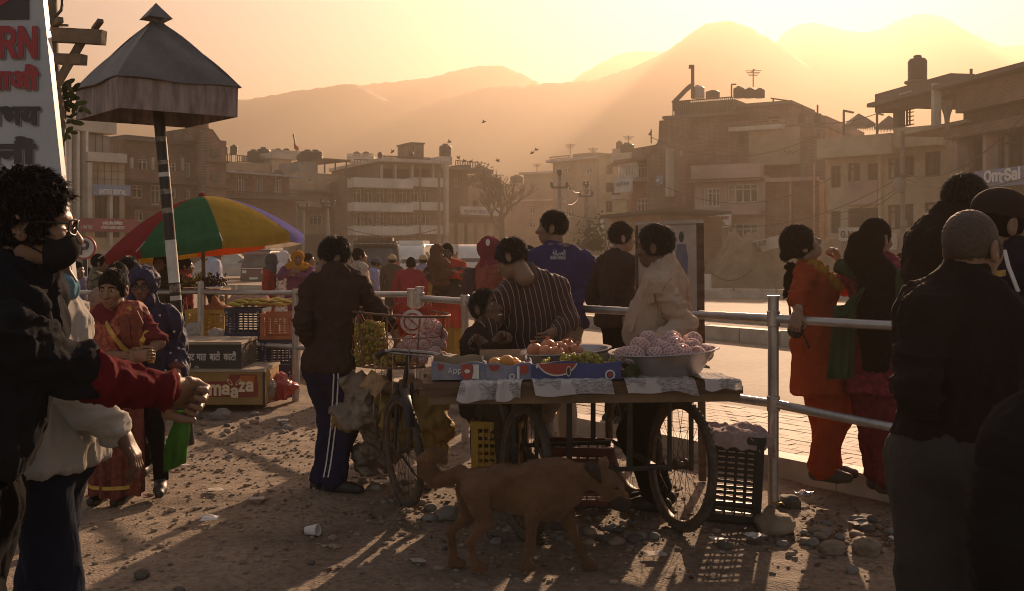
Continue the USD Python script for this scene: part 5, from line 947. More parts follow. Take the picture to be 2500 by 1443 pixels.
for k, (a, b, z) in enumerate(((.36, .10, .06), (.405, .17, .055), (.42, .10, .075), (.47, .13, .045), (.375, .22, .05), (.46, .22, .05), (.50, .10, .04))): put_fruit(orng, TT(a, b, z + .022), 'orange lying in the open worn blue box on the cart', 'oranges in the second box')
t = thing('cardboard_flap', 'plain cardboard sheet standing behind the oranges on the cart', 'cardboard', TT(.42, .42, .01)); mb = MB(); mb.box(TT(.40, .415, .065), (.22, .004, .12), [TE, TN, Zup]); part(t, 'sheet', mb, M_card)
# grapes
M_grape = mat('green_grape', (.62, .60, .17), .3, .35, 9, transl=.5, col2=(.46, .40, .10)); M_grape2 = mat('dark_grape', (.035, .02, .03), .35, .4, 9, .0)
def grapes(name, pts, r, label, m, sub=2, parent=None):
    mb = MB()
    for p_ in pts: q = R.uniform(.85, 1.12); mb.ell(p_, (r * q, r * q, r * q * 1.15), sub)
    if parent: return part(parent, 'grapes', mb, m, smooth=True, kind='stuff')
    return solo(name, mb, m, label, 'grapes', kind='stuff', smooth=True)
for (a0, a1, n, lab) in ((.60, .66, 10, 'few green grapes at the left end of the bright blue box'), (.70, .90, 70, 'heap of green grapes over the edge of the bright blue box'), (.90, .985, 26, 'small bunch of green grapes at the right end of the bright blue box')):
    grapes('grape_heap', [TT(R.uniform(a0, a1), R.uniform(.06, .2), R.uniform(.04, .10) if n < 60 else R.uniform(.05, .128)) for _ in range(n * 2)], .0105, lab, M_grape)
# steel basins
M_tin = mat('worn_aluminium', (.46, .42, .41), .36, .25, 5, .2, 30, metal=.8)
def basin(label, c, r0, r1, h, tilt, ydeg):
    fr = np.array([A(math.cos(tilt), 0, math.sin(tilt)), A(0, 1, 0), A(-math.sin(tilt), 0, math.cos(tilt))]); t = thing('metal_basin', label, 'basin', c); mb = MB()
    mb.lathe([(0, .004), (r0, .004), (r0 + (r1 - r0) * .5, h * .55), (r1, h), (r1 + .022, h + .004), (r1 + .024, h), (r1 + .004, h - .006), (r0 + (r1 - r0) * .5 + .004, h * .5), (r0 + .003, 0), (0, 0)], c, 48, fr); part(t, 'bowl', mb, M_tin, smooth=30); return t, fr
c1 = TT(1.265, .22, .012); b1, f1 = basin('wide aluminium basin heaped with net wrapped apples', c1, .185, .272, .125, math.radians(3.5), 0)
c2 = TT(.78, .62, .0); b2_, f2_ = basin('aluminium basin of pomegranates behind the blue grape box', c2, .18, .25, .10, math.radians(3.5), 0)
for k, (u, v, b) in enumerate(((1522, 872, .10), (1562, 849, .12), (1548, 872, .06), (1582, 832, .24), (1602, 852, .2), (1598, 872, .07), (1642, 835, .27), (1622, 858, .13), (1648, 850, .17), (1640, 872, .06), (1688, 852, .2), (1664, 868, .07), (1720, 866, .22), (1700, 874, .09), (1690, 838, .33), (1560, 874, .2), (1610, 880, .3), (1670, 882, .3))):
    put_fruit(apple, P(u, v - 4, 5.13 + b * .9), 'apple in a pink foam net heaped in the wide aluminium basin', 'apples in foam nets in the wide basin', R.uniform(1.02, 1.2))
for k, (u, v, b) in enumerate(((1305, 856, .0), (1338, 846, .07), (1334, 862, -.08), (1368, 852, -.05), (1384, 846, .1), (1405, 858, .02), (1360, 864, -.12), (1350, 858, .14), (1375, 866, .0))):
    put_fruit(pome, P(u, v, 5.62 + b), 'ripe pomegranate in the aluminium basin behind the grape box', 'pomegranates in the basin')
M_leaf = mat('dark_leaf', (.05, .08, .02), .6, .4, 12, .2, transl=.2)
t = thing('leafy_greens', 'small bundle of dark green leaves between the blue box and the wide basin', 'leaves', TT(1.03, .03, .01)); 
for k in range(9): q = TT(1.02 + R.uniform(-.02, .06), R.uniform(-.02, .08), .02 + R.uniform(0, .06)); mb = MB(); a = R.uniform(0, 6.28); mb.ell(q, (.03, .004, .016), 1, np.array([A(math.cos(a), .2, math.sin(a)), A(0, 1, 0), A(-math.sin(a), 0, math.cos(a))])); part(t, 'leaf', mb, M_leaf, smooth=True)

# ---- crates
def crate(label, c, size, yaw, m, lean=0.0, rows=7, cols=6, group=None, marks=None, roll=0.0, tint=None):
    """plastic crate with slatted sides; c: centre of its base"""
    w, d, h = size; Rz = frame(yawv(yaw)); up = unit(Rz[2] + Rz[0] * math.tan(lean) + Rz[1] * math.tan(roll)); e1 = unit(Rz[0] - (Rz[0] @ up) * up); e2 = np.cross(up, e1); t = thing('plastic_crate', label, 'crate', c, group)
    L = lambda x_, y_, z: np.asarray(c, float) + e1 * x_ + e2 * y_ + up * z; ax = [e1, e2, up]; T_ = .012
    for sx in (-1, 1):
        for sy in (-1, 1): mb = MB(); mb.box(L(sx * (w / 2 - .02), sy * (d / 2 - .02), h / 2), (.045, .045, h), ax); part(t, 'corner_post', mb, m)
    for z, hh in ((h - .022, .044), (.02, .04)):
        mb = MB()
        for sy in (-1, 1): mb.box(L(0, sy * (d / 2 + .003), z), (w + .014, .016, hh), ax)
        for sx in (-1, 1): mb.box(L(sx * (w / 2 + .003), 0, z), (.016, d - .02, hh), ax)
        part(t, 'rim', mb, m)
    mb = MB(); mb.box(L(0, 0, .008), (w - .03, d - .03, .012), ax); part(t, 'bottom', mb, m)
    for (nrm, tx, half, ln) in ((e2 * -1, e1, d / 2, w), (e2, e1, d / 2, w), (e1, e2, w / 2, d), (e1 * -1, e2, w / 2, d)):
        mb = MB(); o = L(0, 0, 0) + nrm * (half - .006)
        for k in range(rows): z = .05 + (h - .11) * (k + .5) / rows; mb.box(o + up * z, (ln - .07, .006, (h - .11) / rows * .52), [tx, np.cross(up, tx), up])
        for k in range(cols + 1): x_ = (k / cols - .5) * (ln - .07); mb.box(o + tx * x_ + up * (h / 2) + nrm * .004, (.011, .007, h - .07), [tx, np.cross(up, tx), up])
        part(t, 'slatted_side', mb, m)
    if marks:
        for k, tx in enumerate(marks):
            for i, ch in enumerate(tx):
                mb = MB(); letters(mb, ch, L(-w / 2 + .012 + (k * (w - .055)), -d / 2 - .013, h * .80 - i * h * .14), e1, up, h * .085, bold=1, depth=.002); part(t, 'lettering', mb, M_print_w)
    return t
def plastic(n, c): return mat('crate_' + n, c, .5, .3, 5, .15, 60)
CN, CY, CO, CB, CR = plastic('navy', (.03, .035, .075)), plastic('yellow', (.48, .27, .03)), plastic('orange', (.42, .13, .05)), plastic('black', (.02, .018, .016)), plastic('brick', (.16, .035, .025))
g_ = lambda u, d, z=0: A((u - 1250) / F * d, d, z)
crate('yellow crate under an orange net sack, left of the railing post', g_(513, 11.9, .46), (.46, .34, .40), 4, CY, 0, marks=('', 'AS')); crate('yellow crate under the one with the orange net sack', g_(515, 11.95, .05), (.46, .34, .40), 2, CY)
crate('navy crate with white side letters, topmost of the middle stack under the bananas', g_(606, 11.2, .62), (.40, .36, .30), 3, CN, marks=('BCDS', 'CJBK')); crate('navy crate, middle one of the stack under the bananas', g_(608, 11.2, .315), (.40, .36, .30), 1, CN); crate('navy crate on the ground below the banana stack', g_(607, 11.2, .0), (.40, .36, .31), 4, CN, marks=('', 'JI'))
crate('orange crate on top of two navy crates beside the leaning railing post', g_(684, 10.9, .605), (.36, .34, .28), -3, CO); crate('navy crate under the orange crate', g_(686, 10.9, .30), (.35, .34, .30), 0, CN, marks=('BI', 'SILS')); crate('navy crate on the ground under the orange crate stack', g_(684, 10.9, 0), (.35, .34, .30), -2, CN, marks=('SCIS', 'IC'))
crate('dark navy crate behind the striped pole, left of the yellow crates', g_(455, 12.3, .42), (.42, .34, .36), 3, CN); crate('dark crate at the bottom behind the striped pole', g_(452, 12.3, .04), (.42, .34, .36), 3, CB)
crate('black crate standing on its end under a crumpled towel beside the railing post', G(1800, 1268) + A(0, .1, 0), (.30, .30, .50), 12, CB, .05, rows=12, cols=4); crate('yellow crate behind the left cart wheels', g_(1222, 6.35), (.30, .34, .52), 10, CY, rows=9); crate('dark red crate behind the left cart wheels, under the cart', g_(1412, 6.35), (.42, .32, .36), 6, CR); 
# towel
t = thing('towel', 'crumpled pinkish striped towel on the black crate', 'towel', G(1800, 1268) + A(0, 0, .5)); tc = G(1800, 1268) + A(.02, .1, .51)
def fn(U, W):
    x_ = (U - .5) * .50; y_ = (W - .5) * .46; r = np.maximum(np.abs(x_) - .16, 0) + np.maximum(np.abs(y_) - .16, 0); nz = meshkit.fbm(np.stack([U * 5, W * 5, U * 0], -1), 3, 4) - .5; nz2 = meshkit.fbm(np.stack([U * 13, W * 9, U * 0 + 3], -1), 3, 9) - .5
    return tc[0] + np.clip(x_, -.175, .185) + nz * .05, tc[1] + np.clip(y_, -.175, .175) - np.sign(-y_) * 0 + nz2 * .02, tc[2] + .012 - r * 1.25 * (1 + nz) + nz * .05 + nz2 * .045
part(t, 'cloth', thick(*sheet(fn, 50, 46), .004), mat('towel_cloth', (.42, .30, .28), .9, .3, 16, .5, 150, stretch=(1, 6, 1)), smooth=True)
# ---- the two boxes at the left
def wbox(label, u0, u1, v0, v1, d, depth, m, mtop):
    t = thing('drink_box', label, 'box', P((u0 + u1) / 2, v1, d)); lo, hi = P(u0, v1, d), P(u1, v0, d); mb = MB(); e = .012
    mb.b2(lo + A(0, 0, 0), A(hi[0], d + depth, hi[2] - .012)); part(t, 'body', mb, m); mb = MB(); mb.b2(A(lo[0] - .01, d - .012, hi[2] - .0115), A(hi[0] + .01, d + depth + .01, hi[2] + .014)); part(t, 'lid', mb, mtop)
    for x_ in (lo[0] + .001, hi[0] - .001): mb = MB(); mb.b2(A(x_ - .012, d - .008, lo[2]), A(x_ + .012, d + .004, hi[2] - .013)); part(t, 'edge_trim', mb, M_iron)
    return t, lo, hi
M_maaza = mat('drink_box_amber', (.35, .20, .06), .5, .25, 2.0, .1, 30); M_bdark = mat('dark_painted_box', (.045, .038, .035), .5, .35, 4, .15, 40); M_lid = mat('dusty_lid', (.4, .33, .24), .5, .3, 6, .2, 50)
t, lo, hi = wbox('amber drink box with fruit drink lettering on the ground at left', 395, 645, 905, 988, 9.75, .62, M_maaza, M_lid); dd = A(0, -.004, 0)
zz = lambda u, v: P(u, v, 9.75) + dd; px = 9.75 / F
mb = MB(); q = zz(508, 965); mb.prism(sbox(0, 0, 118 * px, 30 * px).union(sbox(55 * px, 20 * px, 116 * px, 47 * px)).buffer(4 * px), q, A(1, 0, 0), Zup, .003); part(t, 'logo_panel', mb, mat('logo_red', (.26, .04, .02), .5, .2, 3))
mb = MB(); mb.prism(sbox(78 * px, 28 * px, 114 * px, 48 * px), q - A(0, .0016, 0), A(1, 0, 0), Zup, .003); part(t, 'logo_panel', mb, mat('logo_orange', (.5, .14, .02), .5, .2, 3))
M_amz = mat('logo_cream', (.8, .62, .4), .5, .15, 3)
for ch, u, v, w, h_ in (('m', 511, 964, 30, 24), ('a', 542, 962, 19, 22), ('a', 563, 969, 19, 22), ('z', 583, 955, 16, 22), ('a', 600, 954, 19, 22)):
    mb = MB(); letters(mb, ch, zz(u, v) - A(0, .004, 0), A(1, 0, 0), Zup, h_ * 1.28 * px, bold=3, depth=.003, width=w * px); part(t, 'lettering', mb, M_amz)
for sg in (-1, 1): mb = MB(); mb.prism(__import__('shapely').affinity.rotate(circ(0, 0, 3.6 * px, 1, 2.6).difference(circ(0, 0, 2.6 * px, 1, 2.5)), -sg * 38), zz(572 + sg * 10, 933) - A(0, .004, 0), A(1, 0, 0), Zup, .003); part(t, 'logo_leaf', mb, M_amz)
t, lo, hi = wbox('black painted box with white Nepali lettering on top of the amber box', 400, 588, 838, 908, 9.8, .6, M_bdark, M_lid); px = 9.8 / F
for word, u, w in (('बाट', 455, 20), ('मात', 480, 24), ('बाटो', 512, 26), ('काटौं', 546, 31)): mb = MB(); letters(mb, word, P(u, 879, 9.8) - A(0, .004, 0), A(1, 0, 0), Zup, 17 * px, 'deva', 2, .003, width=w * px); part(t, 'lettering', mb, M_print_w)
mb = MB(); mb.beam(P(500, 876, 9.795), P(495, 882, 9.795), .01, .003); part(t, 'lettering', mb, M_print_w); mb = MB(); mb.prism(circ(0, 0, 5 * px).difference(circ(0, 0, 3.2 * px)), P(480, 899, 9.796), A(1, 0, 0), Zup, .003); part(t, 'emblem', mb, M_amz)
# ---- goods on the crates
M_ban = mat('banana_skin', (.50, .36, .06), .5, .3, 8, col2=(.22, .16, .04))
for k in range(8):
    t = thing('banana_bunch', 'bunch of bananas lying on the crate stacks', 'bananas', g_(560 + k * 20, 11, .93), 'banana bunches on the crates'); c = g_(572 + k * 18.5, 10.95 + .1 * (k % 3), .935 + .012 * (k % 2))
    for j in range(4): a = -.6 + .4 * j; mb = MB(); mb.tube([c + A(.10 * (i / 6 - .5) * 2 * math.cos(a) + .02 * j, -.05 + .03 * j + .05 * math.sin(a) * i / 6, .03 + .04 * math.sin(math.pi * i / 6) * (-1 if j % 2 else 1) * .4 + .012 * j) for i in range(7)], [.006, .014, .017, .018, .017, .013, .005], 7); part(t, 'banana', mb, M_ban, smooth=True)
for k in range(11): put_fruit(apple, g_(566 + (k % 6) * 17 + (k // 6) * 9, 11.35 - .1 * (k // 6), .975 + .05 * (k // 6)), 'apple in a pink foam net behind the bananas on the crates', 'apples in foam nets behind the bananas', 1.15)
t = thing('net_sack', 'orange net sack slumped over the yellow crate', 'sack', g_(530, 11.9, .86)); m = rough(field([EL(g_(530, 11.85, .86), (.17, .14, .07)), RC(g_(527, 11.85, .9), g_(522, 11.85, 1.0), .07, .025)], .015, .04), .02, 9, 3); part(t, 'sack', m, mat('net_sack', (.5, .19, .08), .8, .3, 60, .6, 120, transl=.25), smooth=True)
t = thing('grape_table', 'low stall table with a plastic sheet behind the railing at left', 'table', g_(480, 12.6)); mb = MB(); mb.box(g_(478, 12.6, 1.06), (.75, .5, .03)); part(t, 'table_top', mb, M_wood2)
for sx in (-1, 1):
    for sy in (-1, 1): mb = MB(); q = g_(478, 12.6); mb.beam(q + A(sx * .33, sy * .2, 0), q + A(sx * .33, sy * .2, 1.045), .035); part(t, 'leg', mb, M_wood2)
mb = MB(); mb.add(*thick(*sheet(lambda U, W: (g_(478, 12.6)[0] - .42 + .6 * U, 12.3 + .5 * W, 1.085 + .06 * meshkit.fbm(np.stack([U * 4, W * 4, U * 0], -1), 3, 2)), 20, 14), .002)); part(t, 'plastic_sheet', mb, mat('clear_plastic', (.5, .46, .42), .25, .2, 8, transl=.5), smooth=True)
c = g_(478, 12.55, 1.09); pl = [(R.gauss(0, 1), R.gauss(0, 1), abs(R.gauss(0, 1))) for _ in range(420)]
grapes('grape_heap', [c + A(.0 + x_ * .10, y_ * .09, .02 + z * .06) for x_, y_, z in pl[:200] if abs(x_) < 2], .013, 'heap of green grapes on the stall table behind the railing', M_grape, 1); grapes('grape_heap', [c + A(.21 + x_ * .09, y_ * .09, .02 + z * .055) for x_, y_, z in pl[200:] if abs(x_) < 2], .013, 'heap of black grapes on the stall table behind the railing', M_grape2, 1)
def bag(name, label, cat, c, r, m, seed, tail=None, amp=.03):
    t = thing(name, label, cat, A(c[0], c[1], c[2] - r[2])); P_ = [EL(c, r)]
    if tail is not None: P_ += [RC(np.asarray(c) + A(0, 0, r[2] * .6), np.asarray(c) + tail, r[0] * .35, r[0] * .2)]
    m_ = field(P_, max(.008, r[0] / 14), .03); part(t, 'bag', rough(rough(m_, amp * 1.1, 5.5, seed, True), amp * .3, 17, seed + 2, True, (1, 1, .4)), m, smooth=True); return t
M_bagp = mat('pink_plastic_bag', (.55, .12, .12), .25, .3, 10, .3, 40, transl=.35); M_bagw = mat('white_plastic_bag', (.6, .54, .48), .3, .2, 10, .3, 40, transl=.3); M_sack = mat('yellow_sacking', (.34, .22, .06), .85, .4, 8, .6, 120); M_sackw = mat('white_sacking', (.36, .30, .235), .8, .3, 7, .5, 140, transl=.15)
bag('plastic_bag', 'full pink plastic bag on the ground beside the railing post', 'bag', P(684, 944, 10.2), (.145, .12, .10), M_bagp, 3, A(-.1, 0, .07)); bag('plastic_bag', 'crumpled clear bag between the amber box and the pink bag', 'bag', P(652, 940, 10.0), (.05, .06, .12), mat('clear_plastic', (.5, .46, .42), .25, .2, 8, transl=.5), 5); bag('plastic_bag', 'pale folded sack on the lower crates behind the black box', 'bag', P(545, 822, 11.3), (.14, .08, .09), M_bagw, 8); bag('plastic_bag', 'pale bag beside the foot of the yellow crate stack', 'bag', P(470, 818, 11.4), (.10, .08, .10), M_bagw, 9)
# ---- striped pole with the tin roof, and market umbrella
cn = thing('traffic_shelter', 'square tin roof shelter on a leaning black and white striped pole', 'traffic shelter', G(462, 1083)); N_, L_, R_ = P(291, 263, 7.5), P(186, 293, 8.23), P(580, 286, 8.05); B_ = L_ + R_ - N_; cz = (N_[2] + L_[2] + R_[2]) / 3
cor = [A(p_[0], p_[1], cz) for p_ in (N_, R_, B_, L_)]; cc = sum(cor) / 4; M_tinroof = mat('painted_tin', (.10, .095, .095), .55, .4, 3.0, .2, 30); M_fasc = mat('dirty_fascia', (.30, .24, .22), .7, .45, 5.0, .2, 40, col2=(.13, .10, .09), stretch=(3, 3, .5))
for a, b in zip(cor, cor[1:] + cor[:1]): mb = MB(); n_ = unit(np.cross(unit(b - a), Zup)); mb.add(*thick(*sheet(lambda U, W: tuple(a[i] + (b - a)[i] * U + (W * .235 if i == 2 else 0) + n_[i] * .012 * np.sin(U * 5 + a[0]) * W for i in range(3)), 12, 3), .012)); part(cn, 'fascia', mb, M_fasc)
ap = P(374, 52, 8.14)
for a, b in zip(cor, cor[1:] + cor[:1]):
    n_ = unit(A((a + b)[0] / 2 - cc[0], (a + b)[1] / 2 - cc[1], 0)); a2, b2 = a + A(0, 0, .236) + unit(a - cc) * .035, b + A(0, 0, .236) + unit(b - cc) * .035; tp = A(cc[0], cc[1], ap[2])
    v, f_ = sheet(lambda U, W: tuple((a2[i] * (1 - U) + b2[i] * U) * (1 - W) + (tp[i] + (a2[i] - cc[i]) * .05 * (1 - U) + (b2[i] - cc[i]) * .05 * U if i < 2 else tp[i]) * W + (.02 * np.sin(W * math.pi) + .008 * np.sin(U * 9 + W * 7) if i == 2 else n_[i] * .0) for i in range(3)), 14, 12); part(cn, 'roof_sheet', thick(v, f_, .008), M_tinroof)
    sz = .11; c0 = A(cc[0], cc[1], ap[2] + .01); p4 = [c0 + unit(q - cc) * sz * A(1, 1, 0) for q in (a, b)]
mb = MB(); mb.tube([A(cc[0], cc[1], ap[2] - .02), A(cc[0], cc[1], ap[2] + .02)], .05, 10); part(cn, 'finial_neck', mb, M_tinroof); mb = MB(); vv = [A(cc[0], cc[1], ap[2] + .015) + unit(q - cc) * .145 for q in cor] + [A(cc[0], cc[1], ap[2] + .15)]; mb.add(vv, [[0, 1, 4], [1, 2, 4], [2, 3, 4], [3, 0, 4]]); mb.add(vv[:4], [[0, 3, 2, 1]]); part(cn, 'finial', mb, M_tinroof)
pt_ = lambda v: P(388 + (v - 285) * .0926, v, 8.14 + (v - 285) * 0)
seg = [(268, 334, 0), (334, 347, 2), (347, 392, 0), (392, 402, 2), (402, 421, 0), (421, 432, 1), (432, 462, 0), (462, 474, 2), (474, 508, 0), (508, 521, 2), (521, 586, 0), (586, 690, 1), (690, 694, 0), (694, 714, 2), (714, 722, 0), (722, 733, 1), (733, 764, 0), (764, 777, 1), (777, 812, 0), (812, 826, 1), (826, 880, 0), (880, 900, 1), (900, 1085, 0)]
M_band2 = mat('worn_white_band', (.30, .26, .22), .7, .6, 30, col2=(.05, .04, .035))
for a, b, k in seg: mb = MB(); mb.tube([pt_(a), pt_(b)], .044 + .0 * k, 16, True); part(cn, 'pole_band', mb, (M_black, M_whitep, M_band2)[k], smooth=40)
um = thing('market_umbrella', 'large red green yellow and blue market umbrella over the fruit stalls', 'umbrella', g_(500, 12.6)); uc = P(493, 480, 12.6); ur = 1.21; tl = math.radians(7.0); fr = np.array([A(math.cos(tl), 0, math.sin(tl)), A(0, 1, 0), A(-math.sin(tl), 0, math.cos(tl))])
ucol = {n_: cloth('umbrella_' + n_, c, transl=.45, var=.15) for n_, c in dict(red=(.42, .05, .06), green=(.05, .24, .10), yellow=(.58, .40, .07), blue=(.13, .12, .42), white=(.72, .68, .62), orange=(.6, .2, .05)).items()}
order = ['green', 'yellow', 'blue', 'white', 'orange', 'yellow', 'orange', 'red']      # from the camera side round to the right
for k, n_ in enumerate(order):
    a0 = -math.pi / 2 - math.pi / 4 + .12 + .30 + k * math.pi / 4; a1 = a0 + math.pi / 4
    def fn(U, W):
        a = a0 + (a1 - a0) * W; sag = 1 - .035 * np.sin(W * math.pi) * U; r = ur * np.minimum(U / .9, 1) * sag; x_ = r * np.cos(a); y_ = r * np.sin(a); z = -.60 * (U / .9).clip(0, 1) ** 1.75 - np.maximum(U - .9, 0) * 1.15 - .02 * np.sin(W * math.pi) * U
        v = np.stack([x_, y_, z], -1) @ fr; return uc[0] + v[..., 0], uc[1] + v[..., 1], uc[2] + v[..., 2]
    part(um, 'canopy_panel', thick(*sheet(fn, 22, 9), .003), ucol[n_], smooth=True, label=n_ + ' canopy panel')
    e = np.array([ur * 1.02 * math.cos(a0), ur * 1.02 * math.sin(a0), -.61]) @ fr; m_ = np.array([ur * .5 * math.cos(a0), ur * .5 * math.sin(a0), -.20]) @ fr; mb = MB(); mb.tube([uc + A(0, 0, -.03), uc + m_, uc + e * 1.04], .006, 5); part(um, 'rib', mb, M_steel)
mb = MB(); mb.tube([g_(502, 12.6), uc + A(0, 0, .05)], .022, 10); part(um, 'pole', mb, M_wood2); mb = MB(); mb.lathe([(0, .0), (.05, 0), (.04, .03), (.012, .05), (0, .06)], uc, 10); part(um, 'top_cap', mb, ucol['red'])
# ---- no parking sign
ns = thing('road_sign', 'round no parking sign with a red ring and black letter on a dark post', 'sign', g_(206, 15)); c = P(206, 605, 15); r = 29 * 15 / F
for rr, m_, o, nm in ((r, mat('sign_red_ring', (.38, .05, .05), .5, .2), 0, 'ring'), (r * .84, M_signwhite, .006, 'disc')): mb = MB(); mb.tube([c + A(0, .01, 0), c - A(0, .008 + o, 0)], rr, 36); part(ns, nm, mb, m_)
mb = MB(); letters(mb, 'P', c + A(-r * .42, -.02, -r * .52), A(1, 0, 0), Zup, r * 1.08, bold=3, depth=.004); part(ns, 'letter', mb, M_letter_d); mb = MB(); mb.beam(c + A(-r * .4, -.024, r * .44), c + A(r * .25, -.024, -r * .22), .03, .004); part(ns, 'slash', mb, M_signwhite); mb = MB(); mb.tube([g_(208, 15.02), c + A(0, .03, 0)], .035, 10); part(ns, 'post', mb, M_iron)
# ---- poster board
M_posterb = mat('weathered_poster', (.48, .38, .31), .7, .35, 3, .2, 30)
pb_ = thing('poster_board', 'weathered poster board with a printed standing figure behind the cream shirt man', 'poster board', A(1.35, 7.1, 0)); o = P(1560, 818, 7.6); e = P(1706, 805, 6.9) - o; tp1, tp0 = P(1700, 545, 6.9), P(1560, 598, 7.6); e1 = unit(A(e[0], e[1], 0)); n_ = A(e1[1], -e1[0], 0); L = np.linalg.norm(e[:2]); hb = tp1[2] - P(1706, 805, 6.9)[2]; c0 = A(o[0], o[1], P(1706, 805, 6.9)[2])
mb = MB(); mb.box(c0 + e1 * L / 2 + Zup * hb / 2, (L, .03, hb), [e1, n_, Zup]); part(pb_, 'panel', mb, M_posterb); mb = MB(); mb.box(c0 + e1 * L / 2 + Zup * (hb + .012) , (L + .04, .05, .025), [e1, n_, Zup]); part(pb_, 'frame', mb, M_posterb)
for a in (-.01, L + .012): mb = MB(); mb.beam(A(c0[0], c0[1], 0) + e1 * (a + .03), c0 + e1 * a + Zup * hb, .045, .05); part(pb_, 'post', mb, M_wood)
mb = MB(); mb.box(c0 + e1 * L / 2 - Zup * .012, (L + .02, .04, .022), [e1, n_, Zup]); part(pb_, 'frame', mb, M_posterb)
fig = [('printed_head', circ(0, .60, .035, .8, 1.1), M_letter_d), ('printed_shirt', Polygon([(-.05, .55), (.05, .55), (.075, .46), (.07, .33), (-.07, .33), (-.075, .46)]), mat('print_blue_grey', (.16, .15, .2), .6, .3)), ('printed_trousers', Polygon([(-.065, .325), (.065, .325), (.06, .05), (.01, .05), (0, .26), (-.01, .05), (-.06, .05)]), M_letter_d)]
for nm, pl_, m_ in fig: mb = MB(); mb.prism(pl_, c0 + e1 * L * .76 + Zup * .04 + n_ * .016, e1, Zup, .002); part(pb_, nm, mb, m_)
mb = MB(); letters(mb, 'F', c0 + e1 * L * .42 + Zup * (hb - .14) + n_ * .016, e1, Zup, .05, bold=2, depth=.002); part(pb_, 'lettering', mb, M_letter_d)
# ---- hoarding at the left edge
hd = thing('hoarding', 'tall white hoarding with red and black lettering at the left edge', 'hoarding', A(-2.6, 4.9, 0)); dh = 4.9; ph = dh / F; edge = lambda v: 105 + v * .107
mb = MB(); q = [P(-260, -140, dh), P(-260, 1000, dh), P(edge(1000), 1000, dh), P(edge(-140), -140, dh)]; v = [a for a in q] + [a + A(0, .05, 0) for a in q]; mb.add(v, [[0, 1, 2, 3], [7, 6, 5, 4], [0, 3, 7, 4], [1, 5, 6, 2], [2, 6, 7, 3], [0, 4, 5, 1]]); part(hd, 'panel', mb, mat('hoarding_white', (.42, .42, .44), .5, .12, 2))
def hpoly(nm, pts, m_, o=.004): mb = MB(); a = P(0, 0, dh); mb.prism(Polygon([(u * ph, -v_ * ph) for u, v_ in pts]), a - A(0, o, 0) + A(0, 0, 0), A(1, 0, 0), Zup, .003); part(hd, nm, mb, m_)
hpoly('printed_panel', [(-255, -100), (72, -100), (72, 48), (-255, 52)], M_letter_d); mb = MB(); mb.prism(Point(0, 0).buffer(62 * ph).difference(Point(0, 0).buffer(50 * ph)), P(-20, -42, dh) - A(0, .008, 0), A(1, 0, 0), Zup, .003); part(hd, 'printed_ring', mb, M_letter_r)
hpoly('printed_band', [(-255, 425), (edge(425) - 1, 425), (edge(520) - 1, 520), (-255, 520)], mat('hoarding_navy', (.05, .05, .08), .5, .2)); hpoly('printed_band', [(120, 560), (edge(560) - 3, 560), (edge(998) - 3, 998), (150, 998)], mat('hoarding_violet', (.13, .12, .22), .5, .2))
M_shadow_print = mat('print_grey', (.2, .19, .19), .6, .1)
for text, font, v_, h_, ur_, w, m_ in (('HORN', 'latin', 139, 70, 94, 205, M_letter_r), ('नबजाऔं', 'deva', 217, 46, 97, 215, M_letter_r), ('सभ~य', 'deva', 303, 46, 100, 150, M_letter_d), ('बनौं', 'deva', 398, 50, 90, 150, M_letter_d), ('िमित', 'deva', 507, 42, 24, 110, M_print_w)):
    for dx, mm, o in ((3.5, M_shadow_print, .004), (0, m_, .008)):
        if mm is M_shadow_print and m_ is M_print_w: continue
        mb = MB(); letters(mb, text, P(ur_ - w + dx, v_ + dx, dh) - A(0, o, 0), A(1, 0, 0), Zup, h_ * ph, font, 3, .003, width=w * ph); part(hd, 'lettering', mb, mm)
# tree stump post with bracket arms behind it
br = thing('bracket_post', 'old steel post with wooden bracket arms behind the hoarding', 'post', g_(135, 5.4)); M_oldw = mat('weathered_timber', (.15, .12, .085), .8, .4, 5, .3, 30)
mb = MB(); mb.tube([A(P(150, 900, 5.4)[0], 5.4, 0), P(140, 300, 5.4), P(124, 150, 5.4), P(118, -60, 5.4)], .042, 12); part(br, 'post', mb, M_oldw, smooth=40)
for nm, a, b, w, h_ in (('arm', (112, 84), (254, 92), .05, .075), ('arm', (140, 144), (205, 146), .05, .055), ('brace', (205, 92), (140, 205), .05, .045), ('peg', (140, 62), (165, 62), .012, .012), ('peg', (230, 72), (246, 50), .03, .02), ('peg', (134, 60), (148, 48), .03, .03)): mb = MB(); mb.beam(P(*a, 5.36), P(*b, 5.30), w, h_); part(br, nm, mb, M_oldw)
mb = MB(); mb.tube([P(136, 44, 5.35), P(140, 36, 5.35), P(150, 24, 5.35), P(152, 10, 5.35), P(152, -20, 5.35)], .008, 6); part(br, 'hook', mb, M_iron)
mb = MB(); mb.b2(P(141, 312, 5.36), P(152, 252, 5.44)); part(br, 'side_plate', mb, mat('old_red_plate', (.2, .06, .05), .7, .4, 8))
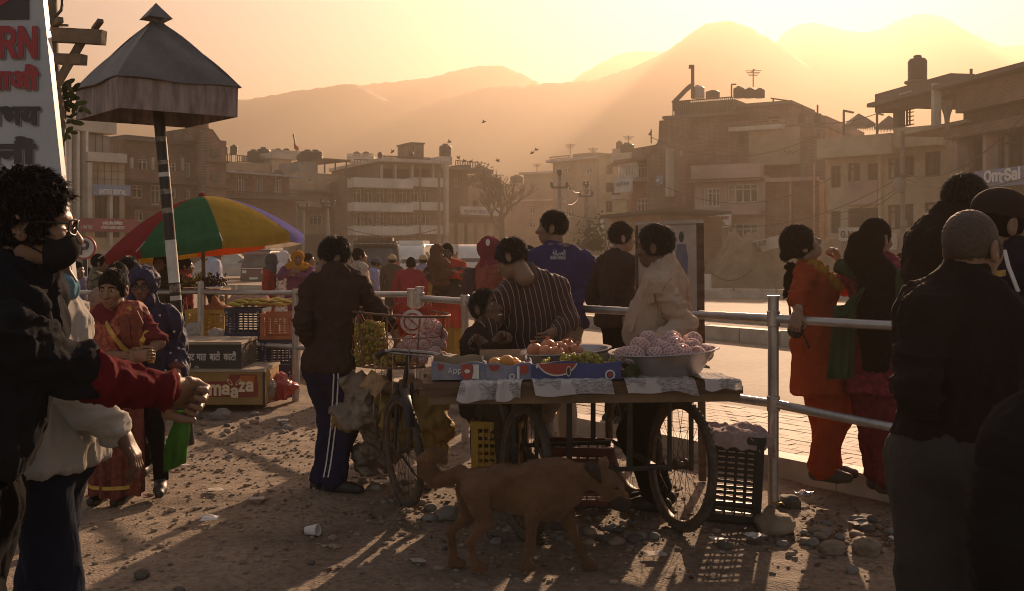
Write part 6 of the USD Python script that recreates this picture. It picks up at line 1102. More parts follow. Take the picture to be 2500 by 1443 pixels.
# creeper beside it
pl = thing('creeper_plant', 'leafy creeper growing up beside the bracket post', 'plant', g_(150, 5.5)); stem = [P(u, v_, 5.5) for u, v_ in ((148, 420), (150, 350), (153, 320), (160, 270), (168, 235), (172, 205))]; mb = MB(); mb.tube(stem, .006, 5); mb.tube([P(160, 270, 5.5), P(175, 262, 5.5), P(184, 268, 5.5)], .004, 5); mb.tube([P(164, 245, 5.5), P(150, 225, 5.5), P(152, 210, 5.5)], .004, 5); part(pl, 'stem', mb, M_stalk)
for k in range(46):
    u, v_ = R.choice(((150, 212), (156, 222), (172, 205), (180, 222), (186, 240), (176, 262), (188, 268), (165, 250), (158, 240), (168, 300), (160, 330))); c = P(u + R.gauss(0, 8), v_ + R.gauss(0, 9), 5.5 + R.gauss(0, .05)); a, b = R.uniform(0, 6.28), R.uniform(-.6, .6); d = A(math.cos(a), math.sin(a) * .4, -.2 + b); mb = MB(); ln = R.uniform(.022, .04); e2 = unit(np.cross(d, A(0, 1, .3))); mb.ell(c, (ln, ln * .38, .002), 1, np.array([unit(d), e2, np.cross(unit(d), e2)])); part(pl, 'leaf', mb, M_leaf, smooth=True)
# ------------------------------------------------------------ people
NAVY, GREYT = cloth('navy_track', (.022, .022, .05)), cloth('grey_trousers', (.055, .05, .046)); DKTR = cloth('black_trousers', (.008, .0075, .008)); JEAN = cloth('dark_jeans', (.018, .023, .038)); BEIGE = cloth('beige_trousers', (.36, .30, .22)); BROWNT = cloth('brown_trousers', (.06, .045, .035))
def ribbon(T, nm, pts, w, m, n_=None, th=.004):
    mb = MB(); pts = [np.asarray(p_, float) for p_ in pts]; n_ = A(0, -1, 0) if n_ is None else n_
    L, Rr = [], []
    for i, p_ in enumerate(pts):
        t_ = unit(pts[min(i + 1, len(pts) - 1)] - pts[max(i - 1, 0)]); sd = unit(np.cross(t_, n_)); L.append(p_ + sd * w / 2); Rr.append(p_ - sd * w / 2)
    v = np.array(L + Rr); k = len(pts); f_ = np.array([[i, i + 1, k + i + 1, k + i] for i in range(k - 1)]); f_ = np.vstack([f_[:, [0, 1, 2]], f_[:, [0, 2, 3]]]); vv = np.vstack([v + n_ * th, v - n_ * th]); m2 = 2 * k
    side = []
    for i in range(k - 1): side += [[i, i + 1, m2 + i + 1], [i, m2 + i + 1, m2 + i], [k + i, m2 + k + i + 1, k + i + 1], [k + i, m2 + k + i, m2 + k + i + 1]]
    mb.add(vv, np.vstack([f_, f_[:, ::-1] + m2, side])); return part(T, nm, mb, m)
def on_surf(J_mesh, pts, push=.004):
    """moves points along the view line onto the nearest front surface of a mesh (pixel pairs given)"""
    v = J_mesh[0]; uv = np.stack([1250 + v[:, 0] / v[:, 1] * F, HV + (H - v[:, 2]) / v[:, 1] * F], 1); out = []
    for u, w in pts:
        dd = ((uv - (u, w)) ** 2).sum(1); k = np.argsort(dd)[:24]; d = v[k, 1].min() - push; out.append(P(u, w, d))
    return out
SH = .006
# ---- man with glasses and mask, nearest at left
d = 2.45; J = pose(A(-1.30, d, 0), 1.80, 82, neck=P(30, 690, d), pel=P(-95, 1215, d), w=.95, hf=yawv(72) + A(0, 0, -.10), head=P(76, 545, d), hs=.98, wrR=P(398, 950, 2.66), elR=P(186, 905, 2.50), hdR=unit(A(.42, .85, -.22)), hpR=A(.75, -.35, -.5), curlR=1.35, wrL=P(-120, 1040, 3.0), shR=P(-14, 806, 2.32), anR=A(-1.24, 2.4, .08), anL=A(-1.5, 2.55, .08))
T = person('man in dark jacket with red sleeves, black face mask and glasses, nearest at left', J, cloth('charcoal_jacket', (.014, .015, .018)), DKTR, hair=None, d=2.4, cutz=1.05, tt=.016, sleeve=.56, wr=.009, detail=.011, hres=.0045, handbig=1.08, legkeys='LR', topname='jacket')
m = rough(hairset(J, .0042, 'short', .008, 60, 2, .012, .022), .010, 34, 9, True); hp_ = part(T, 'hair', rough(m, .006, 90, 4), HAIRB, smooth=True); strands(hp_, m, J, 6000, .015, .0010, HAIRS, 5, .35)
REDC = cloth('maroon_red', (.115, .014, .018))
q = J['elR'] + (J['wrR'] - J['elR']) * .12; m = field([RC(q, J['wrR'] - J['hdR'] * .01, .062, .043)], .009, .02); part(T, 'sleeve', wrinkle(m, .014, 4, 8), REDC, smooth=True)
m = field([RC(J['wrR'] - unit(J['wrR'] - J['elR']) * .05, J['wrR'] + J['hdR'] * .005, .047, .044)], .008, .02); part(T, 'cuff', m, REDC, smooth=True)
m = field([RC(J['neck'] - A(.0, 0, .01), J['neck'] + A(.02, 0, .05), .098, .088)], .008, .02, [RC(J['neck'] + A(.02, 0, .03), J['neck'] + A(.05, 0, .14), .072, .085)], .01); part(T, 'collar', wrinkle(m, .006, 3, 12), cloth('charcoal_jacket', (.03, .03, .04)), smooth=True)
ax = frame(J['hf'], J['hu']); e = lambda c, r: EL(hx(J, *c), A(*r) * J['hs'], ax)
MASK = cloth('black_mask', (.022, .021, .022)); m = field([e((0, .045, -.055), (.068, .075, .062))], .005, .01, [e((0, .0, -.05), (.12, .045, .2)), e((0, .09, .05), (.1, .1, .06))], .01); part(T, 'face_mask', m, MASK, smooth=True)
mb = MB(); mb.tube([hx(J, .066, .045, -.035), hx(J, .082, -.01, .01)], .0022, 5); mb.tube([hx(J, .062, .05, -.075), hx(J, .082, -.02, -.04)], .0022, 5); part(T, 'mask_strap', mb, MASK)
def glasses(T, J, col, y=.105, lens=True):
    g_p = thing if False else None; mb = MB()
    for sg in (-1, 1):
        ring = [hx(J, sg * .034 + .026 * math.copysign(abs(math.cos(a)) ** .6, math.cos(a)), y - .012 * abs(math.cos(a)) * (1 if math.cos(a) * sg > 0 else 0), .0 + .019 * math.copysign(abs(math.sin(a)) ** .6, math.sin(a))) for a in np.linspace(0, 2 * math.pi, 25)]; mb.tube(ring, .0024, 6, False); mb.tube([hx(J, sg * .060, y - .012, .008), hx(J, sg * .078, .05, .006), hx(J, sg * .083, -.012, .004)], .0024, 5)
    mb.tube([hx(J, -.008, y, .006), hx(J, .008, y, .006)], .0022, 5); p = part(T, 'glasses', mb, col)
    if lens:
        for sg in (-1, 1):
            mb = MB(); ring = [hx(J, sg * .034 + .0245 * math.cos(a), y - .004, .0175 * math.sin(a)) for a in np.linspace(0, 2 * math.pi, 20)[:-1]]; mb.add(ring, [[0, k, k + 1] for k in range(1, len(ring) - 1)]); part(p, 'lens', mb, M_lens)
M_lens = usdkit.material(stage, '/World/Looks/spectacle_lens', {'f': ('fresnel', {'IOR': 1.5}), 't': ('transparent_bsdf', {'color': (.92, .92, .92)}), 'g': ('glossy_bsdf', {'roughness': .03, 'color': (1, 1, 1)}), 'm': ('mix_closure', {})}, [('f.fac', 'm.fac'), ('t.BSDF', 'm.closure1'), ('g.BSDF', 'm.closure2')], surface='m.closure')
glasses(T, J, M_black)
# green plastic bag in his hand
h0 = J['wrR'] + J['hdR'] * .10 + A(.0, 0, -.02); t = thing('plastic_bag', 'bright green plastic bag hanging from the hand of the man in the dark jacket', 'bag', P(428, 1105, 2.66))
def fn(U, W):
    k = W; top = h0 + A(-.01, .0, -.03); wd = .012 + .028 * np.sin(np.clip(k * 1.7, 0, 1.57)) * (1 - .45 * k); a = U * 2 * math.pi; x_ = top[0] - .012 + wd * np.cos(a) * (1 + .15 * np.sin(3 * a + k * 6)); return x_ - .02 * k, top[1] + wd * .5 * np.sin(a) * (1 + .15 * np.sin(4 * a)), top[2] - k * .155 + .012 * np.cos(a) * k
part(t, 'bag', thick(*sheet(fn, 26, 14), .0015), mat('green_plastic', (.14, .38, .06), .35, .3, 12, .3, 50, transl=.55), smooth=True)
# ---- second man with grey shirt and blue mask
d = 2.95; J = pose(A(-1.36, d, 0), 1.63, 90, neck=P(92, 745, d), pel=P(125, 1085, d), w=1.0, head=P(92, 652, d), hf=A(1, .05, -.12), shR=P(92, 860, 2.85), elR=P(200, 985, 2.86), wrR=P(290, 1055, 2.9), wrL=P(60, 1000, 3.2), hdR=unit(A(.55, 0, -.8)), hpR=A(-.8, -.1, -.6), curlR=.55, anR=A(-1.28, 2.9, .08), anL=A(-1.6, 3.1, .08))
T = person('man in loose pale grey shirt and blue surgical mask, half hidden at left', J, cloth('grey_cotton', (.36, .34, .31), var=.15), JEAN, hair=('short', .006, 40, 4), d=2.6, tt=.016, sleeve=.92, wr=.007, hem=.10, cutz=.97, skin=SKIN2, bt=.006)
ax = frame(J['hf'], J['hu']); e = lambda c, r: EL(hx(J, *c), A(*r) * J['hs'], ax); m = field([e((0, .06, -.055), (.062, .07, .055))], .006, .01, [e((0, .0, -.05), (.12, .05, .2))], .01); part(T, 'face_mask', wrinkle(m, .003, 3, 30), cloth('blue_mask', (.22, .42, .52), transl=.3), smooth=True)
# ---- woman in orange sari, walking towards the camera
J = pose(G(280, 1218), 1.45, 187, w=1.0, bust=1, neck=P(275, 762, 6.3), pel=P(285, 930, 6.3), head=P(276, 706, 6.24), hf=A(-.06, -1, -.12), hs=1.0, wrL=P(352, 872, 6.10), elL=P(388, 835, 6.25), hdL=unit(A(-.6, -.3, .1)), hpL=A(0, .9, -.3), wrR=P(330, 868, 6.08), elR=P(218, 868, 6.2), curlL=.9, curlR=.8, hdR=unit(A(.8, -.2, .05)), hpR=A(0, .9, -.2))
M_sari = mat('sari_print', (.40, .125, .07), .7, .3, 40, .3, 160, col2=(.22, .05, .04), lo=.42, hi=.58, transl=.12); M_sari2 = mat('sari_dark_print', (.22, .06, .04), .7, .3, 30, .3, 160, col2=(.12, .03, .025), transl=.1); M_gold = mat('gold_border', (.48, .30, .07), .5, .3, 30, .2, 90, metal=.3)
T = person('woman in orange and maroon sari with gold border walking towards the camera', J, cloth('maroon_blouse', (.13, .025, .03)), None, hair=('bun', .004, 30, 5), d=6.3, female=True, eyes=True, sleeve=.45, skin=SKIN, topname='blouse', bindi=True)
m_sh = field(torso(J, .024) + arms(J, .024, .62, 'R') + [RC(J['pel'], J['pel'] - A(0, 0, .12), .16, .17), RC(J['shL'] + A(-.03, 0, .02), J['shL'] + A(.03, 0, -.10), .085, .085)], .011, .04, [EL(J['neck'] + J['fwd'] * .10 + J['up'] * .03, A(.085, .12, .10)), lambda X: X[..., 2] - (J['pel'][2] - .16)], .01); m_sh = wrinkle(m_sh, .008, 6, 9); part(T, 'sari_drape', m_sh, M_sari, smooth=True)
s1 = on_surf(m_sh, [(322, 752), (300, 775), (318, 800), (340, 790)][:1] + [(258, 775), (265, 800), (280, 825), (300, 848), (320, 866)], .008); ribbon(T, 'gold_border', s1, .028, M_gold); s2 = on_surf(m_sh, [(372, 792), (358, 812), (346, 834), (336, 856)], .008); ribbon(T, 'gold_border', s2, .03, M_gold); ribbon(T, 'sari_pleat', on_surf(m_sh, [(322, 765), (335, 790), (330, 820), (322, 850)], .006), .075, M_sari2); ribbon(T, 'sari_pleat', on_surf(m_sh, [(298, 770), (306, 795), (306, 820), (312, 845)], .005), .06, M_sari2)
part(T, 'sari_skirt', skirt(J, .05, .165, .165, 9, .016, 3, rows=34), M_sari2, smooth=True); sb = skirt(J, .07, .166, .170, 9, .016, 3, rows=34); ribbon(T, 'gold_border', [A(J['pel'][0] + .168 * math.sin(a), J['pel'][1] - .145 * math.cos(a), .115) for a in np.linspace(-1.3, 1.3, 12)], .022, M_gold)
mb = MB(); mb.tube([hx(J, .05 * math.sin(a), .02 + .052 * math.cos(a), -.165 - .05 * math.cos(a)) for a in np.linspace(-1.9, 1.9, 16)], .004, 6); part(T, 'necklace', mb, M_gold)
for k in range(3): mb = MB(); c = J['wrL'] - J['hdL'] * (.03 + .014 * k); fr = frame(J['hdL']); mb.tube([c + fr[0] * .031 * math.cos(a) + fr[2] * .031 * math.sin(a) for a in np.linspace(0, 2 * math.pi, 17)], .004, 5, False); part(T, 'bangle', mb, M_gold)
# ---- girl in navy headscarf
J = pose(G(392, 1185), 1.46, 184, bust=1, head=P(349, 697, 6.62), hf=A(.12, -1, -.08), neck=P(358, 770, 6.68), pel=P(385, 930, 6.7), anL=P(394, 1168, 6.45), anR=P(358, 1130, 6.98), fdL=A(.25, -1, -.1), wrL=P(432, 905, 6.55), elL=P(418, 840, 6.75), wrR=P(345, 920, 6.6))
M_scarf = mat('navy_scarf', (.03, .025, .06), .75, .3, 7, .3, 150); T = person('girl with glasses in a navy spotted headscarf and black leggings', J, cloth('rust_kurta', (.20, .07, .05)), DKTR, hair=('short', .004, 40, 2), d=6.6, female=True, eyes=True, ears=False, skin=SKIN, shoes=SHOE, bt=.004, legfrac=.98, flare=0, hem=.1, topname='kurta', bottomname='leggings')
part(T, 'headscarf', hood(J, .008, .12, 4), M_scarf, smooth=True); m = field([RC(J['neck'] + A(.05, -.05, -.04), J['shL'] + A(.01, 0, -.02), .065, .065), RC(J['shL'], J['elL'] + A(.02, -.02, 0), .066, .075), RC(J['elL'] + A(.0, -.02, 0), P(440, 900, 6.6), .072, .06), RC(J['neck'] + A(0, -.06, -.1), J['pel'] + A(.0, -.08, .08), .11, .10)], .01, .05); m = wrinkle(m, .014, 8, 9); part(T, 'shawl', m, M_scarf, smooth=True)
for u, v_ in ((400, 800), (408, 830), (416, 862), (425, 810), (430, 880), (390, 770), (436, 850), (404, 905)): c = on_surf(m, [(u, v_)], .003)[0]; mb = MB(); mb.ell(c, (.009, .004, .009), 1); part(T, 'scarf_spot', mb, M_print_w)
glasses(T, J, M_black, .104)
# ---- vendor in dark sweater with striped track pants
M_sweat = cloth('brown_sweater', (.055, .033, .027), scale=9); J = pose(G(806, 1186), 1.675, 22, w=.98, neck=P(818, 668, 6.62), pel=P(800, 880, 6.66), head=P(818, 628, 6.66), hf=A(.72, .45, -.42), hu=A(.25, .1, .95), shL=P(760, 706, 6.62), shR=P(872, 694, 6.64), elL=P(738, 790, 6.56), wrL=P(770, 865, 6.72), elR=P(915, 746, 6.75), wrR=P(958, 800, 6.80), hdR=unit(A(.35, .1, -.9)), hpR=A(-.6, .3, -.3), anL=P(788, 1168, 6.72), anR=P(818, 1172, 6.60), fdL=A(.8, .25, 0), fdR=A(.95, -.15, 0))
T = person('vendor in dark brown sweater reaching into the basket, seen from behind', J, M_sweat, None, hair=('short', .006, 70, 6, .015, .02), d=6.6, tt=.016, wr=.007, topname='sweater')
m = field([EL(J['pel'] - A(0, 0, .03), A(.15, .12, .14))] + legs(J, .004, .985, .026), .010, .04); m = wrinkle(m, .012, 4, 6); part(T, 'track_pants', m, NAVY, smooth=True)
M_stripe = mat('white_stripe', (.62, .56, .55), .7, .1)
for du in (0, 11): ribbon(T, 'stripe', on_surf(m, [(812 + du, 868), (815 + du, 920), (812 + du, 980), (808 + du, 1040), (802 + du, 1090), (796 + du, 1135), (790 + du, 1165)], .004), .0085, M_stripe)
# ---- seated laughing man
J = pose(A(-.18, 6.5, 0), 1.62, 110, pel=P(1185, 985, 6.5), neck=P(1180, 808, 6.42), head=P(1188, 752, 6.40), hf=A(.72, -.55, .30), hu=A(-.25, .25, .95), hs=1.02, w=1.05, knL=P(1260, 985, 6.3), knR=P(1235, 1000, 6.15), anL=P(1262, 1150, 6.35), anR=P(1240, 1170, 6.2), elR=P(1160, 900, 6.25), wrR=P(1205, 838, 6.22), hdR=A(.4, -.1, .4), hpR=A(.3, -.5, -.5), curlR=.9, elL=P(1235, 900, 6.35), wrL=P(1190, 845, 6.2), hdL=A(-.5, -.1, .3), curlL=.8)
T = person('laughing man in dark clothes sitting behind the cart, looking up to the right', J, cloth('black_shirt', (.04, .026, .022)), BROWNT, hair=('short', .003, 60, 3, .006, .03), d=6.3, eyes=True, skin=SKIN2, tt=.02)
m = field([EL(hx(J, 0, .094, -.07), A(.022, .006, .009), frame(J['hf'], J['hu']))], .0035, .01); part(T, 'teeth', m, mat('teeth', (.6, .55, .5), .3, .1), smooth=True)
# ---- man in striped shirt leaning over him
M_strsh = usdkit.material(stage, '/World/Looks/pinstriped_cloth', {'a': ('attribute', {'attribute': 'st'}), 'sp': ('separate_xyz', {}), 'md': ('math', {'math_type': 'modulo', 'value2': 1.0}), 'lt': ('math', {'math_type': 'less_than', 'value2': .09}), 'n': ('noise_texture', {'scale': 5.0, 'detail': 3.0}), 't': ('texture_coordinate', {}), 'r': ('rgb_ramp', {'ramp': [(.35, (.035, .018, .016)), (.65, (.06, .03, .025))]}),
    'm': ('mix_color', {'blend_type': 'mix', 'b': (.42, .28, .23)}), 'p': ('principled_bsdf', {'roughness': .85, 'sheen_weight': .15, 'specular_ior_level': .15})}, [('a.vector', 'sp.vector'), ('sp.x', 'md.value1'), ('md.value', 'lt.value1'), ('lt.value', 'm.fac'), ('t.object', 'n.vector'), ('n.fac', 'r.fac'), ('r.color', 'm.a'), ('m.result', 'p.base_color')], surface='p.BSDF')
J = pose(A(.26, 6.6, 0), 1.70, -22, w=1.12, pel=P(1322, 925, 6.62), neck=P(1285, 672, 6.50), head=P(1248, 632, 6.45), hf=A(-.78, .25, -.48), hu=A(-.2, .3, .9), hs=1.0, shL=P(1222, 738, 6.42), elL=P(1178, 830, 6.34), wrL=P(1165, 868, 6.28), shR=P(1362, 706, 6.58), elR=P(1388, 784, 6.50), wrR=P(1352, 810, 6.36), anL=A(.1, 6.62, .08), anR=A(.3, 6.75, .08))
T = person('man in dark pinstriped shirt bending over the seated man, seen from behind', J, None, cloth('pale_grey_trousers', (.30, .28, .26)), hair=('short', .008, 55, 5, .012, .01), d=6.5)
m = wrinkle(field(torso(J, .02) + arms(J, .016, .97) + [RC(J['pel'], J['pel'] - J['up'] * .08, .16, .165)], .009, .035, [EL(J['neck'] + A(-.02, 0, .05), A(.045, .045, .05)), lambda X: X[..., 2] - .84], .01), .007, 5, 8)
tp = part(T, 'shirt', m, M_strsh, smooth=True); vv, ff, nn = meshkit.arrays(m, True); rel = vv - J['pel']; ang = np.arctan2(rel @ J['right'] / .19, -(rel @ J['fwd']) / .13 + .9); UsdGeom.PrimvarsAPI(stage.GetPrimAtPath(tp)).CreatePrimvar('st', Sdf.ValueTypeNames.TexCoord2fArray, 'vertex').Set(Vt.Vec2fArray.FromNumpy(np.stack([(rel @ J['right']) / .038 + 40, rel @ J['up']], 1).astype(np.float32)))
m = field([RC(J['neck'] + A(.005, -.01, -.015), J['neck'] + A(-.02, -.01, .045), .083, .076)], .007, .02, [RC(J['neck'] + A(-.01, 0, .02), J['neck'] + A(-.04, 0, .11), .062, .075)], .008); cp = part(T, 'collar', m, M_strsh, smooth=True); vv, ff, nn = meshkit.arrays(m, True); UsdGeom.PrimvarsAPI(stage.GetPrimAtPath(cp)).CreatePrimvar('st', Sdf.ValueTypeNames.TexCoord2fArray, 'vertex').Set(Vt.Vec2fArray.FromNumpy(np.stack([(vv[:, 2] + vv[:, 0] * .6) / .012 + 400, vv[:, 0]], 1).astype(np.float32)))
# ---- maintenance man
M_blue = cloth('violet_blue_jacket', (.06, .045, .115)); d = 7.3; J = pose(A((1356 - 1250) / F * d, d, .12), 1.735, -14, w=1.15, head=P(1348, 556, d), hf=A(-.97, .2, .0), hs=1.0, neck=P(1355, 622, d), wrL=P(1305, 795, 7.0), elL=P(1298, 715, 7.2), wrR=P(1392, 792, 7.15), elR=P(1402, 712, 7.3))
T = person('man in violet blue maintenance jacket looking left beyond the railing', J, M_blue, BEIGE, hair=('short', .004, 60, 8, .008), d=7.3, tt=.024, hem=.03, topname='jacket')
m = field(torso(J, .024), .012, .03); px = d / F
for text, font, u, v_, h_, w in (('MAINTENANCE', 'latin', 1344, 633, 8.5, 37), ('\ufe94\ufee7\ufe8e\ufef4\ufebc\ufedf\ufe8d', 'arab', 1349, 622, 12, 31)):
    c = on_surf(m, [(u, v_)], .012)[0]; mb = MB(); letters(mb, text, c, unit(A(1, .14, 0)), Zup, h_ * px, font, 1, .003, width=w * px); part(T, 'lettering', mb, mat('print_pale', (.6, .52, .5), .6, .1))
c = on_surf(m, [(1364, 598)], .012)[0]; mb = MB(); mb.box(c, (50 * px, .003, 9 * px), [unit(A(1, .14, 0)), unit(A(-.14, 1, 0)), Zup]); part(T, 'back_patch', mb, mat('faded_patch', (.22, .13, .13), .7, .2, 30))
m = field([RC(J['neck'] + A(0, 0, .0), J['neck'] + A(-.01, 0, .05), .09, .082)], .01, .02); part(T, 'collar', m, M_blue, smooth=True)
# ---- young man in dark suit
d = 8.4; J = pose(A((1506 - 1250) / F * d, d, .12), 1.665, 62, head=P(1520, 580, d), hf=A(.98, .1, -.05), neck=P(1505, 632, d), wrR=P(1528, 770, 8.2), elR=P(1520, 705, 8.3), wrL=P(1490, 770, 8.6))
T = person('young man in dark suit jacket in profile beyond the railing', J, cloth('dark_suit', (.05, .035, .03)), DKTR, hair=('short', .010, 60, 3, .013, .02), d=8.4, tt=.022, hem=.07, skin=SKIN3, topname='jacket'); ribbon(T, 'shirt_front', [hx(J, .0, .03, -.16), hx(J, .02, .10, -.26), hx(J, .02, .12, -.36)], .05, mat('shirt_white', (.6, .52, .45), .8, .1), A(-.5, -.85, 0))
# ---- man in cream shirt behind the basin
d = 6.2; M_cream = cloth('cream_shirt', (.66, .50, .37), var=.12, transl=.25, fold=.6); J = pose(A(.91, 6.18, 0), 1.735, -72, w=1.16, belly=.075, neck=P(1622, 655, d), pel=P(1612, 890, d), head=P(1598, 602, d), hf=A(-.90, .38, -.12), hs=1.05, shL=P(1612, 705, 6.02), elL=P(1672, 790, 5.98), wrL=P(1602, 838, 5.86), hdL=A(-.7, -.2, -.2), shR=P(1650, 700, 6.38))
T = person('stout man in cream shirt behind the basin of apples, looking away left', J, M_cream, DKTR, hair=('short', .006, 50, 7, .012, .03), d=6.2, tt=.022, hem=.04, wr=.0055, skin=SKIN2, bt=.02)
m = field([RC(J['neck'] + A(0, 0, -.01), J['neck'] + A(-.015, 0, .05), .10, .088)], .009, .02, [RC(J['neck'] + A(-.01, 0, .03), J['neck'] + A(-.05, 0, .12), .072, .085)], .01); part(T, 'collar', m, M_cream, smooth=True)
m = field(torso(J, .024), .012, .03); SEAM = cloth('cream_seam', (.40, .28, .19)); ribbon(T, 'seam', on_surf(m, [(1640, 680), (1622, 700), (1612, 730), (1610, 765), (1618, 800)], .012), .007, SEAM, A(-.4, -.9, 0)); ribbon(T, 'placket', on_surf(m, [(1588, 690), (1570, 730), (1552, 770), (1540, 810)], .008), .03, M_cream, A(-.7, -.7, 0)); ribbon(T, 'pocket', on_surf(m, [(1578, 725), (1596, 722)], .01), .085, M_cream, A(-.5, -.85, 0)); q = J['wrL']; cf = field([RC(q - unit(q - J['elL']) * .07, q - unit(q - J['elL']) * .005, .043, .041)], .007, .01); part(T, 'cuff', wrinkle(cf, .004, 3, 14), M_cream, smooth=True)
# ---- woman in orange leaning back on the railing
d = 6.4; zf = .12; J = pose(A((2018 - 1250) / F * d, d, zf), 1.58, 80, w=1.05, bust=1, pel=P(2000, 846, d), neck=P(1975, 652, d), head=P(1958, 598, 6.38), hf=A(.86, -.12, .48), hu=A(-.48, 0, .87), hs=.98, shR=P(1968, 672, 6.24), elR=P(1946, 728, 6.12), wrR=P(1948, 764, 6.04), hdR=A(-.2, .1, -.95), hpR=A(.4, .9, 0), curlR=.8, shL=P(1985, 672, 6.56), elL=P(2062, 700, 6.6), wrL=P(2052, 640, 6.5), hdL=A(-.35, 0, .8), hpL=A(-.9, 0, 0), curlL=1.0, anR=P(2006, 1142, 6.34), anL=P(2024, 1134, 6.52), fdR=A(1, -.25, 0), fdL=A(1, -.1, 0))
M_or = cloth('orange_cotton', (.50, .10, .04), transl=.35); T = person('woman in orange kurta leaning back against the railing with her face turned up', J, M_or, None, hair=('bun', .004, 40, 4, .02), d=6.3, wr=.005, female=True, sleeve=.62, hem=.28, skin=SKIN3, shoes=SOLE, topname='kurta', eyes=True)
m = field(legs(J, .038, .96, .005) + [EL(J['pel'], A(.18, .14, .16))], .011, .05); part(T, 'salwar', wrinkle(m, .008, 3, 6), M_or, smooth=True); m = field([RC(J['pel'] + A(0, 0, .05), P(1995, 985, 6.4), .165, .165)], .012, .05, [lambda X: X[..., 2] - P(2000, 962, 6.4)[2]], .01); part(T, 'kurta_skirt', wrinkle(m, .006, 7, 7), M_or, smooth=True)
m = field([RC(P(1975, 650, 6.28), P(2008, 662, 6.26), .03, .024), RC(P(2008, 662, 6.26), P(2052, 702, 6.28), .024, .02), RC(P(1965, 652, 6.38), P(1985, 648, 6.3), .04, .035)], .009, .03); part(T, 'dupatta', wrinkle(m, .012, 5, 18), cloth('ochre_dupatta', (.42, .21, .04), transl=.15), smooth=True)
m = field([RC(P(1932, 655, 6.45), P(1930, 690, 6.45), .035, .03), RC(P(1930, 690, 6.45), P(1918, 725, 6.45), .03, .012)], .008, .02); part(T, 'hair_tail', rough(m, .01, 40, 3, True), HAIR, smooth=True)
t = thing('handbag', 'black handbag hanging behind the arm of the woman in orange', 'handbag', P(1945, 830, 6.3)); part(t, 'bag_body', rough(field([EL(P(1946, 806, 6.34), A(.06, .04, .055))], .007, .02), .008, 14, 2), M_black, smooth=True); mb = MB(); mb.tube([P(1932, 800, 6.34), P(1926, 730, 6.36), P(1938, 680, 6.36)], .007, 6); mb.tube([P(1958, 812, 6.32), P(1975, 850, 6.2), P(1968, 830, 6.2)], .005, 5); part(t, 'strap', mb, M_black)
# ---- woman with long black hair
d = 6.15; J = pose(A((2158 - 1250) / F * d, d, zf), 1.66, 38, w=1.12, bust=1, neck=P(2155, 645, d), head=P(2140, 583, d), hf=A(.82, .45, -.1), hs=1.0, wrR=P(2225, 800, 6.35), elR=P(2240, 745, 6.05), shR=P(2208, 690, 6.05), wrL=P(2190, 790, 6.5), elL=P(2120, 760, 6.4), anR=P(2172, 1172, 6.06), anL=P(2150, 1162, 6.25), fdR=A(.95, -.3, 0), fdL=A(.95, -.2, 0))
M_mag = mat('magenta_print', (.36, .045, .085), .8, .3, 28, .3, 160, col2=(.20, .022, .04), lo=.42, hi=.58, transl=.3); M_mag2 = mat('maroon_print', (.27, .03, .05), .8, .3, 24, .3, 160, col2=(.14, .018, .028), transl=.3)
T = person('woman with very long black hair in a magenta kurta beyond the railing', J, M_mag, None, hair=('long', .006, 30, 3), d=6.2, wr=.005, female=True, hem=.30, skin=SKIN, shoes=SOLE, topname='kurta')
m = field(legs(J, .062, .92, -.012) + [EL(J['pel'], A(.18, .145, .16))], .011, .05); part(T, 'salwar', wrinkle(m, .009, 5, 6), M_mag2, smooth=True)
M_gr = cloth('green_dupatta', (.05, .085, .045), transl=.15); bn = unit(A(.42, -.1, .9)); bc = P(2150, 672, 6.1); m = field(torso(J, .03) + arms(J, .026, .35), .010, .04, [lambda X: .085 - np.abs((X - bc) @ bn)], .01); part(T, 'dupatta', wrinkle(m, .01, 2, 12), M_gr, smooth=True)
def hang(T, nm, p0, p1, w, wdir, m_, seed=0, n=5, amp=.018):
    wd = unit(wdir); nr = unit(np.cross(wd, p1 - p0)); rs = np.random.RandomState(seed); a0, a1 = rs.rand(2) * 6
    return part(T, nm, thick(*sheet(lambda U, W: tuple(p0[i] + (p1 - p0)[i] * W + wd[i] * w * (U - .5) * (1 + .25 * W) + nr[i] * amp * (np.sin(U * n * 2 + a0 + W * 2) + .5 * np.sin(U * n * 4 + a1)) * (.4 + .6 * W) for i in range(3)), 26, 18), .006), m_, smooth=True)
hang(T, 'dupatta_end', P(2062, 745, 6.0), P(2048, 925, 6.0), .15, A(1, .2, 0), M_gr, 3); hang(T, 'dupatta_end', P(2095, 715, 5.97), P(2060, 760, 6.0), .12, A(.7, .2, .5), M_gr, 4)
# ---- bald man, right foreground
d = 3.3; J = pose(A((2345 - 1250) / F * d, d, 0), 1.715, 24, w=1.06, neck=P(2350, 700, d), pel=P(2330, 1090, d), head=P(2374, 606, d), hf=A(.80, .58, -.05), hs=1.04, shL=P(2262, 775, 3.24), shR=P(2445, 775, 3.3), elL=P(2238, 935, 3.18), wrL=P(2270, 1040, 3.32), elR=P(2455, 930, 3.4), wrR=P(2430, 1020, 3.55))
T = person('balding man in black sweater seen from behind at right', J, cloth('black_sweater', (.020, .013, .012)), GREYT, hair=None, d=3.2, tt=.022, hem=.0, cutz=.975, detail=.011, hres=.0048, wr=.008, topname='sweater', bt=.03)
m = hairset(J, .0045, 'short', .003, 120, 3, .002); part(T, 'hair', m, mat('cropped_hair', (.07, .045, .032), .7, .3, 90, .4, 200), smooth=True)
m = field([RC(J['neck'] + A(0, 0, .0), J['neck'] + A(.01, 0, .045), .088, .078)], .008, .02); part(T, 'collar', m, cloth('black_sweater', (.02, .013, .012)), smooth=True)
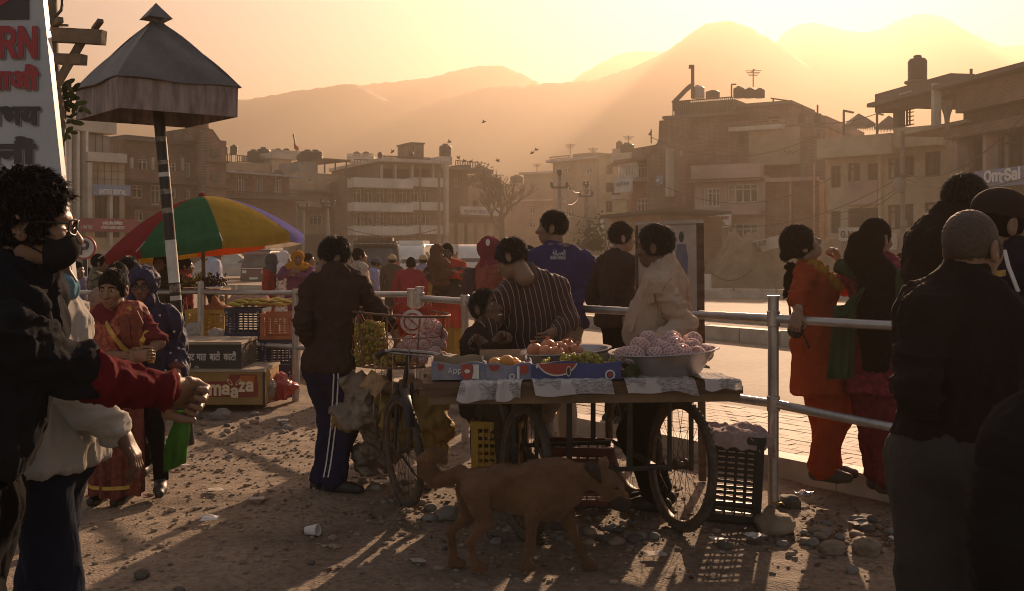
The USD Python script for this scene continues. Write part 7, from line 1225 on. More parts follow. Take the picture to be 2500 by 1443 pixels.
# ---- man behind him with cropped hair
d = 4.4; J = pose(A((2318 - 1250) / F * d, d, 0), 1.895, 40, w=1.0, neck=P(2335, 540, d), head=P(2362, 497, d), hf=A(.9, .42, -.03), hs=1.05, wrL=P(2330, 760, 4.55), elL=P(2255, 720, 4.4), shL=P(2268, 600, 4.4)); T = person('tall man in black jacket with cropped hair behind the balding man', J, cloth('black_jacket', (.022, .015, .014)), DKTR, hair=('short', .002, 60, 3, .006), d=4.4, tt=.026, hem=.05, topname='jacket'); glasses(T, J, M_black, .105, False); m = field([RC(J['neck'] + A(0, 0, .0), J['neck'] + A(.01, 0, .05), .095, .085)], .01, .02); part(T, 'collar', m, cloth('black_jacket', (.02, .013, .012)), smooth=True)
# ---- man with cap at the right edge
d = 3.8; J = pose(A((2478 - 1250) / F * d, d, 0), 1.80, 82, w=1.02, head=P(2448, 548, d), hf=A(1, .12, -.18), hs=1.02, neck=P(2450, 640, d), wrR=P(2560, 940, 3.7), elR=P(2500, 900, 3.62)); M_cap = cloth('dark_cap', (.035, .022, .020)); T = person('man in dark peaked cap and badge jacket at the right edge', J, cloth('navy_uniform', (.018, .017, .026)), DKTR, hair=('short', .004, 50, 3, .01), d=3.8, tt=.026, hem=.06, cap=M_cap, topname='jacket')
m = field([EL(hx(J, 0, .04, -.07), A(.066, .072, .062) * 1.1, frame(J['hf'], J['hu']))], .006, .01, [EL(hx(J, 0, -.03, -.05), A(.12, .05, .2))], .01); part(T, 'face_mask', m, MASK, smooth=True); c = P(2440, 668, 3.58); mb = MB(); mb.box(c, (.05, .01, .022), [unit(A(.9, .3, .1)), unit(A(-.3, .9, 0)), Zup]); part(T, 'badge', mb, M_gold); ribbon(T, 'lanyard', [P(2452, 610, 3.6), P(2462, 650, 3.58), P(2486, 712, 3.56)], .012, M_print_w)
# ---- dark figure in the bottom right corner
d = 2.5; J = pose(A((2600 - 1250) / F * d, d, 0), 1.42, 8, w=1.15, neck=P(2610, 1010, d), pel=P(2590, 1420, 2.6), head=P(2640, 880, d), shL=P(2492, 1110, d), elL=P(2450, 1310, d), wrL=P(2470, 1500, 2.6)); person('dark shape of a person in a black coat cut off by the right edge', J, cloth('black_coat', (.014, .013, .014)), DKTR, hair=('short', .004, 50, 3), d=2.6, tt=.05, hem=.25, wr=.004, detail=.014, topname='coat', hands='L')
# ------------------------------------------------------------ dog
D = lambda u, v, dd=0: P(u, v + (v - 1110) * .085, 4.95 + dd); M_dog = mat('dog_fur', (.19, .09, .04), .9, .35, 5, .5, 140, col2=(.09, .043, .022), sheen=.2); M_dogd = mat('dog_fur_dark', (.035, .022, .016), .8, .3, 12, .4, 140)
dog = thing('dog', 'short haired brown street dog with a curled tail walking right in front of the cart', 'dog', A(.2, 4.95, 0))
q = [RC(D(1160, 1178), D(1228, 1172), .080, .082), RC(D(1228, 1172), D(1330, 1186), .082, .108), RC(D(1330, 1186), D(1378, 1190), .112, .092), RC(D(1310, 1160), D(1372, 1150), .085, .07), RC(D(1372, 1165), D(1438, 1158), .082, .060), RC(D(1438, 1158), D(1478, 1170), .060, .056), EL(D(1482, 1172), A(.066, .054, .056)), RC(D(1490, 1183), D(1523, 1212), .046, .028), RC(D(1490, 1200), D(1516, 1224), .038, .022), EL(D(1506, 1183), A(.03, .052, .022)), RC(D(1215, 1205), D(1330, 1215), .062, .092), EL(D(1355, 1225), A(.068, .07, .065))]
for (th, kn, hk, pw, dd) in (((1160, 1195), (1182, 1262), (1146, 1308), (1166, 1362), -.075), ((1145, 1190), (1140, 1250), (1103, 1280), (1110, 1352), .075)):
    q += [RC(D(*th, dd), D(*kn, dd), .066, .033), RC(D(*kn, dd), D(*hk, dd), .032, .0165), RC(D(*hk, dd), D(*pw, dd), .0155, .014), RC(D(*pw, dd), D(pw[0] + 18, pw[1] + 3, dd), .023, .018)]
for (sh, el, wr, pw, dd) in (((1335, 1195), (1300, 1252), (1296, 1312), (1284, 1360), -.08), ((1370, 1200), (1388, 1255), (1415, 1320), (1436, 1360), .08)):
    q += [RC(D(*sh, dd), D(*el, dd), .060, .031), RC(D(*el, dd), D(*wr, dd), .029, .018), RC(D(*wr, dd), D(*pw, dd), .0175, .015), RC(D(*pw, dd), D(pw[0] + 18, pw[1] + 4, dd), .025, .019)]
tl = [(1124, 1150), (1096, 1164), (1066, 1166), (1046, 1148), (1042, 1124), (1056, 1110), (1076, 1112), (1084, 1126)]
tr_ = (.036, .032, .034, .036, .034, .030, .024, .014)
for a, b, ra, rb in zip(tl, tl[1:], tr_, tr_[1:]): q.append(RC(D(*a), D(*b), ra, rb))
md = field(q, .007, .024, [EL(D(1516, 1226, -.0), A(.035, .06, .003))], .006); md = rough(md, .004, 18, 4); body = part(dog, 'body', md, M_dog, smooth=True)
def fur(path, m, n, L, w, material, seed, flow):
    v, f = m; rs = np.random.RandomState(seed); a = np.linalg.norm(np.cross(v[f[:, 1]] - v[f[:, 0]], v[f[:, 2]] - v[f[:, 0]]), axis=1); k = rs.choice(len(f), n, p=a / a.sum()); b = rs.dirichlet((1, 1, 1), n); p = (v[f[k]] * b[..., None]).sum(1); nn = normals(v, f)[f[k]].mean(1)
    t = np.asarray(flow, float) - (nn @ np.asarray(flow, float))[:, None] * nn; dr = t + nn * .35 + rs.normal(0, .18, (n, 3)); dr /= np.linalg.norm(dr, axis=1, keepdims=True); ln = L * rs.uniform(.5, 1.3, (n, 1)) * np.where(p[:, :1] < D(1110, 0)[0], 2.0, 1.0); qq = np.stack([p - nn * .002, p + dr * ln * .5, p + dr * ln - nn * ln * .1], 1); o = _org[path]
    c = UsdGeom.BasisCurves.Define(stage, path + '/fur'); c.CreateTypeAttr('linear'); c.CreatePointsAttr(Vt.Vec3fArray.FromNumpy((qq.reshape(-1, 3) - o).astype(np.float32))); c.CreateCurveVertexCountsAttr(Vt.IntArray.FromNumpy(np.full(n, 3, np.int32))); c.CreateWidthsAttr(Vt.FloatArray.FromNumpy(np.tile(np.array([w, w * .8, w * .2], np.float32), n))); c.SetWidthsInterpolation('vertex'); UsdShade.MaterialBindingAPI.Apply(c.GetPrim()).Bind(material); tag(c.GetPrim(), kind='stuff')
fur(body, md, 42000, .011, .0012, mat('dog_fur_tips', (.30, .145, .065), .8, .45, 6, col2=(.12, .058, .028), stretch=(1, 1, 2.5)), 3, A(-.8, 0, -.55))
for pts, dd, nm in (([(1440, 1136), (1452, 1148), (1466, 1172)], -.05, 'ear'), ([(1470, 1140), (1474, 1128), (1478, 1116)], .05, 'ear')):
    m = field([RC(D(*pts[0], dd), D(*pts[1], dd * 1.3), .026, .024), RC(D(*pts[1], dd * 1.3), D(*pts[2], dd * 1.5), .024, .008)], .005, .015, [EL(D(*pts[1], dd * 1.3 - .03), A(.014, .014, .03))], .006); part(dog, nm, m, M_dogd if dd < 0 else M_dog, smooth=True)
mb = MB(); mb.ell(D(1532, 1215), (.016, .018, .014), 2); part(dog, 'nose', mb, EYED, smooth=True); mb = MB(); mb.ell(D(1506, 1186, -.054), (.009, .006, .007), 2); part(dog, 'eye', mb, EYED, smooth=True)
m = field([RC(D(1508, 1208), D(1526, 1218), .043, .031), RC(D(1503, 1218), D(1518, 1228), .036, .026)], .005, .02); part(dog, 'dark_muzzle', m, M_dogd, smooth=True)
# ------------------------------------------------------------ bicycle with the fruit basket
fw, rw = A(-.672, 6.18, .345), A(-.90, 7.12, .345); fd = unit(A((fw - rw)[0], (fw - rw)[1], 0)); sdv = A(-fd[1], fd[0], 0)
bk = thing('bicycle', 'old black bicycle carrying a big wire fruit basket, facing the camera', 'bicycle', A(fw[0], fw[1] + .4, 0)); M_bike = mat('bike_black', (.02, .018, .017), .45, .4, 8, .1, 50); M_chrome = mat('worn_chrome', (.36, .33, .30), .3, .35, 10, metal=.9)
wheel(bk, fw, unit(sdv + A(0, .22, .06)), .345, .021); wheel(bk, rw, sdv, .345, .021); hb = P(1000, 858, 6.28); hs_ = fw + A(0, .10, .40)
for a, b, r in ((fw + sdv * .05, hs_ + sdv * .045, .011), (fw - sdv * .05, hs_ - sdv * .045, .011), (hs_, hb, .016), (hs_ + A(0, .01, -.02), A(rw[0] * .5 + fw[0] * .5, 6.65, .30), .017), (hs_ + A(0, .02, .12), A(rw[0] * .7 + fw[0] * .3, 6.8, .80), .014), (A(rw[0] * .5 + fw[0] * .5, 6.65, .30), A(rw[0] * .7 + fw[0] * .3, 6.8, .84), .015), (A(rw[0] * .5 + fw[0] * .5, 6.65, .30), rw + sdv * .06, .010), (A(rw[0] * .5 + fw[0] * .5, 6.65, .30), rw - sdv * .06, .010), (A(rw[0] * .7 + fw[0] * .3, 6.8, .78), rw + sdv * .06, .009), (A(rw[0] * .7 + fw[0] * .3, 6.8, .78), rw - sdv * .06, .009)): mb = MB(); mb.tube([a, b], r, 10); part(bk, 'frame_tube', mb, M_bike, smooth=40)
mb = MB(); mb.tube([P(922, 868, 6.22), P(935, 860, 6.24), P(960, 855, 6.27), hb, P(1050, 862, 6.3), P(1078, 868, 6.3), P(1090, 880, 6.26)], .012, 10); part(bk, 'handlebar', mb, M_chrome, smooth=40); mb = MB(); mb.tube([P(950, 862, 6.22), P(1000, 866, 6.22), P(1060, 872, 6.25)], .006, 6); mb.tube([hb + A(0, -.03, .02), hb + A(0, -.03, -.14)], .005, 6); part(bk, 'brake_rod', mb, M_chrome)
for a, b in ((P(918, 870, 6.21), P(938, 859, 6.24)), (P(1076, 867, 6.3), P(1092, 884, 6.25))): mb = MB(); mb.tube([a, b], .017, 10); part(bk, 'grip', mb, M_black)
mb = MB(); mb.lathe([(.375, -.028), (.382, -.015), (.385, 0), (.382, .015), (.375, .028), (.378, .028), (.386, .015), (.389, 0), (.386, -.015), (.378, -.028)], fw, 26, [fd, A(0, 0, 1), np.cross(fd, A(0, 0, 1))], a0=.55, a1=2.75); part(bk, 'mudguard', mb, M_bike, smooth=40)
mb = MB(); mb.b2(P(872, 1030, 6.6), P(968, 1020, 6.72)); mb.b2(P(1050, 1040, 6.6), P(1105, 1032, 6.72)); part(bk, 'carrier_bar', mb, M_bike); mb = MB(); mb.tube([A(-.80, 6.7, .30), A(-.62, 6.75, .02)], .009, 6); part(bk, 'side_stand', mb, M_bike)
bc = P(973, 762, 6.75); bz0 = P(973, 886, 6.75)[2]; bs = thing('wire_basket', 'large round wire basket on the bicycle, holding grapes and net wrapped apples', 'basket', A(bc[0], bc[1], bz0)); ring = lambda r, z, tl=0.0, n=49: [A(bc[0] + r * math.cos(a), bc[1] + r * math.sin(a), z + tl * math.cos(a)) for a in np.linspace(0, 2 * math.pi, n)]
for r, z, w in ((.345, bc[2], .008), (.325, (bc[2] + bz0) / 2 + .02, .004), (.30, bz0, .008), (.15, bz0, .005)): mb = MB(); mb.tube(ring(r, z, -.022 if r > .33 else 0), w, 7, False); part(bs, 'ring', mb, M_rust, smooth=True)
for k in range(10): a = 2 * math.pi * k / 10 + .2; mb = MB(); mb.tube([A(bc[0] + r * math.cos(a), bc[1] + r * math.sin(a), z) for r, z in ((.345, bc[2] - .022 * math.cos(a)), (.325, (bc[2] + bz0) / 2), (.30, bz0), (.0, bz0))], .0055, 6); part(bs, 'upright', mb, M_rust)
M_cord = mat('orange_cord', (.48, .13, .05), .7, .3, 30); mb = MB()
for sg in (-1, 1):
    for k in range(22):
        a = 2 * math.pi * k / 22; mb.tube([A(bc[0] + (.345 - .045 * t) * math.cos(a + sg * t * .75), bc[1] + (.345 - .045 * t) * math.sin(a + sg * t * .75), bc[2] + (bz0 - bc[2]) * t - .03 * math.sin(t * 3.1)) for t in np.linspace(0, 1, 9)], .0022, 4, False)
part(bs, 'net_cords', mb, M_cord, kind='stuff')
def inb(u, v, d): return P(u, v, d)
gp = []
for _ in range(520):
    t = R.random(); u = R.gauss(905, 22); v = 782 + t * 104; u = max(868 + t * 3, min(u, 935 + t * 8)); gp.append(inb(u, v + abs(u - 902) * .25, R.uniform(6.52, 6.66) + .0))
for _ in range(190): u = R.uniform(930, 1005); gp.append(inb(u, R.uniform(858 + (u - 930) * .12, 892), R.uniform(6.5, 6.7)))
grapes('grape_heap', gp, .0115, 'tall heap of green grapes at the left side of the wire basket', M_grape, 1)
for k, (u, v, b) in enumerate(((1062, 800, 0), (1046, 815, .05), (1030, 828, 0), (1075, 818, .03), (1058, 832, -.06), (1000, 836, .02), (1015, 848, -.05), (1040, 848, -.1), (1072, 842, -.02), (985, 850, .0), (1060, 862, -.12), (1010, 868, -.1), (1036, 876, -.14), (1074, 870, 0), (990, 872, .0), (1050, 790, .1))): put_fruit(apple, inb(u, v, 6.66 + b), 'apple in a pink foam net at the right side of the wire basket', 'apples in foam nets in the wire basket', 1.05)
t = thing('printed_bag', 'orange red plastic bag with white round print at the back of the basket', 'bag', P(1010, 830, 7.0)); V_, F_ = sheet(lambda U, W: (P(958, 0, 7.0)[0] + U * .27, 7.02 + .02 * np.sin(U * 9 + W * 5), P(0, 748, 7.0)[2] - W * .24 + .02 * np.sin(U * 8)), 22, 18); part(t, 'sheet', thick(V_, F_, .002), mat('red_plastic', (.45, .10, .06), .4, .3, 9, .3, 30, transl=.3), smooth=True)
for rr, m_, o in ((.085, M_print_w, .03), (.062, M_print_r, .035), (.05, M_print_w, .04)): mb = MB(); c = P(1008, 785, 7.0) - A(0, o, 0); mb.tube([c, c - A(0, .003, 0)], rr, 28); part(t, 'round_print', mb, m_)
mb = MB(); mb.beam(P(990, 770, 6.955), P(1026, 800, 6.955), .03, .004); part(t, 'round_print', mb, M_print_r)
bag('sack', 'full yellow sack tied across the bicycle behind its front wheel', 'sack', P(1000, 1010, 6.72), (.26, .17, .155), M_sack, 3, amp=.05); bag('sack', 'yellow sack bulging out at the left of the bicycle', 'sack', P(848, 1025, 6.7), (.055, .09, .105), M_sack, 5, amp=.03); bag('sack', 'white plastic sack at the left side of the bicycle', 'sack', P(872, 985, 6.62), (.085, .10, .13), M_sackw, 7, A(-.04, 0, .12), .06); bag('sack', 'torn pale sack drooping under the left side of the bicycle', 'sack', P(925, 1085, 6.78), (.105, .10, .14), M_sackw, 9, A(-.10, 0, -.18), .06); bag('sack', 'dirty sack at the right side of the bicycle next to the cart', 'sack', P(1050, 1060, 6.75), (.085, .12, .10), M_sack, 11, A(.04, 0, .1), .05); bag('sack', 'rolled pale sheet lying on the sacks under the wire basket', 'sack', P(970, 945, 6.7), (.23, .10, .045), M_sackw, 13, amp=.04)
t = thing('cardboard', 'piece of printed cardboard stuck upright in the sacks of the bicycle', 'cardboard', P(912, 960, 6.5)); mb = MB(); mb.box(P(912, 936, 6.5), (.13, .006, .13), [unit(A(.8, 0, -.6)), A(0, 1, 0), unit(A(.6, 0, .8))]); part(t, 'sheet', mb, mat('kraft', (.45, .30, .16), .8, .25, 20, col2=(.22, .12, .06)))
t = thing('rope', 'twine hanging from the wire basket over the sacks', 'twine', P(925, 1000, 6.45)); mb = MB()
for u in (915, 930, 958): mb.tube([P(u, 860, 6.4), P(u + 2, 930, 6.42), P(u - 4, 1010, 6.45)], .0025, 4)
part(t, 'strand', mb, mat('twine', (.45, .34, .2), .8, .2))
# ------------------------------------------------------------ people farther off
def crowd(label, u, vtop, d, yaw, topc, botc, hair=('short',), zb=0.0, h=None, group=None, **k):
    h = h or H + (HV - vtop) / F * d - zb; ov = k.pop('ov', {}); J = pose(A((u - 1250) / F * d, d, zb), h, yaw, **ov)
    return J, person(label, J, topc, botc, hair=hair, d=d, group=group, **k)
C_ = lambda n, c, **k: cloth(n, c, **k)
crowd('man in mottled camouflage jacket beside the no parking sign post', 237, 618, 13, 70, mat('camouflage', (.18, .15, .09), .9, .3, 14, .3, 90, col2=(.06, .05, .035), lo=.45, hi=.52), DKTR, ov=dict(w=1.05), hem=.05)
J, T = crowd('person in lavender hooded top and pale mask left of the no parking sign', 186, 640, 13.5, 120, C_('lavender', (.22, .19, .28)), JEAN); crowd('person in grey behind the post of the no parking sign', 214, 650, 16, 200, C_('mid_grey', (.15, .14, .13)), DKTR)
J, T = crowd('person in a pink brown shawl and black cap behind the woman in the sari', 283, 640, 8.6, 10, C_('dusty_pink', (.30, .18, .14)), BROWNT); crowd('dark haired person in black between the sari woman and the headscarf girl', 318, 622, 8.9, 200, C_('near_black', (.025, .02, .02)), DKTR, hair=('short', .006)); crowd('head of a man farther back above the dark haired person', 313, 610, 13, 150, C_('mid_grey2', (.12, .11, .10)), DKTR)
crowd('person in dark brown jacket standing left of the striped pole, facing the camera', 392, 614, 12.5, 172, C_('dark_brown', (.07, .05, .04)), DKTR, ov=dict(w=1.1)); crowd('person in bright pink top half hidden by the striped pole', 432, 640, 14.5, 100, C_('hot_pink', (.5, .06, .16)), DKTR, hair=('bun',), ov=dict(w=.9)); crowd('woman in dark red with a hair bun right of the striped pole', 448, 628, 14, 75, C_('dark_red', (.25, .04, .05)), DKTR, hair=('bun',), female=True)
crowd('man in pale blue shirt standing under the market umbrella, hands behind his back', 522, 597, 16.5, 62, C_('pale_blue_shirt', (.48, .50, .58), var=.1), DKTR, ov=dict(w=1.05), hem=.02)
J, T = crowd('woman in red with a dark striped scarf beside the woman in white', 662, 621, 17, 100, C_('red_coat', (.32, .05, .04)), C_('red_coat', (.32, .05, .04)), hair=None, female=True, hem=.5); part(T, 'scarf', hood(J, .016, .05), C_('dark_grey_scarf', (.09, .08, .08)), smooth=True)
J, T = crowd('woman in white flowered dress and white headscarf', 690, 614, 17, 85, mat('flowered', (.62, .57, .5), .85, .3, 22, .2, 80, col2=(.25, .10, .09), lo=.40, hi=.46), C_('white_cotton', (.6, .55, .5)), hair=None, female=True, hem=.5); part(T, 'scarf', hood(J, .016, .05), C_('white_scarf', (.66, .62, .6)), smooth=True)
J, T = crowd('woman in orange yellow headscarf and purple sweater with folded arms', 727, 611, 16, 165, C_('plum_sweater', (.17, .06, .12)), C_('maroon_skirt', (.2, .05, .06)), hair=None, female=True, hem=.1, ov=dict(w=1.15, wrL=A(-3.38, 15.72, 1.16), wrR=A(-3.44, 15.70, 1.2), elL=A(-3.2, 15.85, 1.12), elR=A(-3.66, 15.85, 1.12)), eyes=True); part(T, 'scarf', hood(J, .014, .05), C_('marigold_scarf', (.58, .27, .03), transl=.2), smooth=True)
crowd('woman in dark red behind the woman with the marigold scarf', 750, 617, 18, 100, C_('dark_red2', (.24, .05, .06)), DKTR, female=True, hair=('bun',))
J, T = crowd('person in cream jacket with a white shoulder bag just right of the vendor', 874, 612, 14, 60, C_('cream_jacket', (.45, .38, .30)), DKTR, ov=dict(w=1.1, pel=A(-2.05, 14, .86), neck=A(-2.16, 14, 1.34)), hem=.05); t = thing('shoulder_bag', 'white shoulder bag of the person in the cream jacket', 'bag', P(862, 690, 13.8)); mb = MB(); mb.box(P(862, 672, 13.78), (.16, .06, .2)); part(t, 'bag_body', mb, M_bagw); mb = MB(); mb.tube([P(850, 662, 13.78), P(858, 625, 13.8), P(872, 660, 13.78)], .014, 6); part(t, 'strap', mb, M_bagw)
crowd('man in lavender blue shirt and cap bending over a bicycle handle', 905, 630, 19, 70, C_('lavender_shirt', (.30, .28, .42)), DKTR, hair=('short', .004), cap=C_('grey_cap', (.12, .11, .13)), ov=dict(neck=A(-2.60, 19, 1.16), pel=A(-2.72, 19, .82))); crowd('person in straw hat and dark brown coat seen from behind', 957, 622, 20, 0, C_('brown_coat', (.09, .06, .045)), BROWNT, hair=('short', .004), cap=mat('straw_hat', (.45, .32, .16), .9, .3, 30, .4, 90), hem=.1); J, T = crowd('person wrapped in a dark red shawl seen from behind, left of the mother', 1003, 628, 16, 5, C_('crimson_shawl', (.28, .04, .05)), BROWNT, hair=('short', .004), ov=dict(w=1.35), hem=.3); crowd('person in straw hat and lavender top behind the dark red shawl', 1033, 622, 20, 10, C_('pale_lavender', (.30, .25, .32)), DKTR, hair=('short', .004), cap=mat('straw_hat', (.45, .32, .16), .9, .3, 30, .4, 90))
# mother with child
d = 13.2; J = pose(A((1092 - 1250) / F * d, d, .0), H + 14 / F * d + .0, 150, w=1.15, wrL=P(1060, 668, 12.9), elL=P(1130, 672, 13.1), wrR=P(1125, 672, 12.85), elR=P(1052, 672, 13.1), hf=A(.05, -1, -.05)); T = person('mother in red sari with folded arms, standing beyond the railing and carrying a child', J, C_('vermilion', (.45, .07, .04)), None, hair=('bun', .004), d=13, female=True, skin=SKIN2, eyes=True, topname='blouse')
m = field(torso(J, .04) + arms(J, .03, .3), .016, .05, [lambda X: X[..., 2] - P(0, 740, 13.2)[2], lambda X: P(0, 655, 13)[2] - X[..., 2]], .01); part(T, 'shawl', wrinkle(m, .012, 3), mat('brown_plaid', (.10, .055, .035), .9, .3, 14, .3, 60, col2=(.05, .03, .02)), smooth=True); sk = skirt(J, .55, .17, .25, 12, .018, 5); part(T, 'skirt', sk, C_('vermilion', (.45, .07, .04), transl=.2), smooth=True); part(T, 'underskirt', skirt(J, .12, .16, .24, 12, .016, 7), C_('mustard', (.55, .34, .08), transl=.35), smooth=True); ribbon(T, 'sash_end', [P(1052, 690, 12.85), P(1046, 740, 12.85), P(1042, 775, 12.85)], .05, C_('mustard', (.55, .34, .08)))
J2 = pose(P(1072, 760, 12.9), .98, 60, neck=P(1068, 640, 12.88), pel=P(1075, 690, 12.9), head=P(1068, 618, 12.86), hs=.78, hf=A(.8, -.5, -.05), wrR=P(1100, 665, 12.75), elR=P(1080, 672, 12.75), anR=P(1085, 730, 12.85), anL=P(1095, 728, 12.95)); T = person('small child in brown hooded coat carried by the mother in red', J2, C_('brown_coat2', (.13, .065, .04)), BROWNT, hair=None, d=12.9, hem=.03, tt=.03); part(T, 'hood', hood(J2, .012, .04, open_=(.05, .07, .075)), C_('brown_coat2', (.13, .065, .04)), smooth=True)
J, T = crowd('woman in maroon hooded scarf and rust coat in profile, left of the striped shirt man', 1196, 577, 10, 70, C_('rust_coat', (.28, .085, .06)), C_('rust_coat', (.28, .085, .06)), hair=None, female=True, hem=.35, zb=.0, ov=dict(w=1.05, head=P(1200, 612, 10), hf=A(.95, .2, -.1)), hands='LR', wr=.012); part(T, 'scarf', hood(J, .010, .06), C_('maroon_scarf', (.20, .035, .05)), smooth=True); m = field([EL(P(1150, 700, 10.1), A(.10, .09, .19))], .014); part(T, 'shawl_end', wrinkle(m, .014, 3), C_('dusk_shawl', (.11, .06, .06)), smooth=True); mb = MB(); mb.ell(P(1191, 592, 9.87), (.022, .008, .035), 2); part(T, 'scarf_spot', mb, M_print_w)
crowd('head of a man between the pinstriped shirt and the maintenance jacket', 1292, 592, 9.6, -40, C_('drab', (.10, .07, .05)), DKTR)
crowd('person in white shirt half hidden behind the long haired woman', 2202, 612, 9.0, 40, C_('white_shirt', (.62, .56, .5), var=.1), DKTR, zb=.0)
crowd('pedestrian in grey far off beyond the white scarf woman', 776, 640, 34, 120, C_('mid_grey', (.15, .14, .13)), DKTR)
# ------------------------------------------------------------ vehicles on the street
M_vred = mat('van_red_paint', (.12, .02, .02), .35, .25, 3, coat=.4); M_vwhite = mat('bus_white_paint', (.68, .64, .58), .35, .2, 2, coat=.3); M_vdark = mat('car_dark_paint', (.03, .025, .022), .3, .2, 3, coat=.4); M_vsilver = mat('car_silver_paint', (.38, .36, .34), .3, .15, 3, metal=.4, coat=.4); M_lamp = mat('headlamp', (.6, .58, .52), .15, .1); M_bump = mat('bumper_grey', (.07, .065, .06), .6, .2, 4)
def vehicle(name, label, cat, c, yaw, prof, w, m, glass=(), lamps=(), wheels=(), extra=None, bumper=None):
    """body: side profile (y forward, z) extruded across the width with tapered sides; parts in local x (right), y (front), z"""
    t = thing(name, label, cat, c); Rm = frame(yawv(yaw)); Lc = lambda x_, y_, z: np.asarray(c, float) + np.array([x_, y_, z]) @ Rm
    prof = np.array(prof, float); n = len(prof); zmax = prof[:, 1].max(); V_ = []
    for sx, inset in ((-1, 0), (-.97, .0), (.97, 0), (1, 0)):
        for y_, z in prof: tp = .90 if z > zmax * .62 else 1.0; s_ = sx * tp * w / 2; sh = .97 if abs(sx) == 1 else 1.0; V_.append(Lc(s_, y_ * (sh if True else 1), z if abs(sx) != 1 else (z - .02 if z > zmax * .5 else z + .02)))
    F_ = []
    for k in range(3):
        for i in range(n): j = (i + 1) % n; F_.append([k * n + i, k * n + j, (k + 1) * n + j, (k + 1) * n + i])
    mb = MB(); mb.add(V_, F_); po = Polygon(prof); tri = trimesh.creation.triangulate_polygon(po, engine='earcut'); idx = [int(np.argmin(((prof - p_) ** 2).sum(1))) for p_ in tri[0]]; fc = np.array([[idx[a] for a in f_] for f_ in tri[1]]); mb.add(V_, np.vstack([fc, fc[:, ::-1] + 3 * n])); part(t, 'body', mb, m, smooth=25)
    for nm, pts, m_ in glass: mb = MB(); pp = [Lc(*p_) for p_ in pts]; nn = unit(np.cross(pp[1] - pp[0], pp[2] - pp[0])); mb.add(pp + [p_ + nn * .02 for p_ in pp], [[0, 1, 2, 3], [7, 6, 5, 4], [0, 4, 5, 1], [1, 5, 6, 2], [2, 6, 7, 3], [3, 7, 4, 0]]); part(t, nm, mb, m_ or M_glass)
    for nm, lo, hi, m_ in lamps: mb = MB(); mb.box(Lc(*[(a + b) / 2 for a, b in zip(lo, hi)]), [b - a for a, b in zip(lo, hi)], Rm); part(t, nm, mb, m_)
    for x_, y_, r in wheels:
        mb = MB(); mb.lathe([(0, -.09), (r * .55, -.09), (r * .6, -.10), (r, -.08), (r, .08), (r * .6, .10), (r * .55, .09), (0, .09)], Lc(x_, y_, r), 20, [Rm[1], Rm[2], Rm[0]]); wp = part(t, 'wheel', mb, M_tyre, smooth=30); mb = MB(); mb.lathe([(0, -.105), (r * .5, -.105), (r * .52, -.09), (r * .52, .09), (r * .5, .105), (0, .105)], Lc(x_, y_, r), 16, [Rm[1], Rm[2], Rm[0]]); part(wp, 'hub_cap', mb, M_vsilver)
    return t, Lc
zg = -.22
t, L = vehicle('van', 'dark red microvan with a roof rack coming towards the camera', 'van', A((630 - 1250) / F * 46, 47.4, zg), 186, [(-1.5, .25), (1.42, .25), (1.5, .45), (1.46, .85), (1.12, 1.48), (.95, 1.58), (-1.4, 1.58), (-1.5, 1.4)], 1.32, M_vred, [('windscreen', [(-.56, 1.47, .86), (.56, 1.47, .86), (.50, 1.16, 1.43), (-.50, 1.16, 1.43)], M_glass), ('side_window', [(.665, 1.0, .88), (.665, -1.2, .88), (.62, -1.2, 1.4), (.62, .95, 1.4)], M_glass), ('side_window', [(-.665, -1.2, .88), (-.665, 1.0, .88), (-.62, .95, 1.4), (-.62, -1.2, 1.4)], M_glass)],
    [('headlamp', (-.56, 1.47, .60), (-.36, 1.53, .74), M_lamp), ('headlamp', (.36, 1.47, .60), (.56, 1.53, .74), M_lamp), ('bumper', (-.64, 1.42, .26), (.64, 1.56, .44), M_bump), ('number_plate', (-.2, 1.56, .32), (.2, 1.575, .42), M_print_w), ('trim', (-.6, 1.475, .80), (.6, 1.50, .84), M_print_w), ('roof_rack', (-.58, -1.2, 1.60), (.58, .9, 1.66), M_bump), ('wiper', (-.3, 1.42, .92), (.0, 1.45, .94), M_black), ('rack_load', (-.5, -1.0, 1.67), (.5, .8, 1.76), M_vwhite)], [(-.58, .95, .27), (.58, .95, .27), (-.58, -.95, .27), (.58, -.95, .27)])
t, L = vehicle('car', 'silver hatchback parked behind the man in the pale blue shirt', 'car', A((566 - 1250) / F * 50, 50, -.15), 82, [(-1.75, .3), (1.8, .3), (1.85, .6), (1.7, .82), (.95, .92), (.35, 1.38), (-.95, 1.42), (-1.6, .98), (-1.8, .85)], 1.6, M_vsilver, [('side_window', [(.735, .75, .94), (.735, -.2, .94), (.71, -.2, 1.32), (.71, .32, 1.32)], M_glass), ('side_window', [(.735, -.28, .94), (.735, -1.35, .98), (.71, -.95, 1.34), (.71, -.28, 1.32)], M_glass)], [('headlamp', (.5, 1.7, .6), (.78, 1.86, .74), M_lamp), ('bumper', (-.78, 1.78, .3), (.78, 1.9, .5), M_bump)], [(.72, 1.15, .31), (.72, -1.15, .31), (-.72, 1.15, .31), (-.72, -1.15, .31)])
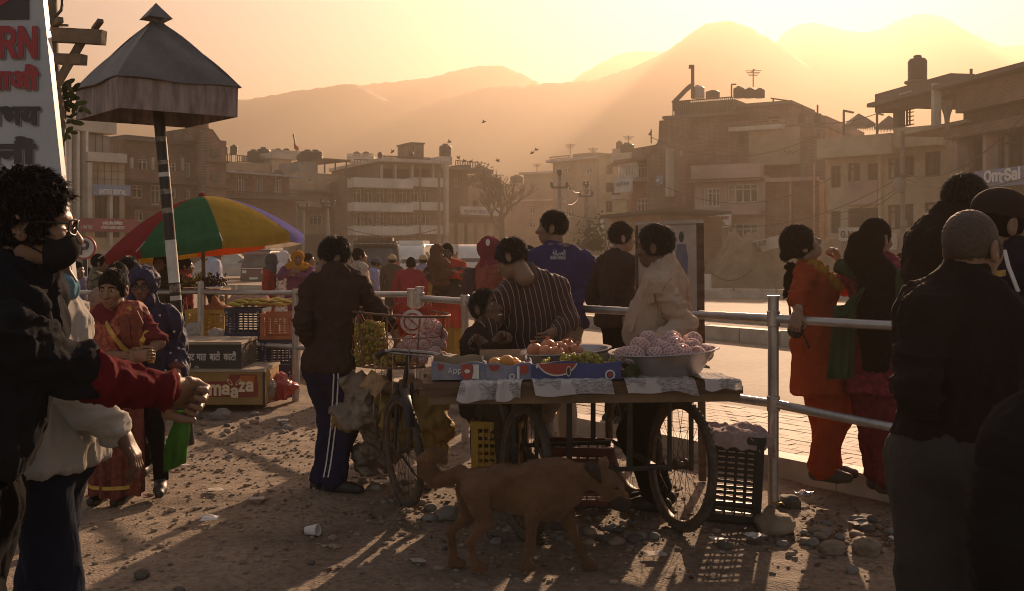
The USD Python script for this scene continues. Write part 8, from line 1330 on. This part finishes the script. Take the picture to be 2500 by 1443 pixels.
t, L = vehicle('jeep', 'dark jeep seen from behind with its roof rack, right of the vendor', 'jeep', A((905 - 1250) / F * 33, 34.8, -.05), 355, [(-2.0, .4), (1.9, .4), (1.95, .95), (.9, 1.05), (.45, 1.68), (-1.85, 1.72), (-2.02, 1.0)], 1.62, M_vdark, [('rear_window', [(-.62, -1.99, 1.06), (.62, -1.99, 1.06), (.56, -1.90, 1.58), (-.56, -1.90, 1.58)], None), ('side_window', [(.80, .5, 1.1), (.80, -1.7, 1.1), (.745, -1.7, 1.6), (.745, .3, 1.6)], None)], [('tail_lamp', (-.78, -2.06, .85), (-.66, -2.0, 1.15), M_letter_r), ('tail_lamp', (.66, -2.06, .85), (.78, -2.0, 1.15), M_letter_r), ('bumper', (-.8, -2.15, .4), (.8, -2.0, .6), M_bump), ('spoiler', (-.62, -2.05, 1.66), (.62, -1.8, 1.73), M_black), ('roof_rack', (-.68, -1.7, 1.78), (.68, .3, 1.83), M_bump), ('rack_load', (-.6, -1.5, 1.83), (.55, .1, 1.95), M_rust), ('number_plate', (-.25, -2.165, .42), (.25, -2.15, .54), M_print_w), ('mirror', (-.98, .5, 1.2), (-.8, .6, 1.42), M_print_w)], [(-.7, 1.2, .37), (.7, 1.2, .37), (-.7, -1.25, .37), (.7, -1.25, .37)])
def bus(label, u, d, w, hgt, yaw, vb, hump=True, text=True):
    zb = H + (HV - vb) / F * d; L_ = 4.6; t, L = vehicle('minibus', label, 'minibus', A((u - 1250) / F * d, d + L_ / 2, zb), yaw, [(-L_ / 2, .3), (L_ / 2 - .06, .3), (L_ / 2, .5), (L_ / 2 - .05, .95), (L_ / 2 - .5, hgt * .86), (L_ / 2 - .75, hgt * .94), (L_ / 2 - 1.0, hgt), (-L_ / 2, hgt)], w, M_vwhite, [('windscreen', [(-w * .43, L_ / 2 - .06, .98), (w * .43, L_ / 2 - .06, .98), (w * .385, L_ / 2 - .47, hgt * .82), (-w * .385, L_ / 2 - .47, hgt * .82)], M_glass), ('side_windows', [(w * .505, L_ / 2 - .9, 1.05), (w * .505, -L_ / 2 + .2, 1.05), (w * .46, -L_ / 2 + .2, hgt * .82), (w * .46, L_ / 2 - .9, hgt * .82)], M_glass), ('side_windows', [(-w * .505, -L_ / 2 + .2, 1.05), (-w * .505, L_ / 2 - .9, 1.05), (-w * .46, L_ / 2 - .9, hgt * .82), (-w * .46, -L_ / 2 + .2, hgt * .82)], M_glass)],
        [('headlamp', (-w * .46, L_ / 2 - .03, .6), (-w * .28, L_ / 2 + .02, .8), M_lamp), ('headlamp', (w * .28, L_ / 2 - .03, .6), (w * .46, L_ / 2 + .02, .8), M_lamp), ('bumper', (-w * .5, L_ / 2 - .05, .3), (w * .5, L_ / 2 + .06, .5), M_bump), ('number_plate', (-.25, L_ / 2 + .06, .34), (.25, L_ / 2 + .075, .46), M_print_w)] + ([('roof_box', (-w * .36, -1.0, hgt - .01), (w * .36, 1.2, hgt + .16), M_vwhite)] if hump else []), [(-w * .42, 1.3, .33), (w * .42, 1.3, .33), (-w * .42, -1.3, .33), (w * .42, -1.3, .33)])
    if text: mb = MB(); letters(mb, 'TOURIST', L(w * .33, L_ / 2 - .40, hgt * .735), L(-1, 0, 0) - L(0, 0, 0), unit(L(0, -.6, 1) - L(0, 0, 0)), .17, bold=2, depth=.01, width=w * .66); part(t, 'lettering', mb, M_letter_w)
bus('white minibus with tourist lettering above its windscreen, coming towards the camera', 1000, 42, 1.45, 1.78, 183, 700); bus('second white minibus right of the mother carrying a child', 1136, 44, 1.25, 1.75, 172, 694, False, False)
# ------------------------------------------------------------ poles, wires, trees, birds
def pole(label, u, d, vtop, arms_=(), lean=0.0, r=.13, zb=0):
    t = thing('utility_pole', label, 'utility pole', A((u - 1250) / F * d, d, zb)); b = A((u - 1250) / F * d, d, zb); tp = P(u + lean, vtop, d); mb = MB(); mb.tube([b, tp], [r, r * .65], 10); part(t, 'pole', mb, mat('concrete_pole', (.26, .22, .18), .85, .3, 3, .3, 20), smooth=40)
    for v, w in arms_:
        c = P(u + lean * .9, v, d - .12); mb = MB(); mb.beam(c - A(w, 0, 0), c + A(w, 0, 0), .09); part(t, 'cross_arm', mb, M_iron)
        for sx in (-1, 1): mb = MB(); q = c + A(sx * w * .94, 0, .05); mb.lathe([(.0, 0), (.07, 0), (.10, .08), (.06, .14), (.08, .22), (0, .26)], q, 10); part(t, 'insulator', mb, M_iron)
    return t
pole('utility pole with a round topped crossarm behind the maintenance man', 1366, 52, 421, [(458, .42), (428, .06)], 0); pole('paler utility pole with a crossarm right of the first one', 1431, 58, 449, [(479, .38), (455, .1)]); pole('leaning street pole with cables in front of the cream building', 2206, 40, 320, [(430, .25)], -3, .12); pole('thin utility pole behind the market umbrella', 800, 60, 488, [(497, .4), (505, .3)], 0, .11); pole('thin utility pole left of the other one behind the umbrella', 740, 62, 498, [(508, .3)], 0, .1); pole('pale lamp post by the corner of the banded block', 1072, 62, 420, [], 0, .12)
t = thing('junction_box', 'round grey junction box on the leaning street pole', 'junction box', P(2196, 452, 39.8)); mb = MB(); mb.ell(P(2196, 452, 39.8), (.28, .2, .32), 2); part(t, 'box', mb, W_grey, smooth=True); mb = MB(); mb.box(P(2208, 545, 39.6), (.2, .15, .22)); part(t, 'meter', mb, W_grey)
M_wire = mat('cable', (.05, .04, .035), .6, .2)
def wire(label, a, b, sag=.6, r=.012, n=14): t = solo('cable', MB().tube([np.asarray(a) * (1 - k) + np.asarray(b) * k - A(0, 0, sag * 4 * k * (1 - k)) for k in np.linspace(0, 1, n)], r, 5), M_wire, label, 'cable')
wire('slack cable hanging between the two utility poles, upper one', P(1387, 450, 52), P(1431, 448, 58), .5, .018); wire('slack cable hanging between the two utility poles, middle one', P(1366, 474, 52), P(1418, 472, 58), .6, .018); wire('slack cable between the crossarm of the paler pole and the brick shed', P(1446, 473, 58), P(1480, 530, 44), .4, .018); wire('loose cable loop low on the two utility poles', P(1368, 522, 52), P(1430, 522, 58), 1.1, .02); wire('lowest sagging cable behind the maintenance man', P(1368, 512, 52), P(1560, 505, 46), .5, .018)
wire('long cable crossing the front of the brick building to the leaning pole', P(1592, 500, 50), P(2200, 432, 40), 1.5, .02); wire('upper cable over the brick building roof terrace', P(1590, 335, 52), P(2000, 330, 46), 1.0, .018); wire('cable rising from the terrace parasols to the restaurant roof', P(2000, 302, 46), P(2190, 258, 41), .2, .018); wire('cable across the restaurant band at the right', P(2190, 420, 40), P(2540, 235, 30), 1.0, .018); wire('cable from the leaning pole towards the right edge', P(2200, 432, 40), P(2540, 420, 28), .5, .018); wire('cable from the leaning pole towards the brick building, lower', P(2196, 455, 40), P(2020, 520, 44), .3, .018); wire('second lower cable left of the leaning pole', P(2196, 462, 40), P(2030, 538, 44), .3, .016); wire('cable crossing the middle of the brick building', P(1592, 440, 50), P(2040, 430, 46), 1.2, .018); wire('drooping cable between the poles behind the umbrella', P(740, 505, 62), P(1066, 560, 62), 1.0, .02); wire('upper drooping cable between the poles behind the umbrella', P(800, 494, 60), P(1066, 532, 62), .8, .02); wire('rope strung along the earth bank by the far kerb', P(1730, 660, 33), P(1836, 658, 33), .35, .02)
def tree(label, u, d, vtop, vbase, spread, seed, depth=6, leaves=0, r0=.28, lean=0):
    rs = random.Random(seed); t = thing('tree', label, 'tree', A((u - 1250) / F * d, d, 0)); tr = MB(); lf = []; top = P(u, vtop, d)[2]; b0 = A((u - 1250) / F * d, d, 0); z1 = P(u, vbase, d)[2]; mb = MB(); mb.tube([b0, A(b0[0] + lean, d, z1 * .5), A(b0[0] + lean * 1.4, d, z1)], [r0, r0 * .85, r0 * .7], 10); part(t, 'trunk', mb, mat('bark', (.13, .09, .06), .9, .4, 4, .5, 20), smooth=True)
    def grow(p, dr, L, r, k):
        if k == 0 or r < .012: 
            if leaves: lf.append(p)
            return
        pts = [p]; dd = dr
        for i in range(3): dd = unit(dd + A(rs.gauss(0, .16), rs.gauss(0, .16), rs.gauss(.05, .1))); pts.append(pts[-1] + dd * L / 3)
        tr.tube(pts, [r, r * .9, r * .8, r * .68], 5, False)
        for _ in range(3 if k > 3 else 2): grow(pts[-1] if rs.random() < .7 else pts[2], unit(dd + A(rs.gauss(0, spread), rs.gauss(0, spread), rs.uniform(-.05, .5))), L * rs.uniform(.62, .86), r * .64, k - 1)
    for a in range(4): grow(A(b0[0] + lean * 1.4, d, z1 * (1 - .12 * a)), unit(A(math.cos(a * 1.7 + seed) * .6, math.sin(a * 1.7 + seed) * .6, 1)), (top - z1) * .34, r0 * .55, depth)
    part(t, 'branches', tr, mat('bark', (.13, .09, .06), .9, .4, 4, .5, 20), kind='stuff')
    if leaves:
        mb = MB()
        for p in lf:
            for _ in range(leaves): q = p + A(rs.gauss(0, .35), rs.gauss(0, .35), rs.gauss(0, .3)); a, b = rs.uniform(0, 6.28), rs.uniform(-.8, .8); e1 = A(math.cos(a), math.sin(a), b) * .22; e2 = A(-math.sin(a), math.cos(a), rs.uniform(-.5, .5)) * .12; mb.add([q - e1, q + e2, q + e1, q - e2], [[0, 1, 2, 3]])
        part(t, 'crown', mb, mat('foliage', (.06, .065, .025), .7, .4, 2, transl=.3), kind='stuff')
    return t
tree('bare leafless tree in the hazy gap between the buildings', 1222, 78, 405, 520, .5, 5, 6, 0, .26, .1); tree('leafy tree behind the flat roof left of the bare tree', 1165, 105, 405, 470, .55, 8, 5, 5, .3); tree('small leafy tree at the edge of the corner building roof', 1195, 100, 425, 480, .5, 9, 5, 6, .25)
t = thing('roof_shrub', 'dark shrub against the barrier right of the utility poles', 'shrub', P(1446, 600, 40)); mb = MB()
for _ in range(500): q = P(1446, 590, 40) + A(R.gauss(0, .28), R.gauss(0, .25), abs(R.gauss(0, .5)) - .4); a = R.uniform(0, 6.28); mb.add([q, q + A(.1 * math.cos(a), .1 * math.sin(a), .05), q + A(.02, .03, .12)], [[0, 1, 2]])
part(t, 'foliage', mb, mat('foliage', (.06, .065, .025), .7, .4, 2, transl=.3), kind='stuff')
wherep = 'over the chimney tower|left over the corner roof|over the corner roof railing|right over the corner roof railing|above the bare tree|highest, under the ridge|right over the gap, upper|right over the gap, lower|over the banded block|just beside the roof tower'.split('|')
for k, (u, v) in enumerate(((1097, 347), (1119, 386), (1133, 394), (1149, 396), (1215, 393), (1181, 298), (1309, 366), (1299, 374), (958, 371), (1084, 372))):
    t = thing('bird', 'small dark bird in flight ' + wherep[k], 'bird', P(u, v, 70), 'birds over the street'); c = P(u, v, 70); a = R.uniform(-.6, .6); mb = MB(); mb.ell(c, (.16, .05, .05), 1, np.array([A(math.cos(a), 0, math.sin(a)), A(0, 1, 0), A(-math.sin(a), 0, math.cos(a))])); part(t, 'body', mb, M_black)
    for sg in (-1, 1): mb = MB(); tip = c + A(sg * .12 + .05, -.1, .22 * R.uniform(.3, 1)); mb.add([c + A(-.07, 0, .02), c + A(.08, 0, .02), tip, c + A(-.07, 0, .03), c + A(.08, 0, .03), tip + A(0, 0, .01)], [[0, 1, 2], [5, 4, 3], [0, 2, 5], [0, 5, 3], [1, 4, 5], [1, 5, 2], [0, 3, 4], [0, 4, 1]]); part(t, 'wing', mb, M_black)
# ------------------------------------------------------------ stones and litter on the dirt
M_st = [mat('stone_%s' % n_, c, .85, .35, 9, .6, 60) for n_, c in (('grey', (.25, .22, .19)), ('tan', (.30, .22, .15)), ('dark', (.12, .095, .075)))]
def stone(c, r, seed, m, label, group, flat=.6):
    i3 = _ico(3 if r > .05 else 2); v = i3.vertices * A(1, .8, flat); v = v * (1 + .55 * (meshkit.fbm(i3.vertices * 1.3 + seed * 7.7, 3, seed) - .5))[:, None]
    nq = np.round(v * 4.0) / 4.0; v = v * .75 + nq * .25; a = seed * 1.7; v = v @ np.array([[math.cos(a), math.sin(a), 0], [-math.sin(a), math.cos(a), 0], [0, 0, 1]]); v = v * r; v[:, 2] += r * flat * .45
    solo('stone', (v + A(c[0], c[1], float(gz(c[0], c[1]))), i3.faces), m, label, 'stone', group, smooth=35)
for k, (u, v, r, m, lab) in enumerate(((1890, 1290, .135, 1, 'large rounded tan stone at the foot of the railing post'), (2035, 1345, .075, 1, 'rounded stone among the rubbish below the kerb'), (2115, 1350, .085, 1, 'pointed brown stone below the kerb at right'), (2252, 1345, .065, 0, 'pale rounded stone near the legs of the balding man'), (1925, 1232, .085, 2, 'brick shaped stone against the kerb behind the railing post'), (540, 1020, .095, 0, 'big angular grey stone in front of the amber box'), (478, 1020, .07, 2, 'dark flat stone left of the big angular stone'), (1092, 1262, .085, 0, 'flat grey stone beside the left cart wheel'), (1050, 1268, .05, 0, 'smaller grey stone touching the flat one'), (345, 1405, .045, 2, 'black lump of stone in the left foreground'), (437, 1437, .03, 2, 'small dark stone at the bottom edge'), (1085, 1338, .02, 2, 'small dark stone in the shade left of the dog'), (560, 1112, .03, 0, 'small upright stone in the sunlit dirt'), (1440, 1300, .05, 1, 'rounded stone under the cart behind the dog'), (1550, 1318, .045, 2, 'dark stone behind the muzzle of the dog'), (760, 1372, .022, 2, 'small dark stone in the sun streak'), (1930, 1350, .03, 1, 'little tan stone in front of the large one'), (1770, 1330, .05, 2, 'dark stone between the cart wheel and the crate'), (700, 1045, .06, 0, 'grey stone behind the vendor'), (1500, 1290, .05, 0, 'grey stone by the far right wheel'), (2080, 1392, .04, 0, 'grey stone in the right foreground'), (620, 1030, .05, 1, 'tan stone right of the amber box'))): stone(G(u, v), r, k + 1, M_st[m], lab, None, .7 if k in (2, 5) else .58)
zones = (('beside the bicycle', (880, 1130), (1085, 1240), 26, (.018, .045)), ('under the cart', (1180, 1260), (1600, 1340), 34, (.02, .045)), ('on the rubbish strip below the kerb', (1900, 1270), (2260, 1350), 34, (.02, .055)), ('in front of the left boxes', (440, 1000), (740, 1060), 24, (.02, .045)))
for z, (zn, (u0, v0), (u1, v1), n, (ra, rb)) in enumerate(zones):
    for k in range(n): stone(G(R.uniform(u0, u1), R.uniform(v0, v1)), R.uniform(ra, rb) * R.uniform(.7, 1.1), 40 + k + 31 * z, M_st[R.randrange(3)], 'small rough stone lying ' + zn, 'small stones ' + zn)
mb = MB(); oct_ = trimesh.creation.icosphere(0)
for k in range(3600):
    u, v = R.uniform(150, 2400), 1000 + 443 * R.random() ** 1.2
    if R.random() < .55: u, v = (R.gauss(1250, 330), R.gauss(1235, 55)) if R.random() < .6 else (R.gauss(600, 220), R.gauss(1090, 60))
    if v < 985 or v > 1470: continue
    c = G(u, v); r = abs(R.gauss(0, .008)) + .003
    if ((c - K0) @ RN) > -.12: continue
    mb.add(oct_.vertices * (1 + .5 * (NR.rand(12, 1) - .5)) * A(r, r * R.uniform(.6, 1), r * .6) + A(c[0], c[1], float(gz(c[0], c[1])) + r * .25), oct_.faces)
solo('pebbles', mb, M_st[1], kind='stuff')
M_paper = mat('scrap_paper', (.6, .54, .47), .85, .25, 30, transl=.2); M_dleaf = mat('dry_leaf', (.16, .09, .05), .8, .4, 20, transl=.15); mb = MB()
for k in range(900):
    u, v = (R.gauss(2080, 110), R.gauss(1300, 25)) if R.random() < .45 else ((R.gauss(1350, 400), R.gauss(1260, 60)) if R.random() < .5 else (R.gauss(620, 200), R.gauss(1120, 90)))
    if v < 985 or v > 1460: continue
    c = G(u, v); 
    if ((c - K0) @ RN) > -.1: continue
    a = R.uniform(0, 6.28); l = R.uniform(.008, .03); e1 = A(math.cos(a), math.sin(a), R.uniform(-.2, .5)) * l; e2 = A(-math.sin(a), math.cos(a), R.uniform(-.2, .5)) * l * .5; q = A(c[0], c[1], float(gz(c[0], c[1])) + .008); mb.add([q - e1, q + e2, q + e1, q - e2], [[0, 1, 2, 3]])
solo('leaf_litter', mb, M_dleaf, kind='stuff')
lit = ((512, 1274, .05, .02, 'white'), (690, 1030, .05, .012, 'white'), (622, 1012, .035, .012, 'white'), (930, 1180, .055, .004, 'white'), (1845, 1318, .05, .02, 'white'), (1755, 1322, .04, .006, 'white'), (1040, 1110, .05, .025, 'white'), (2205, 1330, .055, .02, 'white'), (1965, 1220, .05, .04, 'silvery'), (1900, 1240, .03, .02, 'yellow'), (2100, 1285, .05, .008, 'pale'), (525, 1200, .05, .004, 'pale'), (625, 1222, .05, .006, 'pale'), (1310, 1310, .04, .004, 'pale'), (1020, 1375, .035, .004, 'pale'), (450, 1140, .03, .006, 'white'), (1600, 1358, .05, .004, 'pale'), (865, 1100, .03, .01, 'white'))
wl = ('in the sun streak left of the vendor', 'right of the amber box', 'in front of the amber box', 'beside the rear bicycle wheel', 'below the black crate and its towel', 'right of the near cart wheel', 'behind the tail of the dog', 'near the legs of the balding man', 'against the kerb by the railing post', 'at the foot of the railing post', 'among leaves below the kerb', 'on the sunlit dirt left of the vendor', 'near the feet of the headscarf girl', 'under the belly of the dog', 'left of the hind paws of the dog', 'right of the green bag', 'under the head of the dog', 'by the sacks of the bicycle')
for k, (u, v, l, hh, col) in enumerate(lit):
    c = G(u, v); V_, F_ = sheet(lambda U, W: (c[0] + (U - .5) * l * 2 + .01 * np.sin(W * 5), c[1] + (W - .5) * l * 1.6, .012 + hh * meshkit.fbm(np.stack([U * 3 + k, W * 3, U * 0], -1), 3, k) * 1.6), 10, 10); solo('paper_scrap', thick(V_, F_, .0015), {'white': M_print_w, 'pale': M_paper, 'silvery': M_tin, 'yellow': M_gold}[col], 'crumpled %s scrap of paper lying %s' % (col, wl[k]), 'litter', smooth=True)
t = thing('paper_cup', 'crushed white paper cup lying on the shaded dirt left of the dog', 'cup', G(762, 1308)); c = G(762, 1308) + A(0, 0, .03); axc = unit(A(.8, -.3, .12)); fr = np.array([unit(np.cross(axc, A(0, 0, 1))), np.cross(axc, unit(np.cross(axc, A(0, 0, 1)))), axc]); mb = MB(); mb.lathe([(0, -.04), (.022, -.04), (.03, .035), (.033, .038), (.030, .040), (.026, .033), (.02, -.036), (0, -.036)], c, 20, fr); v, f_ = mb.get(); part(t, 'cup', rough((v, f_), .008, 40, 3), M_print_w, smooth=True)
